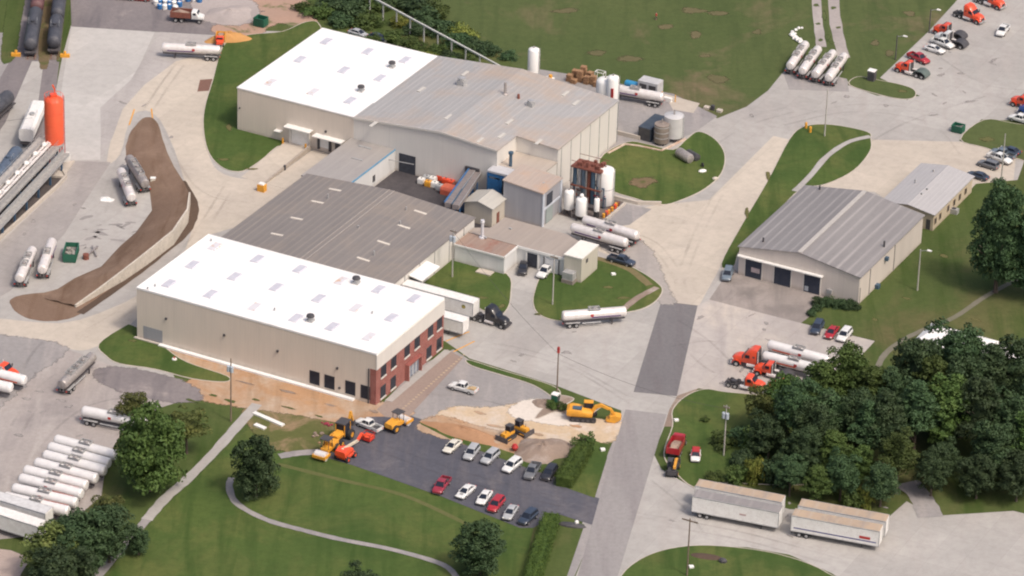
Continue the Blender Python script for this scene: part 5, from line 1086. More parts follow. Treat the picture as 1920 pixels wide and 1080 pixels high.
def dozer(label,c,d,s=1.,blade=True):
    t=thing('bulldozer',label,'bulldozer')
    for q in (-1,1): track(t,-1.1,1.1,q*.85,.42,.45)
    MB().rings([ring(-1.4,.6,.7,1.5,.9,.2),ring(.0,.62,.7,1.6,.9,.2),ring(1.6,.55,.7,1.55,.85,.25)]).build('body',YEL,t,True)
    cabin(t,-1.1,.1,.62,1.4,2.75,DARK,DARK)
    MB().rings([[(1.95,-1.5,.15),(2.1,-1.5,.1),(2.0,-1.5,1.05),(1.8,-1.5,1.05)],[(1.95,1.5,.15),(2.1,1.5,.1),(2.0,1.5,1.05),(1.8,1.5,1.05)]]).build('blade',CHAS,t)
    for q in (-1,1): MB().bar((.4,q*1.12,.5),(1.95,q*1.12,.5),.14).build('push_arm',YEL,t)
    MB().cyl((.9,.2,1.5),(.9,.2,2.3),.06,n=8).build('exhaust_pipe',CHAS,t,True)
    o=put(t,c,d); o.scale=(s,s,s); return o
dozer('small yellow bulldozer with blade down, nearest the parked cars',(952,822),(-10,6),.95)
dozer('yellow bulldozer behind, with dark cab on the sand heap',(977,812),(12,5),.95)
def wheel_loader(label,c,d,arm=True,s=1.,name='backhoe_loader',cat='loader'):
    t=thing(name,label,cat)
    MB().box(-1.6,1.8,-.35,.35,.6,.95).build('chassis',CHAS,t)
    MB().rings([ring(.4,.5,.9,1.75,.85,.2),ring(1.9,.45,.9,1.6,.8,.25)]).build('hood',YEL,t,True)
    cabin(t,-1.2,.4,.68,.95,2.7,YEL,DARK)
    MB().rings([[(2.5,-1.1,.15),(3.3,-1.1,.1),(2.7,-1.1,.95),(2.5,-1.1,.95)],[(2.5,1.1,.15),(3.3,1.1,.1),(2.7,1.1,.95),(2.5,1.1,.95)]]).build('front_bucket',YEL,t)
    for q in (-1,1): MB().bar((.5,q*.62,1.4),(1.8,q*.62,1.5),.16).bar((1.8,q*.62,1.5),(2.55,q*.62,.6),.16).build('loader_arm',YEL,t)
    if arm:
        MB().bar((-1.7,0,.9),(-2.5,0,3.1),.3).build('rear_boom',YEL,t); MB().bar((-2.5,0,3.1),(-3.1,0,1.4),.24).build('dipper_arm',YEL,t)
        MB().side([(-3.3,1.5),(-2.8,1.5),(-2.7,.9),(-3.3,.7)],-.3,.3).build('rear_bucket',CHAS,t)
    for q in (-1,1): wheel(t,-1.,q*.85,.68,.45,YEL); wheel(t,1.4,q*.8,.45,.35,YEL)
    o=put(t,c,d); o.scale=(s,s,s); return o
wheel_loader('yellow backhoe loader with raised arm beside the grass edge',(640,826),(-10,9),True,1.4)
def roller(label,c,d,s=1.):
    t=thing('road_roller',label,'roller')
    MB().rings([ring(-2.,.7,.8,1.5,.85,.25),ring(-.3,.75,.8,1.7,.9,.2)]).build('engine_hood',YEL,t,True)
    MB().box(-.3,.9,-.6,.6,.7,1.2).build('operator_deck',YEL,t)
    m=MB()
    for x in (-.2,.8):
        for q in (-1,1): m.bar((x,q*.6,1.2),(x,q*.6,2.6),.07)
    m.build('canopy_post',DARK,t); MB().box(-.4,1.,-.75,.75,2.6,2.7).build('canopy',DARK,t)
    MB().cyl((1.8,-.85,.65),(1.8,.85,.65),.65,n=20).build('drum',STEEL,t,True)
    MB().box(1.,2.6,-1.02,-.88,.5,.9).box(1.,2.6,.88,1.02,.5,.9).box(2.5,2.65,-1,1,.5,.9).build('drum_frame',YEL,t)
    for q in (-1,1): wheel(t,-1.2,q*.8,.62,.42,YEL)
    o=put(t,c,d); o.scale=(s,s,s); return o
roller('yellow road roller with dark canopy at the end of the brick walk',(744,803),(12,-7),1.25)
roller('big yellow roller with dark round front at the corner of the lot',(614,851),(-9,8),1.3)
def boom_lift(label,c,d):
    t=thing('boom_lift',label,'boom lift')
    MB().rings([ring(-1.3,1.,.45,.95,.9,.2),ring(1.3,1.,.45,.95,.9,.2)]).build('chassis',ORANGE,t,True)
    MB().rings([ring(-1.7,.95,1.,1.9,.85,.25),ring(-.6,1.05,.98,2.15,.85,.25),ring(.9,.9,1.,1.7,.85,.25)]).build('turntable',ORANGE,t,True)
    MB().bar((-1.1,0,2.),(3.6,0,1.55),.34).build('main_boom',pm('cream_boom',(.62,.55,.42),(.55,.48,.36)),t)
    MB().bar((3.5,0,1.6),(4.9,.1,2.2),.36).bar((4.9,.1,2.2),(5.9,.2,1.2),.3).build('jib',ORANGE,t)
    m=MB().box(6.,7.6,-.7,.9,.35,.5)
    for z in (.9,1.4): m.box(6.,7.6,-.7,-.64,z,z+.06).box(6.,7.6,.84,.9,z,z+.06).box(6.,6.06,-.7,.9,z,z+.06).box(7.54,7.6,-.7,.9,z,z+.06)
    for x in (6.,7.54):
        for y in (-.7,.84): m.box(x,x+.06,y,y+.06,.5,1.4)
    m.build('basket',RED,t); MB().box(6.1,7.5,-.6,.8,.5,.95).build('basket_panel',ORANGE,t)
    for x in (-1.,1.):
        for q in (-1,1): wheel(t,x,q*1.05,.48,.35,ORANGE)
    return put(t,c,d)
boom_lift('orange boom lift with pale boom stretched towards the white pickup',(648,859),(12,-9)).scale=(1.12,1.15,1.15)
def telehandler(label,c,d):
    t=thing('telehandler',label,'telehandler')
    MB().rings([ring(-2.2,.8,.6,1.5,.9,.2),ring(2.,.75,.6,1.3,.9,.2)]).build('body',DARK,t,True)
    cabin(t,-.6,.8,.4,1.3,2.6,DARK,DARK)
    for ch in t.children:
        if ch.name.startswith('cab_'): ch.location.y+=.55
    MB().bar((-2.0,-.45,2.1),(1.6,-.45,1.9),.46).build('lift_boom',YEL,t); MB().bar((1.4,-.45,1.9),(3.4,-.45,1.0),.38).build('boom_extension',YEL,t)
    MB().box(3.3,3.5,-1.1,.3,.2,1.1).box(3.5,4.5,-.9,-.75,.2,.3).box(3.5,4.5,-.1,.05,.2,.3).build('fork_carriage',CHAS,t)
    for x in (-1.5,1.5):
        for q in (-1,1): wheel(t,x,q*.95,.6,.4,YEL)
    return put(t,c,d)
telehandler('yellow boomed telehandler parked behind the red loaded truck',(1261,886),(3,-14))
# ---------------------------------------------------------------- containers and bins
def bin_(label,c,d,mat,L_=6.,W_=2.4,h=1.9,load=None,name='waste_bin',cat='bin'):
    t=thing(name,label,cat); a,b=L_/2,W_/2
    m=MB()
    for s in (-1,1): m.box(-a,a,s*b-.06,s*b+.06,.15,h)
    m.box(-a-.05,-a+.06,-b+.06,b-.06,.15,h).box(a-.06,a+.05,-b+.06,b-.06,.15,h).box(-a,a,-b+.06,b-.06,.15,.3); m.build('shell',mat,t)
    r=MB()
    for s in (-1,1):
        r.box(-a,a,s*(b+.1)-.05,s*(b+.1)+.05,h-.12,h+.02)
        for i in range(7): x=-a+.3+i*(L_-.6)/6; r.box(x-.05,x+.05,s*(b+.1)-.04,s*(b+.1)+.04,.2,h-.12)
    r.build('rib',mat,t)
    if load:
        k=MB(); random.seed(3)
        for i in range(16):
            x=random.uniform(-a+.5,a-.5); y=random.uniform(-b+.4,b-.4); z=random.uniform(h*.35,h*.75); q=random.uniform(.2,.6); k.bar((x-q,y-q*.4,z),(x+q,y+q*.5,z+.2),.3,.12)
        k.build('scrap_load',load,t); MB().box(-a+.07,a-.07,-b+.07,b-.07,.31,h*.5).build('rubbish',pm('mixed_rubbish',(.3,.28,.25),(.1,.1,.1),sc=4),t)
    return put(t,c,d)
bin_('green open roll off bin full of pale scrap by the mulch bank',(133,482),(-4,14),GREEN,5.2,load=pm('pale_scrap',(.6,.56,.48),(.25,.22,.2),sc=5),name='roll_off_bin')
bin_('green skip with dark lids at the office parking entrance',(1796,247),(12,3),GREEN,2.4,1.8,1.6,name='waste_skip',load=pm('mixed_rubbish',(.3,.28,.25)))
bin_('dark green bin on a white slab near the clay mound',(489,48),(12,3),GREEN,2.6,2.,2.,name='waste_skip'); 
t=thing('shipping_container','dark blue container beside the brown round tank','container',group=None)
MB().box(-3.4,3.4,-1.25,1.25,.1,2.7).build('shell',pm('container_blue',(.035,.05,.075),(.055,.07,.09),rough=.6),t)
m=MB()
for i in range(16): m.box(-3.3+i*.43,-3.2+i*.43,-1.3,-1.252,.2,2.6).box(-3.3+i*.43,-3.2+i*.43,1.252,1.3,.2,2.6)
m.build('corrugation',pm('container_blue',(.035,.05,.075)),t); MB().box(-3.45,-3.4,-1.1,1.1,.2,2.6).build('end_door',DARK,t); put(t,(1223,252),(10,-8)); t.scale=(1.1,1.15,1.1)
def booth(label,c,body,roofm,w_=1.1,h=2.3,name='portable_toilet',cat='portable toilet'):
    t=thing(name,label,cat,g(*c),AZ); MB().box(-w_/2,w_/2,-w_/2,w_/2,0,h).build('cabin',body,t)
    MB().rings([ring(-w_/2-.05,w_/2+.05,h,h+.25,.6,.3),ring(w_/2+.05,w_/2+.05,h,h+.25,.6,.3)]).build('roof',roofm,t); MB().box(w_/2+.002,w_/2+.05,-.4,.4,.1,h-.2).build('door',DARK if body!=DARK else CHAS,t)
booth('dark booth with white roof on the grass strip near the red pickup',(1634,151),DARK,WHITE,1.5)
booth('green portable toilet with white roof at the foot of the pole',(1041,760),GREEN,WHITE,1.2)
t=thing('utility_cabinet','yellow cabinet with white top at the end of the dock ramp','cabinet',g(491,358),AZ); MB().box(-.8,.8,-.6,.6,0,1.5).build('cabinet_body',YEL,t); MB().box(-.6,.6,-.5,.5,1.5,1.75).build('cabinet_top',WHITE,t)
# ---------------------------------------------------------------- tanks and silos
def legs(t,r,h,mat,n=4):
    for k in range(n):
        a=2*math.pi*(k+.5)/n; MB().bar((r*math.cos(a),r*math.sin(a),0),(r*.96*math.cos(a),r*.96*math.sin(a),h),.24).build('leg',mat,t)
s=thing('storage_silo','tall orange silo on legs at the end of the loading rack','silo',g(103,302),.3)
MB().lathe([(.6,2.2),(1.93,4.0),(1.95,4.1),(1.95,13.6),(1.8,13.9),(1.2,14.4),(.4,14.6)],n=28).build('silo_shell',SILO,s,True)
m=MB()
for z in (6.4,8.8,11.2): m.lathe([(1.95,z-.06),(1.99,z-.04),(1.99,z+.04),(1.95,z+.06)],n=28)
m.build('band',SILO,s,True); legs(s,1.85,4.6,RED)
MB().cyl((.3,.3,14.4),(.3,.3,16.2),.12,n=8).bar((.3,.3,16.),(-.1,.4,16.9),.3).build('filling_pipe',SILO,s,True)
m=MB()
for k in range(12):
    a=2*math.pi*k/12; b=2*math.pi*(k+1)/12; m.bar((1.9*math.cos(a),1.9*math.sin(a),14.9),(1.9*math.cos(b),1.9*math.sin(b),14.9),.06); m.bar((1.9*math.cos(a),1.9*math.sin(a),13.7),(1.9*math.cos(a),1.9*math.sin(a),14.9),.06)
m.box(-.7,.6,-.6,.6,14.2,15.1); m.build('top_railing',ORANGE,s)
m=MB()
for y in (-.25,.25): m.bar((2.1,y,.2),(2.1,y,14.5),.06)
for k in range(30): m.bar((2.1,-.25,.6+k*.46),(2.1,.25,.6+k*.46),.04)
m.build('ladder',RED,s); MB().box(1.2,3.,-1.2,.4,.1,1.6).build('pump_skid',WHITED,s)
def vtank(label,c,r,h,mat,skirt=0.,z0=0.,top='dome',rail=False,name='storage_tank',cat='tank',group=None,lad=True,legm=None,band=None):
    t=thing(name,label,cat,g(*c),AZ,group)
    if legm: legs(t,r*.85,z0+.2,legm)
    pr=[(r*.98,z0),(r,z0+.05),(r,z0+h)]
    pr+= [(r*.9,z0+h+r*.22),(r*.6,z0+h+r*.38),(r*.15,z0+h+r*.45)] if top=='dome' else [(r*.97,z0+h+.05),(r*.1,z0+h+.25)]
    MB().lathe(pr,n=26).build('tank_shell',mat,t,True)
    if band: 
        m=MB()
        for q in band: m.lathe([(r,z0+h*q-.08),(r+.05,z0+h*q-.05),(r+.05,z0+h*q+.05),(r,z0+h*q+.08)],n=26)
        m.build('band',GALV,t,True)
    if lad:
        m=MB()
        for y in (-.22,.22): m.bar((r+.15,y,z0),(r+.15,y,z0+h+.8),.05)
        for k in range(int(h/.45)): m.bar((r+.15,-.22,z0+.3+k*.45),(r+.15,.22,z0+.3+k*.45),.035)
        m.build('ladder',GALV,t)
    MB().cyl((0,0,z0+h),(0,0,z0+h+r*.45+.35),.18,n=8).build('top_valve',STEELD,t,True)
    if rail:
        m=MB()
        for k in range(16):
            a=2*math.pi*k/16; b=2*math.pi*(k+1)/16; m.bar((r*.97*math.cos(a),r*.97*math.sin(a),z0+h+1.),(r*.97*math.cos(b),r*.97*math.sin(b),z0+h+1.),.05); m.bar((r*.97*math.cos(a),r*.97*math.sin(a),z0+h),(r*.97*math.cos(a),r*.97*math.sin(a),z0+h+1.),.05)
        m.build('top_railing',GALV,t)
    return t
TW=pm('white_tank_paint',(.80,.79,.76),(.74,.73,.71),sc=.4,rough=.4)
vtank('slim tall white silo standing behind the plant roof',(999,160),1.25,8.2,TW)
t=vtank('wide white tank behind the far corner of the plant hall',(1132,230),1.9,9.5,TW)
t=vtank('taller narrow white tank with red mark behind the far corner of the plant hall',(1146,238),1.3,11.2,TW)
MB().lathe([(1.16,6.4),(1.175,6.45),(1.175,7.6),(1.16,7.65)],n=26)
MB().box(.2,.75,-1.36,-1.1,7.2,9.4).build('red_mark',RED,t)
MB().box(-1.,8.,-2.8,-2.4,0,.9).build('tank_bund',KERB,t)
vtank('squat silver tank with white top and dark skirt on the kerbed pad',(1262,262),2.1,4.6,pm('grey_tank',(.62,.61,.60),(.54,.53,.53),sc=.6,rough=.45,metal=.2),z0=1.0,legm=DARK,top='flat',rail=False)
vtank('brown banded round tank in front of the silver one',(1240,269),1.6,4.0,pm('brown_tank',(.20,.165,.145),(.28,.235,.2),sc=.9,rough=.6),z0=.5,legm=DARK,top='flat',band=(.3,.6,.9))
vtank('large white tank with ladder cage next to the red pipe frame',(1133,383),1.85,7.2,TW,z0=.3,rail=False,band=(.5,))
vtank('small white tank on dark legs nearest the grey tower',(1066,402),1.0,3.6,TW,z0=1.4,legm=DARK)
t=vtank('small white tank with round top ball between the tankers and the pipe frame',(1089,413),1.15,3.3,TW,z0=1.3,legm=DARK); MB().ball((0,0,5.5),.45).build('top_ball',TW,t,True)
vtank('thin short white tank on legs beside the large white tank',(1118,409),.55,2.6,TW,z0=1.6,legm=DARK,lad=False)
fr=thing('process_tower','rusty red steel tower over blue grey process columns','process frame',W(-4.2,41.5),AZ)
m=MB()
for u in (-3.4,0,3.2):
    for v in (-1.8,1.8): m.bar((u,v,0),(u,v,6.2),.22)
m.build('steel_post',STEELD,fr); m=MB()
for z in (3.,6.2):
    for v in (-1.8,1.8): m.bar((-3.5,v,z),(3.3,v,z),.25)
    for u in (-3.4,-1.2,1.,3.2): m.bar((u,-1.9,z),(u,1.9,z),.22)
m.box(-3.3,3.1,-1.7,1.7,6.28,6.38).bar((-3.4,-1.8,7.2),(3.2,-1.8,7.2),.07).bar((-3.4,1.8,7.2),(3.2,1.8,7.2),.07)
random.seed(4)
for k in range(16): x=random.uniform(-3,3); y=random.uniform(-1.4,1.4); m.box(x-.3,x+.3,y-.25,y+.25,6.4,6.4+random.uniform(.3,.9))
m.build('steel_deck',RUST,fr)
for i,u in enumerate((-2.9,-1.9,-.9,.2,1.2,2.4,-2.4,-.3,1.7)):
    MB().cyl((u,(-1.1 if i<6 else .6)+.2*(i%2),.3),(u,(-1.1 if i<6 else .6)+.2*(i%2),6.1),.47,n=14).build('process_column',[TEAL,GALV,pm('slate_steel',(.13,.18,.23),(.1,.14,.18),rough=.5),RUST][i%4],fr,True)
MB().box(-3.6,3.4,-3.6,-2.2,.0,.6).box(-3.,-2.,-3.4,-2.5,.6,1.6).build('pump_row',CHAS,fr); fr.scale=(1.,1.,1.28)
pad=thing('drum_row','row of yellow and rust coloured drums along a low kerb','drums',g(1150,398),AZ)
for k in range(10):
    MB().lathe([(.3,0),(.31,.45),(.29,.47),(.31,.5),(.3,.9)],(-.6+.15*(k%2),-3.2+k*.7,0),n=10).build('drum',[YEL,RUST,ORANGE,YEL,RUST][k%5],pad,True)
MB().box(.3,.6,-4,4.4,0,.5).build('kerb_wall',KERB,pad)
random.seed(17)
for i,(u,v,lab) in enumerate(((-5.8,37.5,'tangle of pipes and pumps at the foot of the small white tanks'),(-3.,34.3,'low dark pump skid beside the tank trailers'),(-.6,40.3,'grey blue pipework between the red tower and the large white tank'),(-6.3,40.6,'rusty pipework against the plant wall behind the red tower'))):
    t=thing('pipework',lab,'pipework',W(u,v),AZ); m=MB(); n2=MB(); n3=MB()
    for k in range(9):
        x=random.uniform(-1.2,1.2); y=random.uniform(-1.1,1.1); h_=random.uniform(.8,4.6 if i!=1 else 1.6); q=[m,n2,n3][k%3]; r=random.uniform(.07,.16)
        q.cyl((x,y,0),(x,y,h_),r,n=8); q.bar((x,y,h_-.1),(x+random.uniform(-1.2,1.2),y+random.uniform(-.6,.6),h_-.1),r*1.6)
    m.build('steel_pipe',[STEELD,DARK,pm('slate_steel',(.13,.18,.23)),RUST][i],t); n2.build('painted_pipe',[TEAL,CHAS,TEAL,STEELD][i],t); n3.build('valve_run',[RUST,STEELD,PMR,DARK][i],t)
# chiller, blue drum, pallets north of the plant
t=thing('chiller_unit','grey chiller block with two dark fans behind the striped tank trailer','chiller',g(1219,176),AZ); t.scale=(1.35,1.2,1.2); MB().box(-1.7,1.7,-1.2,1.2,.2,2.7).build('casing',pm('chiller_grey',(.48,.48,.48),(.4,.4,.41)),t)
for s in (-1,1): MB().box(s*.8-.6,s*.8+.6,-1.25,-1.203,.6,2.2).build('fan_panel',DARK,t)
t=thing('pressure_vessel','bright blue horizontal tank beside the grey chiller','tank',g(1186,170),AZ); t.scale=(1.2,1.1,1.1); MB().lathe([(.2,-1.6),(.6,-1.4),(.7,-1.1),(.7,1.1),(.6,1.4),(.2,1.6)],(0,0,1.3),'x',16).build('vessel_shell',pm('bright_blue',(.04,.27,.50),(.04,.22,.42),rough=.4),t,True); MB().box(-1,-.8,-.5,.5,0,.9).box(.8,1,-.5,.5,0,.9).build('saddle',DARK,t)
random.seed(9); k=0
lbl=['at the left end of the pile','next to the left end of the pile','tall, left of the middle','tallest near the middle','at the middle of the front','behind the middle','right of the middle','low, at the right end','small, nearest the white tanks','at the back left']
for i,(x,y,h) in enumerate([(1068,152,1.6),(1078,148,2.2),(1087,153,2.6),(1094,148,3.0),(1100,157,1.8),(1106,152,2.4),(1112,158,2.0),(1118,162,1.4),(1124,158,1.2),(1076,156,1.1)]):
    t=thing('pallet_stack','stack of wooden pallets '+lbl[i]+' behind the plant','pallet stack',g(x,y),AZ+random.uniform(-.2,.2),'wooden pallet stacks behind the plant')
    n=int(h/.2); m=MB()
    for q in range(n):
        dx=random.uniform(-.08,.08); z=q*.2
        for s in (-.5,0,.5): m.box(dx-.6,dx+.6,s-.06,s+.06,z,z+.12)
        for s in (-.48,-.16,.16,.48): m.box(dx+s-.1,dx+s+.1,-.6,.6,z+.12,z+.165)
    m.build('pallets',PALLET,t)
t=thing('stored_crates','white bundle and red drums beside the slim white silo','crates',g(1030,158),AZ); MB().box(-.9,.9,-.7,.7,0,1.5).build('white_bundle',WHITE,t); MB().cyl((.1,.3,1.5),(.1,.3,2.1),.4,n=10).build('yellow_cap',YEL,t,True); MB().cyl((1.9,0,0),(1.9,0,1.),.4,n=10).cyl((2.6,-.5,0),(2.6,-.5,1.),.4,n=10).build('red_drum',RUST,t,True)
t=thing('gas_cage','white tube frame beside the wide white tank','frame',g(1125,152),AZ)
m=MB()
for a in (-1,1):
    for b in (-.6,.6): m.bar((a,b,0),(a,b,2.2),.12)
m.bar((-1,-.6,2.2),(1,-.6,2.2),.12).bar((-1,.6,2.2),(1,.6,2.2),.12).bar((-1,-.6,2.2),(-1,.6,2.2),.12).bar((1,-.6,2.2),(1,.6,2.2),.12); m.build('tube_frame',WHITE,t)
t=thing('valve_station','small yellow and white valve station by the concrete slab','valve station',g(1252,190),AZ); MB().box(-.9,.9,-.4,.4,0,.9).build('valve_box',WHITE,t); MB().cyl((-1.4,0,0),(-1.4,0,1.9),.15,n=8).cyl((1.5,.5,0),(1.5,.5,1.6),.12,n=8).build('yellow_post',YEL,t,True)
# drums and totes between plant and workshop
random.seed(2)
spots=[(790,345,WHITE,'white'),(800,340,PS,'grey'),(812,343,WHITE,'white'),(826,339,ORANGE,'orange red'),(836,345,ORANGE,'orange red'),(846,349,ORANGE,'orange red'),(815,352,WHITE,'white'),(824,357,PS,'grey'),(834,361,WHITE,'white'),(843,359,WHITE,'white'),(803,350,YEL,'yellow'),(855,354,RUST,'rust brown')]
dl=['nearest the open dark doorway','second from the dark doorway','third along the plant wall','with a pale lid against the plant wall','in the middle of the red ones','nearest the conveyor','in the second line from the wall','beside the grey yard drain','next to the workshop roof edge','under the conveyor edge','standing alone at the front','pressed to the plant wall at the conveyor']
for i,(x,y,mt,cn) in enumerate(spots):
    t=thing('liquid_tote',f'{cn} caged tote, {dl[i]}','tote',g(x,y),AZ,'totes stored between plant and workshop')
    MB().rings([ring(-.62,.6,.18,1.35),ring(.62,.6,.18,1.35)]).build('tote_body',mt,t); MB().box(-.65,.65,-.62,.62,0,.17).build('pallet_base',WOOD,t); MB().cyl((0,0,1.33),(0,0,1.42),.2,n=8).build('lid',DARK,t,True)
t=thing('tarpaulin_stack','orange red sheeted stack between plant hall and conveyor','stack',W(-29.3,30.2),AZ); MB().rings([ring(-2.3,1.3,0,1.7,.8,.3),ring(2.3,1.3,0,1.7,.8,.3)]).build('sheet_cover',pm('faded_orange',(.55,.13,.07),(.45,.1,.06)),t)
# red/white junk on the round lawn
t=thing('tank_shell_scrap','old dull tank ends lying on the round lawn','scrap',g(1283,300),R(-55))
MB().lathe([(.2,-2.3),(.9,-2.1),(1.05,-1.8),(1.05,1.8),(.9,2.1),(.2,2.3)],(0,0,1.05),'x',18).build('tank_shell',STEELD,t,True)
MB().lathe([(.1,-1.8),(.7,-1.6),(.8,1.6),(.1,1.8)],(.3,1.9,.8),'x',14).build('second_shell',DARK,t,True)
t=thing('white_debris','white sheet scrap and tyre on the round lawn','scrap',g(1317,323),.4); MB().ball((0,0,.3),(.9,.6,.35)).build('white_sheet',WHITE,t,True); MB().lathe([(.3,-.15),(.5,-.1),(.5,.1),(.3,.15)],(1.,2.2,.5),'x',12).build('tyre',BLACK,t,True)
t=thing('stone_debris','pale lump lying beside the kerb of the round lawn','scrap',g(1341,337),.2); MB().ball((0,0,.25),(.7,.5,.4),7,5).build('lump',KERB,t,True)
t=thing('concrete_box','pale concrete boxes in the grass near the field edge','box',g(1335,206),AZ); MB().box(-1.8,-.6,-.5,.5,0,.5).box(1.2,2.3,-.5,.5,0,.5).build('slab_box',KERB,t); MB().box(-.2,.5,-.3,.3,0,1.1).build('meter',DARK,t)
# white sheeting heap on the field
random.seed(8); t=thing('sheeting_heap','curled heap of white sheeting on the grass above the tank trailers','heap',g(1495,70),0)
for k,(a,b,r) in enumerate(((0,-1.8,1.),(-.5,-.6,.8),(-.7,.8,.8),(-.4,2.2,.7),(.5,3.2,.8))):
    pass
m=MB()
for a,b,r in ((.5,-2.6,.9),(-.1,-1.6,.9),(.6,-1.2,.5),(-.6,-.2,.7),(-1.1,.8,.8),(-.5,1.6,.5),(-1.0,2.4,.6),(-.2,3.6,.6),(.5,4.6,.6),(1.2,4.9,.4),(-.9,-1.,.4)): m.ball((a,b,r*.35),(r*random.uniform(.7,1.1),r*random.uniform(.8,1.2),r*.5),6,4)
m.build('white_sheeting',WHITED,t)
# person on the far field
t=thing('person','person in a red top and dark trousers walking on the far field','person',g(1230,37),0)
sk=[]
m=MB(); m.lathe([(.10,.0),(.11,.08),(.09,.45),(.13,.8),(.16,.92),(.19,1.0),(.17,1.15),(.22,1.38),(.19,1.46),(.07,1.5),(.065,1.56),(.10,1.62),(.11,1.72),(.08,1.82),(.02,1.85)],n=12)
m.bar((.0,.22,1.42),(.05,.3,1.1),.09).bar((.05,.3,1.1),(.14,.28,.85),.07).bar((0,-.22,1.42),(.0,-.3,1.1),.09).bar((0,-.3,1.1),(.1,-.3,.85),.07); m.build('body',pm('skin_tone',(.45,.28,.2)),t,True)
MB().lathe([(.2,.95),(.21,1.15),(.245,1.38),(.2,1.47)],n=12).bar((.0,.23,1.42),(.04,.3,1.12),.13).bar((0,-.23,1.42),(0,-.3,1.12),.13).build('red_shirt',RED,t,True)
MB().bar((.2,.09,0.04),(.05,.1,.5),.15).bar((.05,.1,.5),(0,.09,.98),.19).bar((-.2,-.09,.04),(-.02,-.1,.5),.15).bar((-.02,-.1,.5),(0,-.09,.98),.19).build('dark_trousers',DARK,t)
MB().ball((0,0,1.77),(.12,.12,.1)).build('hair',DARK,t,True)
# ---------------------------------------------------------------- small site things
t=thing('yard_marker','white ball shaped marker near the dirt strip','marker',g(327,675),0); MB().lathe([(.5,0),(.45,.35),(.2,.45)],n=12).build('marker_top',WHITE,t,True); MB().cyl((0,0,.45),(0,0,.6),.2,n=8).build('red_cap',RED,t,True)
t=thing('safety_canopy','red ball shaped buoy between the sand heap and parked cars','buoy',g(965,846),0); t.name='marker_buoy'; MB().lathe([(.05,0),(.55,.5),(.65,.9),(.4,1.4),(.05,1.5)],n=12).build('buoy_shell',RED,t,True)
t=thing('hydrant','small dark hydrant on the dock ramp','hydrant',g(534,319),0); MB().cyl((0,0,0),(0,0,.9),.25,n=8).ball((0,0,.95),.28).build('hydrant_body',DARK,t,True)
for i,(a,b,lab) in enumerate((((476,775),(531,799),'long white plank on the bare earth by the footpath'),((478,797),(497,805),'short white plank on the grass beside the footpath'))):
    A_,B_=g(*a),g(*b); c=(A_+B_)/2; t=thing('white_plank',lab,'plank',c,math.atan2((B_-A_).y,(B_-A_).x)); l=(B_-A_).length/2
    MB().box(-l,l,-.45,.45,.0,.3).build('plank',WHITE,t)
random.seed(21)
for i,(x,y,lab) in enumerate(((655,795,'pale rock heap beside the backhoe'),(598,818,'tan rock lumps left of the backhoe'),(608,835,'brown rock lumps above the big roller'),(612,796,'dark red drum heap on the bare earth'))):
    t=thing('rock_heap',lab,'rocks',g(x,y),0); m=MB()
    for k in range(6): r=random.uniform(.25,.5); m.ball((random.uniform(-1,1),random.uniform(-1,1),r*.4),(r,r*.8,r*.6),6,4)
    m.build('rocks',[RUBB,RUBB,CLAY,PMR][i],t)
# earth heaps
def heap(label,c,rx,ry,h,mat,rz=0.,name='earth_heap',seed=1):
    random.seed(seed); t=thing(name,label,'heap',g(*c),rz); n,k=26,8; rs=[]
    ph=[random.uniform(0,6.28) for _ in range(6)]
    for i in range(k+1):
        q=1-i/k; row=[]
        for j in range(n):
            a=2*math.pi*j/n; w_=1+.13*math.sin(2*a+ph[0])+.1*math.sin(3*a+ph[1])+.07*math.sin(5*a+ph[2])
            z=h*(1-q**1.6)*(1+.12*math.sin(4*a+ph[3]+i))+random.uniform(-.08,.08)*(i>0)
            row.append((rx*q*w_*math.cos(a),ry*q*w_*math.sin(a),max(z,0) if i else -.02))
        rs.append(row)
    MB().rings(rs).build('heap_surface',mat,t,True); return t
heap('grey brown rubble heap between bulldozers and hedge',(1018,845),5.2,5.2,1.5,RUBB,AZ,'rubble_heap',2)
heap('orange clay heap behind the small orange truck',(428,74),4.6,2.6,1.8,ground_mat('orange_clay',(.52,.28,.10),(.44,.24,.10),fine=1.2),.2,'clay_heap',3)
heap('long brown clay heap along the top of the parking lot',(868,812),8.5,2.2,1.2,ground_mat('brown_clay',(.40,.23,.13),(.34,.20,.12),fine=1.4),AZ+.05,'clay_heap',5)
heap('crushed stone heap in the far gravel yard',(430,28),6,4.5,1.3,ground_mat('crushed_stone',(.42,.37,.35)),.1,'stone_heap',6)
heap('low brown heap around the green toilet',(1022,757),2.2,2.2,.7,RUBB,0,'earth_heap',8)
heap('pile of white lime powder on the yard concrete',(200,374),1.5,1.3,.35,pm('lime_powder',(.8,.79,.77)),0,'lime_heap',9)
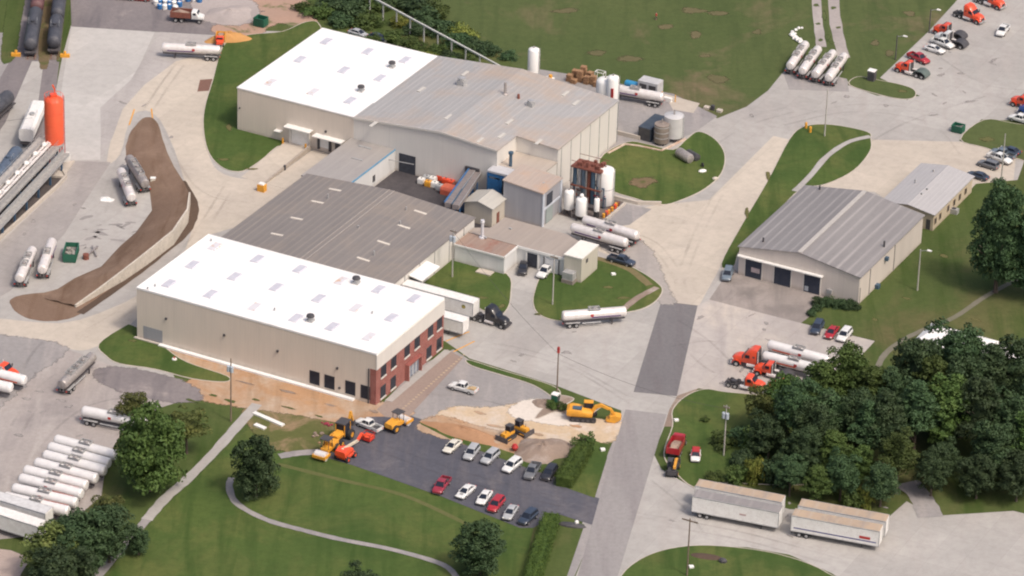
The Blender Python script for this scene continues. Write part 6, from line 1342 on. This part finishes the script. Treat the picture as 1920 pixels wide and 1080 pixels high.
# junk by the yard
t=thing('pipe_scrap','dark pipes and red pump scrap beside the green roll off bin','scrap',g(172,480),.6); MB().bar((-1.5,-.3,.4),(2.5,2.2,.5),.35).bar((.5,-1,.3),(1.8,3,.5),.3).build('scrap_pipe',STEELD,t); MB().cyl((-1.6,-.6,0),(-1.6,-.6,1.1),.6,n=10).build('red_pump',RUST,t,True)
t=thing('control_box','cream control box at the edge of the mulch bank','box',g(287,343),0); MB().box(-.5,.5,-.4,.4,0,1.1).build('box_body',PCR,t); MB().box(-.55,.55,-.45,.45,1.1,1.2).build('box_lid',WHITE,t)
for i,(x,y,c_,lab) in enumerate(((1511,241,YEL,'yellow post at the tip of the long lawn'),(1519,249,YEL,'short yellow post inside the tip of the long lawn'),(30,105,YEL,'yellow buffer left of the black tank cars'),(122,107,YEL,'yellow buffer right of the black tank cars'),(948,500,YEL,'yellow post at the corner of the white shop'),(938,497,YEL,'second yellow post by the white shop'))):
    t=thing('bollard',lab,'bollard',g(x,y),0); MB().cyl((0,0,0),(0,0,1.3),.28,n=8).ball((0,0,1.3),(.28,.28,.15)).build('post',c_,t,True)
    if 'buffer' in lab: MB().box(-1.,1.,-.4,.4,0,.7).build('stop_block',YEL,t)
for x,y,lab in ((1268,790,'white marker stone beside the road'),(1296,1065,'white box on the bottom lawn'),(1150,516,'small white box on the central lawn'),(1130,845,'small pale stone on the hedge lawn')):
    t=thing('marker_stone',lab,'stone',g(x,y),.3); MB().rings([ring(-.4,.35,0,.5),ring(.4,.35,0,.45)]).build('stone',WHITE,t)
t=thing('picnic_slab','pale slab lying on the small lawn by the white shop','slab',g(909,512),AZ); MB().box(-1.6,1.6,-.9,.9,.1,.35).build('slab',KERB,t)
t=thing('rubble_planter','dark planted rubble bed on the bottom lawn','planter',g(1325,1045),-.2); MB().ball((0,0,.0),(3.2,1.1,.4),16,6).build('soil_bed',MULCHD,t); MB().ball((3.,-1.,.3),(.8,.6,.6),7,5).build('dark_stone',DARK,t)
t=thing('sign_planter','dark curved planter with a white stone at the lot entrance','planter',g(1072,986),-.2); MB().ball((0,0,.1),(2.6,.8,.5),14,6).build('soil_bed',DARK,t); MB().ball((.8,.3,.7),(.4,.4,.4),7,5).build('white_stone',WHITE,t)
# ---------------------------------------------------------------- poles, rack, wires
def pole(label,c,h,mat=WOOD,arm=None,lamp=False,trans=False,rtop=None,name='utility_pole',r=.16):
    t=thing(name,label,'pole',g(*c),AZ); MB().cyl((0,0,0),(0,0,h),r,r*.65,n=10).build('shaft',mat,t,True)
    if arm: MB().box(-arm/2,arm/2,-.09,.09,h-.6,h-.42).build('crossarm',WOOD,t); 
    if arm:
        m=MB()
        for k in (-.9,-.4,.4,.9): m.cyl((k*arm/2,0,h-.42),(k*arm/2,0,h-.2),.06,n=6)
        m.build('insulator',GALV,t)
    if trans: MB().cyl((.35,-.25,h-2.6),(.35,-.25,h-1.5),.32,n=10).cyl((-.35,-.25,h-2.6),(-.35,-.25,h-1.5),.32,n=10).build('transformer',pm('transformer_grey',(.42,.47,.52),(.36,.4,.45)),t,True)
    if lamp: MB().bar((0,0,h-.3),(1.6,0,h+.2),.09).build('lamp_arm',GALV,t); MB().rings([ring(1.4,.28,h+.1,h+.3),ring(2.3,.22,h+.12,h+.28)]).build('lamp_head',WHITE,t)
    if rtop: MB().box(-.2,.2,-.2,.2,h-1.2,h).build('red_marker',rtop,t)
    return t
GP=pm('pale_pole',(.42,.40,.36),(.34,.32,.29),rough=.8)
pole('wooden pole with grey transformers in front of the long beige wall',(433,790),13.,trans=True)
pole('wooden pole with red top at the north end of the sand',(1044,742),10.2,rtop=RED)
pole('tall thin grey pole on the tip of the long lawn',(1546,256),11.,mat=GP)
pole('pale grey pole with crossarm on the central lawn by the cream shed',(1036,572),10.8,mat=GP,arm=1.6)
pole('grey pole with transformer beside the workshop wall',(848,520),10.5,mat=GP,arm=1.4,trans=True)
pole('wooden pole with crossarm on the bottom lawn',(1288,1080),11.5,arm=3.)
pole('thin leaning pole with transformer in front of the tree belt',(1357,855),10.5,mat=GP,trans=True,arm=1.2)
pole('tall grey pole beside the bays north of the office',(1877,342),11.,mat=GP)
pole('steel lamp post on the garage lawn with white lamp heads',(1720,545),9.,mat=GP,lamp=True,name='street_lamp')
pole('dark lamp post on the grass left of the north lot',(1679,112),5.8,mat=CHAS,lamp=True,name='street_lamp')
pole('dark lamp post behind the orange tractors of the north lot',(1742,62),5.8,mat=CHAS,lamp=True,name='street_lamp')
pk=thing('pipe_rack','long raised white pipe on posts above the bushes behind the plant','pipe rack',g(820,98),0); oo=g(820,98)
pts=[(718,32),(742,46),(767,61),(789,74),(812,92),(834,107),(861,118),(893,130),(930,145)]
ps=[]
a0=g(700,20)
P0=g(718,38); P1=g(952,165)
m=MB(); top_=[]
for k in range(-3,10):
    p=P0+(P1-P0)*(k/9); MB().cyl((p-oo),(p-oo+Vector((0,0,3.9))),.18,n=8).build('post',pm('pale_steel',(.50,.50,.47),(.42,.42,.4)),pk,True)
a=P0+(P1-P0)*(-4/9); MB().bar(a-oo+Vector((0,0,4.05)),P1-oo+Vector((0,0,4.05)),.38,.3).build('pipe_run',pm('pale_steel',(.50,.50,.47)),pk)
w0=g(1036,572)+Vector((0,0,10)); 
def wire(a,b,sag,label):
    n=14; pts=[a.lerp(b,i/n)-Vector((0,0,sag*4*(i/n)*(1-i/n))) for i in range(n+1)]; m=MB()
    for i in range(n): m.bar(pts[i],pts[i+1],.035)
    tag(m.build('overhead_wire',CHAS),label,'wire')
P_=lambda c,h:g(*c)+Vector((0,0,h))
wire(P_((848,520),10),P_((1044,742),8.8),1.2,'black wire from the workshop pole down to the red topped pole')
wire(P_((1044,742),8.8),P_((1357,855),9.8),1.4,'black wire from the red topped pole across the road to the leaning pole')
# ---------------------------------------------------------------- railway
def dirpt(a,b): 
    A_,B_=g(*a),g(*b); return A_,B_,(B_-A_).normalized()
def rail_track(a,b,label):
    A_,B_,d=dirpt(a,b); n=Vector((-d.y,d.x,0)); m=MB(); L_=(B_-A_).length
    for s in (-.72,.72): m.bar(A_+n*s+Vector((0,0,.14)),B_+n*s+Vector((0,0,.14)),.09,.14)
    tag(m.build('rail',RUST),label,None,None,'structure'); m=MB()
    for k in range(int(L_/.65)): p=A_+d*(k*.65); m.bar(p-n*1.25+Vector((0,0,.03)),p+n*1.25+Vector((0,0,.03)),.22,.08)
    tag(m.build('sleepers',WOOD),'wooden sleepers of '+label,None,None,'structure')
rail_track((58,112),(83,-90),'the left railway track'); rail_track((102,112),(122,-90),'the right railway track')
def rail_car(label,a,b,mat,kind='tank',group=None,L_=None):
    t=thing('rail_tank_car' if kind=='tank' else 'rail_hopper_car',label,'rail car',group=group); A_,B_,d=dirpt(a,b); L_=L_ or (B_-A_).length; h=L_/2-.5
    if kind=='tank': MB().lathe([(.4,-h),(1.1,-h+.2),(1.45,-h+.6),(1.5,-h+1.),(1.5,h-1.),(1.45,h-.6),(1.1,h-.2),(.4,h)],(0,0,2.75),'x',24).build('tank',mat,t,True)
    else: MB().rings([[(x,-1.1,1.5),(x,1.1,1.5),(x,1.5,2.2),(x,1.5,3.9),(x,1.0,4.3),(x,-1.,4.3),(x,-1.5,3.9),(x,-1.5,2.2)] for x in (-h,h)]).build('hopper_body',mat,t)
    MB().cyl((0,0,4.1),(0,0,4.75),.5,n=12).box(-.9,.9,-.9,.9,4.18,4.26).build('dome',mat if kind=='tank' else GALV,t,True)
    m=MB()
    for s in (-1,1): m.bar((-.9,s*.9,4.2),(-.9,s*.9,5.),.05).bar((.9,s*.9,4.2),(.9,s*.9,5.),.05).bar((-.9,s*.9,5.),(.9,s*.9,5.),.05)
    m.build('dome_railing',GALV,t); MB().box(-h-.3,h+.3,-1.3,1.3,1.0,1.2).build('underframe',CHAS,t)
    for x in (-h+1.3,h-1.3):
        bg=MB().box(x-1.1,x+1.1,-.9,.9,.45,.95).build('bogie',CHAS,t)
        for q in (-.75,.75):
            for s in (-1,1): MB().cyl((x+q,s*.72-.07,.52),(x+q,s*.72+.07,.52),.42,n=14).build('wheel',DARK,bg,True)
    return ends(t,a,b,.12)
TB=pm('tank_car_black',(.040,.042,.052),(.07,.072,.085),sc=.6,rough=.55,dirt=(.16,.15,.16))
TR=pm('tank_car_maroon',(.10,.045,.05),(.14,.07,.07),sc=.6,rough=.6)
RG='black rail tank cars'
rail_car('black rail tank car at the end of the left track',(57,110),(68,42),TB,group=RG); rail_car('dark maroon rail tank car behind the black one on the left track',(69,39),(78,-30),TR)
rail_car('black rail tank car at the end of the right track',(101,106),(107,56),TB,group=RG); rail_car('black rail tank car second on the right track',(108,53),(114,4),TB,group=RG); rail_car('dark maroon rail tank car farthest on the right track',(115,1),(120,-48),TR)
rail_car('dark rail tank car cut off by the left edge',(30,192),(-50,262),TB,L_=15)
rail_car('white rail hopper car behind the orange silo',(78,212),(44,292),WHITED,'hopper',L_=15); rail_car('blue grey rail tank car beside the loading rack',(42,296),(-10,370),pm('slate_car',(.10,.14,.2),(.07,.09,.13)),L_=14)
# loading rack and pit
pit=patch('loading_pit',[(92,312),(122,322),(112,342),(0,440),(-80,505),(-80,400),(0,345),(60,300)],ground_mat('pit_floor',(.075,.065,.062),(.11,.095,.09),fine=1.3),.032)
def kerbline(pts,w_,h,mat,name,label):
    t=thing(name,label,'wall',g(*pts[0])); o=g(*pts[0]); m=MB()
    for a,b in zip(pts,pts[1:]): m.bar(g(*a)-o+Vector((0,0,h/2)),g(*b)-o+Vector((0,0,h/2)),w_,h)
    m.build('wall_run',mat,t)
kerbline([(1128,366),(1150,372),(1195,383),(1240,384)],.5,.7,KERB,'low_wall','low pale wall between the tank yard and the round lawn')
kerbline([(1140,289),(1172,272),(1196,275),(1240,284),(1285,262)],.4,.35,pm('pad_kerb',(.6,.5,.42),(.45,.3,.22),sc=.8),'pad_kerb','pale kerb round the pad of the silver tank')
kerbline([(118,324),(124,334),(110,350),(0,450),(-70,512)],.45,.8,KERB,'pit_wall','pale low wall round the loading pit')
tag(MB().prism(ccw([tuple(g(*p)[:2]) for p in ((90,318),(140,304),(118,335),(88,332))]),0,.5).build('silo_pad',KERB),'concrete pad under the orange silo',None,None,'structure')
rk=thing('loading_rack','long steel loading rack with silver pipes and blue legs beside the rails','loading rack'); A_,B_,d=dirpt((-60,470),(100,300)); L_=(B_-A_).length; c=(A_+B_)/2
rk.location=c; rk.rotation_euler=(0,0,math.atan2(d.y,d.x)); h=L_/2
MB().box(-h,h,-2.5,-.7,4.0,4.35).build('lower_walkway',pm('walkway_grate',(.33,.32,.30),(.25,.24,.23),rough=.8),rk); MB().box(-h,h-1,.9,2.7,4.8,5.2).build('upper_walkway',pm('walkway_pale',(.42,.39,.36),(.34,.32,.3),rough=.8),rk)
m=MB()
for k in range(9):
    x=-h+1+k*(L_-2)/8
    m=MB().bar((x,-1.3,0),(x,-1.3,4.2),.32).bar((x,1.6,0),(x,1.6,5.),.32).bar((x,-1.3,3.9),(x,1.6,3.9),.25); m.build('blue_column',pm('dull_blue',(.035,.09,.17),(.04,.08,.13)) if k%2 else TEAL,rk)
m=MB()
for y,z in ((-1.9,4.4),(2.3,5.2),(.9,5.2)):
    for zz in (.5,1.): m.bar((-h,y,z+zz),(h-1,y,z+zz),.05)
    for k in range(int(L_/2)): m.bar((-h+k*2,y,z),(-h+k*2,y,z+1),.05)
m.build('hand_rail',GALV,rk)
m=MB()
for y,z,r in ((-.3,4.6,.3),(.2,5.,.22),(.6,4.5,.32)): m.cyl((-h,y,z),(h-.5,y,z),r,n=10)
m.build('silver_pipe',STEEL,rk,True)
MB().box(-h,h-2,-4.4,-3.2,2.9,3.2).build('front_walkway',pm('walkway_grate',(.33,.32,.30)),rk); MB().box(-h,h-2,-3.2,-3.15,3.2,4.1).box(-h,h-2,-4.45,-4.41,2.6,3.2).build('side_plate',GALV,rk)
for k in range(7): x=-h+2+k*(L_-7)/6; MB().bar((x,-3.9,0),(x,-3.9,2.9),.35).bar((x,-3.9,1.2),(x,-2.6,3.9),.2).build('blue_column',pm('dull_blue',(.035,.09,.17)),rk)
m=MB()
for k in range(9): x=-h+2+k*L_/9.3; m.cyl((x,-.1,5.),(x,-1.,5.9),.18,n=8).ball((x,.2,5.3),(.75,.55,.5),9,6)
m.build('loading_arm',WHITED,rk,True)
# the long black pole boom across the rails
wire(g(-20,272)+Vector((0,0,5)),g(62,262)+Vector((0,0,5)),0,'dark boom bar across the rails by the silo')

# ================================================================ TREES, BUSHES, HEDGES
import numpy as np
def leaves_mesh(name,centers,radii,normals_bias,n_per,size,seed,mat,squash=1.,core=None):
    rg=np.random.default_rng(seed); V=[];N=0
    allp=[];alln=[];alls=[]
    for c,r in zip(centers,radii):
        n=int(n_per*(r/ radii.mean())**2); d=rg.normal(size=(n,3)); d/=np.linalg.norm(d,axis=1)[:,None]; d[:,2]=np.where(d[:,2]<-.45,-d[:,2]*.6,d[:,2])
        rad=r*(.72+.38*rg.random(n))[:,None]; p=c+d*rad*np.array([1,1,squash]); allp.append(p)
        nn=d+rg.normal(size=(n,3))*.55; nn[:,2]+=.25; alln.append(nn); alls.append(size*(.6+.8*rg.random(n)))
    P=np.concatenate(allp);Nn=np.concatenate(alln);S_=np.concatenate(alls); Nn/=np.linalg.norm(Nn,axis=1)[:,None]
    ref=rg.normal(size=P.shape); A=np.cross(Nn,ref); A/=np.linalg.norm(A,axis=1)[:,None]; B=np.cross(Nn,A)
    s=S_[:,None]/2; k=.75
    quad=np.stack([P-A*s,P-B*s*k,P+A*s,P+B*s*k],axis=1).reshape(-1,3); n=len(P)
    verts=quad; faces=np.arange(4*n).reshape(n,4)
    if core is not None:
        cv,cf=core; faces=[tuple(f) for f in faces]+[tuple(i+4*n for i in f) for f in cf]; verts=np.concatenate([verts,np.array(cv)])
    me=bpy.data.meshes.new(name); me.from_pydata(verts.tolist(),[],faces if isinstance(faces,list) else faces.tolist()); me.materials.append(mat); me.update(); return me
def crown_mesh(name,r,hc,seed,mat,nc=70,n_per=85,size=.5,cr=.3,irregular=.2,taper=.0):
    """crown of radius r and half height hc centred on its own middle"""
    rg=np.random.default_rng(seed); d=rg.normal(size=(nc,3)); d/=np.linalg.norm(d,axis=1)[:,None]
    rad=(.35+.5*rg.random(nc)**.45)[:,None]; tp=(1-taper*np.clip(d[:,2:3]+.25,0,1.2))
    lob=1+irregular*np.sin(3*np.arctan2(d[:,1],d[:,0])+rg.random()*6)*np.sin(2.3*d[:,2]+rg.random()*6)
    d=d/np.maximum(np.abs(d[:,2:3])**3+(1-np.abs(d[:,2:3])**2)**1.5,.3)**(1/3.6); c=d*rad*lob[:,None]*np.array([r,r,hc]); c[:,:2]*=tp; cr_=r*cr*(.65+.7*rg.random(nc))
    m=MB().ball((0,0,-hc*.1),(r*.42,r*.42,hc*.42),9,6)
    return leaves_mesh(name,c,cr_,None,n_per,size,seed,mat,.8,(m.v,m.f))
CR={}
def crown(kind,var):
    k=(kind,var)
    if k in CR: return CR[k]
    sp={'broad':(6.,5.4,LEAF,150,70,.46,.19),'dark':(5.5,6.5,LEAFD,150,70,.46,.19),'tall':(4.5,7.5,LEAF,150,52,.46,.20),'darktall':(4.5,7.5,LEAFD,150,52,.46,.20),
        'bush':(2.2,1.5,LEAF,22,70,.34,.36),'bushd':(2.2,1.5,LEAFD,22,70,.34,.36),'bushy':(2.2,1.6,LEAFY,20,70,.34,.36),'olive':(3.6,4.2,LEAFB,45,75,.42,.27),'column':(6.5,10.5,LEAFD,240,80,.5,.19)}[kind]
    CR[k]=crown_mesh(kind+'_crown',sp[0],sp[1],100*var+len(kind)*7,sp[2],sp[3],sp[4],sp[5],sp[6],.28,.5 if 'tall' in kind else .18); CR[k]['dim']=(sp[0],sp[1]); return CR[k]
TR_={}
def trunk_mesh(h,r,var):
    k=(round(h),var)
    if k in TR_: return TR_[k]
    random.seed(var*31+int(h)); m=MB(); m.lathe([(r*1.5,-.05),(r,.5),(r*.8,h*.45),(r*.35,h*.8)],n=9)
    for i in range(6):
        a=random.uniform(0,6.28); z=h*random.uniform(.25,.6); l=h*random.uniform(.18,.3); m.cyl((0,0,z),(math.cos(a)*l,math.sin(a)*l,z+l*.9),r*.38,r*.12,n=6)
    o=m.build('trunk',BARK); me=o.data; bpy.data.objects.remove(o); TR_[k]=me; return me
TREES='trees of the belt beside the box trailers'
def tree(px,h,r,kind,label,group=None,var=0,name=None,cat='tree',base=.28,z=0.):
    p=g(*px); nm=name or {'broad':'broadleaf_tree','dark':'dark_tree','tall':'tall_tree','darktall':'tall_tree','olive':'small_tree','column':'dense_tree'}.get(kind,'bush')
    t=thing(nm,label,cat,(p.x,p.y,z),random.uniform(0,6.28),group)
    me=crown(kind,var); rr_,hh=me['dim']; bush=kind.startswith('bush')
    ch=(h*(1-base))/2 if not bush else h*.55
    c=bpy.data.objects.new('crown',me); COL.objects.link(c); c.parent=t; k=.98
    c.scale=(r/rr_*k,r/rr_*k,ch/hh*.98); c.location=(0,0,h-ch if not bush else h*.42)
    tr=bpy.data.objects.new('trunk',trunk_mesh(h*.8,.05+h*.016,var)); COL.objects.link(tr); tr.parent=t
    return t
random.seed(3)
# lawn trees
tree((281,920),16.4,7.4,'broad','big round green tree beside the slanted row of tank trailers',var=1,base=.0)
tree((250,800),7.,3.2,'olive','small olive tree behind the big round tree, left one',var=1); tree((350,850),9.5,4.2,'olive','olive green tree at the right side of the big round tree',var=2)
tree((480,932),12.6,4.6,'dark','round dark tree beside the curved footpath',var=1,base=.0)
tree((899,1078),10.3,5.1,'dark','round dark tree below the lower parking row',var=2,base=.0)
tree((668,1145),9.,4.,'dark','tree top poking up at the bottom edge of the lawn',var=3,base=.1)
BLG='trees at the lower left corner'
tree((95,1085),11,5.6,'olive','olive tree farthest left in the lower left clump',BLG,3,base=.1); tree((150,1075),12,6.2,'dark','dark wide tree in the middle of the lower left clump',BLG,1,base=.1)
tree((205,1055),11,5.2,'dark','dark tree at the right side of the lower left clump',BLG,2,base=.1); tree((120,1130),11,6,'dark','dark tree at the bottom edge of the lower left clump',BLG,3,base=.1)
tree((205,1000),7.5,3.6,'olive','pale olive tree top at the upper edge of the lower left clump',BLG,1)
tree((260,1040),5.5,2.2,'dark','small dark tree on the lawn right of the footpath end',None,2,base=.05)
# big dark tree right
tree((1866,548),24.,5.7,'column','tall dense dark tree right of the cream office',var=1,base=.04)
tree((1935,560),20.,6.,'column','dense dark tree cut off by the right edge beside the tall one',var=2,base=.04)
# tree belt
belt=[(1430,812,9,4,'olive',1,'pale olive tree at the left tip of the belt'),(1468,810,12,4.6,'broad',2,'green tree overlapping the hidden orange day cab'),(1535,795,13.5,5.2,'tall',1,'tall green tree left of the belt top, over the tank trailer ends'),
(1583,785,13.5,6.,'broad',3,'highest rounded green tree behind the white SUV'),(1632,810,14,5.2,'tall',2,'green tree just right of the highest rounded one'),(1672,820,14,5,'dark',1,'dark tree above the middle of the belt'),
(1712,790,16,6,'dark',2,'dark tree left of the white house roof'),(1782,770,19,7,'dark',3,'high dark tree in front of the white house roof'),(1850,790,16,6,'darktall',1,'dark tree right of the white house roof'),(1905,780,15,5.6,'dark',1,'dark green tree near the right end of the belt top'),(1960,775,15,6,'dark',2,'dark tree on the right edge at the belt top'),
(1440,860,10,4.4,'dark',3,'dark bushy tree over the start of the left trailer pair'),(1490,855,14,5,'dark',1,'dark tree behind the left trailer pair'),(1545,860,15,5.4,'darktall',2,'tall dark tree between the two trailer pairs, back row'),(1600,865,15,5.2,'dark',2,'dark tree in the second row over the right trailer pair'),
(1655,880,15,5.,'darktall',3,'narrow dark tree over the right end of the right trailer pair'),(1712,860,16,5.4,'darktall',1,'dark tree left of the footpath end'),(1770,850,17,5.8,'tall',3,'olive tinted tall tree right of the footpath end'),(1830,860,16,5.8,'darktall',2,'tall dark tree in the right half of the belt'),(1895,865,16,6,'dark',3,'broad dark tree low in the right half of the belt'),(1955,870,16,6,'darktall',3,'dark tree at the right edge, low row'),
(1505,900,10,4.2,'dark',2,'dark tree standing in the gap between trailer pairs'),(1560,905,11,4.2,'tall',2,'mid green tree right above the right trailer pair'),(1612,915,9,3.6,'tall',1,'small green tree close to the right trailer roof'),(1680,925,12,4.4,'tall',3,'green tree with loose edge beside the footpath mouth'),(1830,935,9,4.5,'dark',1,'low dark tree above the lower right paving'),(1905,940,10,5,'dark',2,'low dark tree at the lower right of the belt'),(1770,905,8,3.4,'dark',3,'low dark tree just right of the footpath mouth'),
(1480,930,8,3.6,'dark',1,'low dark tree crowding the back edge of the left trailer pair'),(1530,945,8,3.4,'tall',2,'short green tree filling the gap between the trailer pairs'),(1575,938,9,3.8,'dark',3,'low dark tree against the back of the right trailer pair'),(1650,950,9,3.6,'dark',2,'low dark tree at the back right corner of the right trailer pair'),(1620,880,14,4.6,'darktall',1,'slim dark tree in the second row above the yellow bush'),(1525,875,13,4.8,'dark',3,'dark tree in the middle row left of the tall dark one'),
(1745,930,10,3.8,'dark',1,'dark tree on the left bank of the footpath mouth'),(1860,910,13,5.2,'dark',1,'dark tree in the low right part between two broad ones'),(1925,905,13,5.2,'tall',1,'green tree in the low right corner of the belt'),(1800,820,17,5.6,'dark',2,'dark tree in the deep middle of the right half of the belt'),(1745,815,17,5.4,'tall',2,'lighter green tree left of centre in the right half of the belt'),(1930,830,16,5.6,'dark',3,'dark tree behind the right edge pair')]
for i,(x,y,h,r,k,v,lab) in enumerate(belt): tree((x,y),h*(1.12 if i%3==0 else 1.),r*(.92 if 'tall' in k else .95),k,lab,TREES,v,base=.16 if i%4 else .3)
sh=[(1395,880,'bushd',3.4,3.,'dark green bush left of the leaning pole foot'),(1420,845,'bush',4,3.4,'green bush behind the leaning pole'),(1385,905,'bush',3.4,2.6,'green bush touching the left trailer corner'),(1412,905,'bushy',5.2,2.0,'yellow green bush above the left trailer roof'),(1445,900,'bushd',5,3,'dark bush over the left trailer roof'),(1622,952,'bushy',5.,1.7,'yellow bush in front of the belt above the right trailer'),(1600,950,'bush',4.,2.2,'green bush beside the yellow bush'),(1475,905,'bushd',6,3.2,'dark bush at the right end of the left trailer pair'),(1360,835,'bush',2.6,2.8,'green bush on the slope below the leaning pole'),(1395,830,'bushd',3.,3.2,'dark bush up the slope from the leaning pole'),(1340,902,'bush',1.8,1.8,'small bush in the corner of the trailer yard')]
for x,y,k,h,r,lab in sh: tree((x,y),h,r,k,lab,'bushes in front of the tree belt',x%3,cat='bush')
# bushes behind the plant
bb=[(600,28,3.2,4,0),(628,20,3.8,4.4,1),(640,45,2.8,3.4,1),(662,28,4.6,4.4,1),(688,50,3.6,3.8,0),(655,8,4.4,4.4,0),(700,18,3.6,4,0),(728,8,4.2,4.6,1),(740,75,2.6,3.2,0),(765,85,2.4,3,0),(752,48,2.6,3.2,2),(782,64,2.8,3.2,1),(790,96,2.4,3,0),(775,22,4.8,4.6,1),(800,48,4.6,4.4,1),(828,66,4.2,4,1),(812,30,4,4.2,0),(856,86,3.6,3.6,1),(820,98,2.2,2.6,0),(846,112,2.2,2.6,1),(863,72,3.8,4.2,2),(890,92,2.8,3.2,1),(878,118,2.2,2.6,0),(912,100,2.6,3.2,1),(845,120,2.,2.6,0),(950,108,1.6,2.6,1),(700,78,2.2,2.4,0),(745,-10,4.2,4.6,1),(690,-15,4.,4.6,0),(620,-12,4,4.6,1),(574,20,2.4,3,0),(800,112,2.,2.8,2)]
pos=['at its left end','near its left end','at its front left','left of the pipe rack top','in front of the pipe rack top','at the top edge','at the top edge by the first posts','at the top edge behind the rack','behind the far white roof edge','just behind the white roof edge','below the third post','below the fourth post','behind the two parked cars','highest behind the pipe rack','broad one behind the middle posts','dark one right of the middle posts','in the middle at the back','at the right of the middle','low one under the middle posts','low one under the right posts','large yellow green one right of the rack','dark one right of the yellow green one','low one by the grey roof edge','dark one at the right end','squat one near the grey roof edge','last low one near the slim white silo','left of the parked cars','at the very top, middle','at the very top, left of the rack','at the very top left','beside the pink clay','yellowish one beneath the posts']
for (x,y,h,r,k),q in zip(bb,pos): tree((x,y),h*.8,r*.92,['bush','bushd','bushy'][k],['green','dark green','yellow green'][k]+' thicket bush behind the plant, '+q,'bushes of the thicket behind the plant',(x+y)%3,cat='bush')
for i,x in enumerate((1533,1548,1562,1578,1592,1601)): tree((x,572+(x-1533)*.1),1.7,1.5,'bushd','clipped dark bush at the garage front, '+['first from the left','second from the left','third from the left','third from the right','second from the right','at the garage corner'][i],'clipped bushes along the garage front',i%3,cat='bush')
for i,(x,y) in enumerate(((1522,592),(1531,583))): tree((x,y),1.2,1.1,'bushd',['small dark bush at the grass corner by the garage apron','small brownish bush between grass corner and garage'][i],None,i,cat='bush')
tree((1037,765),1.8,1.3,'bush','small bush left of the green portable toilet',None,1,cat='bush'); tree((1054,768),1.4,1.2,'bush','small bush right of the green portable toilet',None,2,cat='bush')
tree((1322,790),1.,.9,'bush','small bush alone on the grass by the leaning pole',None,2,cat='bush')
def hedge(label,a,b,w_,h,seed=1,taper=0):
    A_,B_=g(*a),g(*b); L_=(B_-A_).length; c=(A_+B_)/2; t=thing('hedge',label,'hedge',c,math.atan2((B_-A_).y,(B_-A_).x)); rg=np.random.default_rng(seed)
    cs=[];rs_=[]
    n=int(L_/.5)
    for i in range(n):
        x=-L_/2+L_*(i+.5)/n
        for y in (-w_/2+.45,0,w_/2-.45):
            for z in (.5,h-.6): cs.append((x+rg.normal()*.12,y+rg.normal()*.08,z+rg.normal()*.05)); rs_.append(.55+.14*rg.random())
    m=MB().box(-L_/2,L_/2,-w_/2+.35,w_/2-.35,.05,h-.45)
    me=leaves_mesh('foliage',np.array(cs),np.array(rs_),None,34,.22,seed,HEDGE,1.,(m.v,m.f)); o=bpy.data.objects.new('foliage',me); COL.objects.link(o); o.parent=t
    MB().cyl((0,0,0),(0,0,h*.5),.08,n=6).build('stem',BARK,t,True); return t
hedge('square trimmed hedge on the right side of the parking lot',(1096,848),(1056,914),3.5,2.4,1)
tree((1096,843),3.2,2.2,'bush','round clipped shrub at the top end of the square hedge',None,1,name='round_shrub',cat='shrub')
hedge('long trimmed hedge at the lower end of the parking lot',(1034,980),(990,1120),3.2,2.4,2)
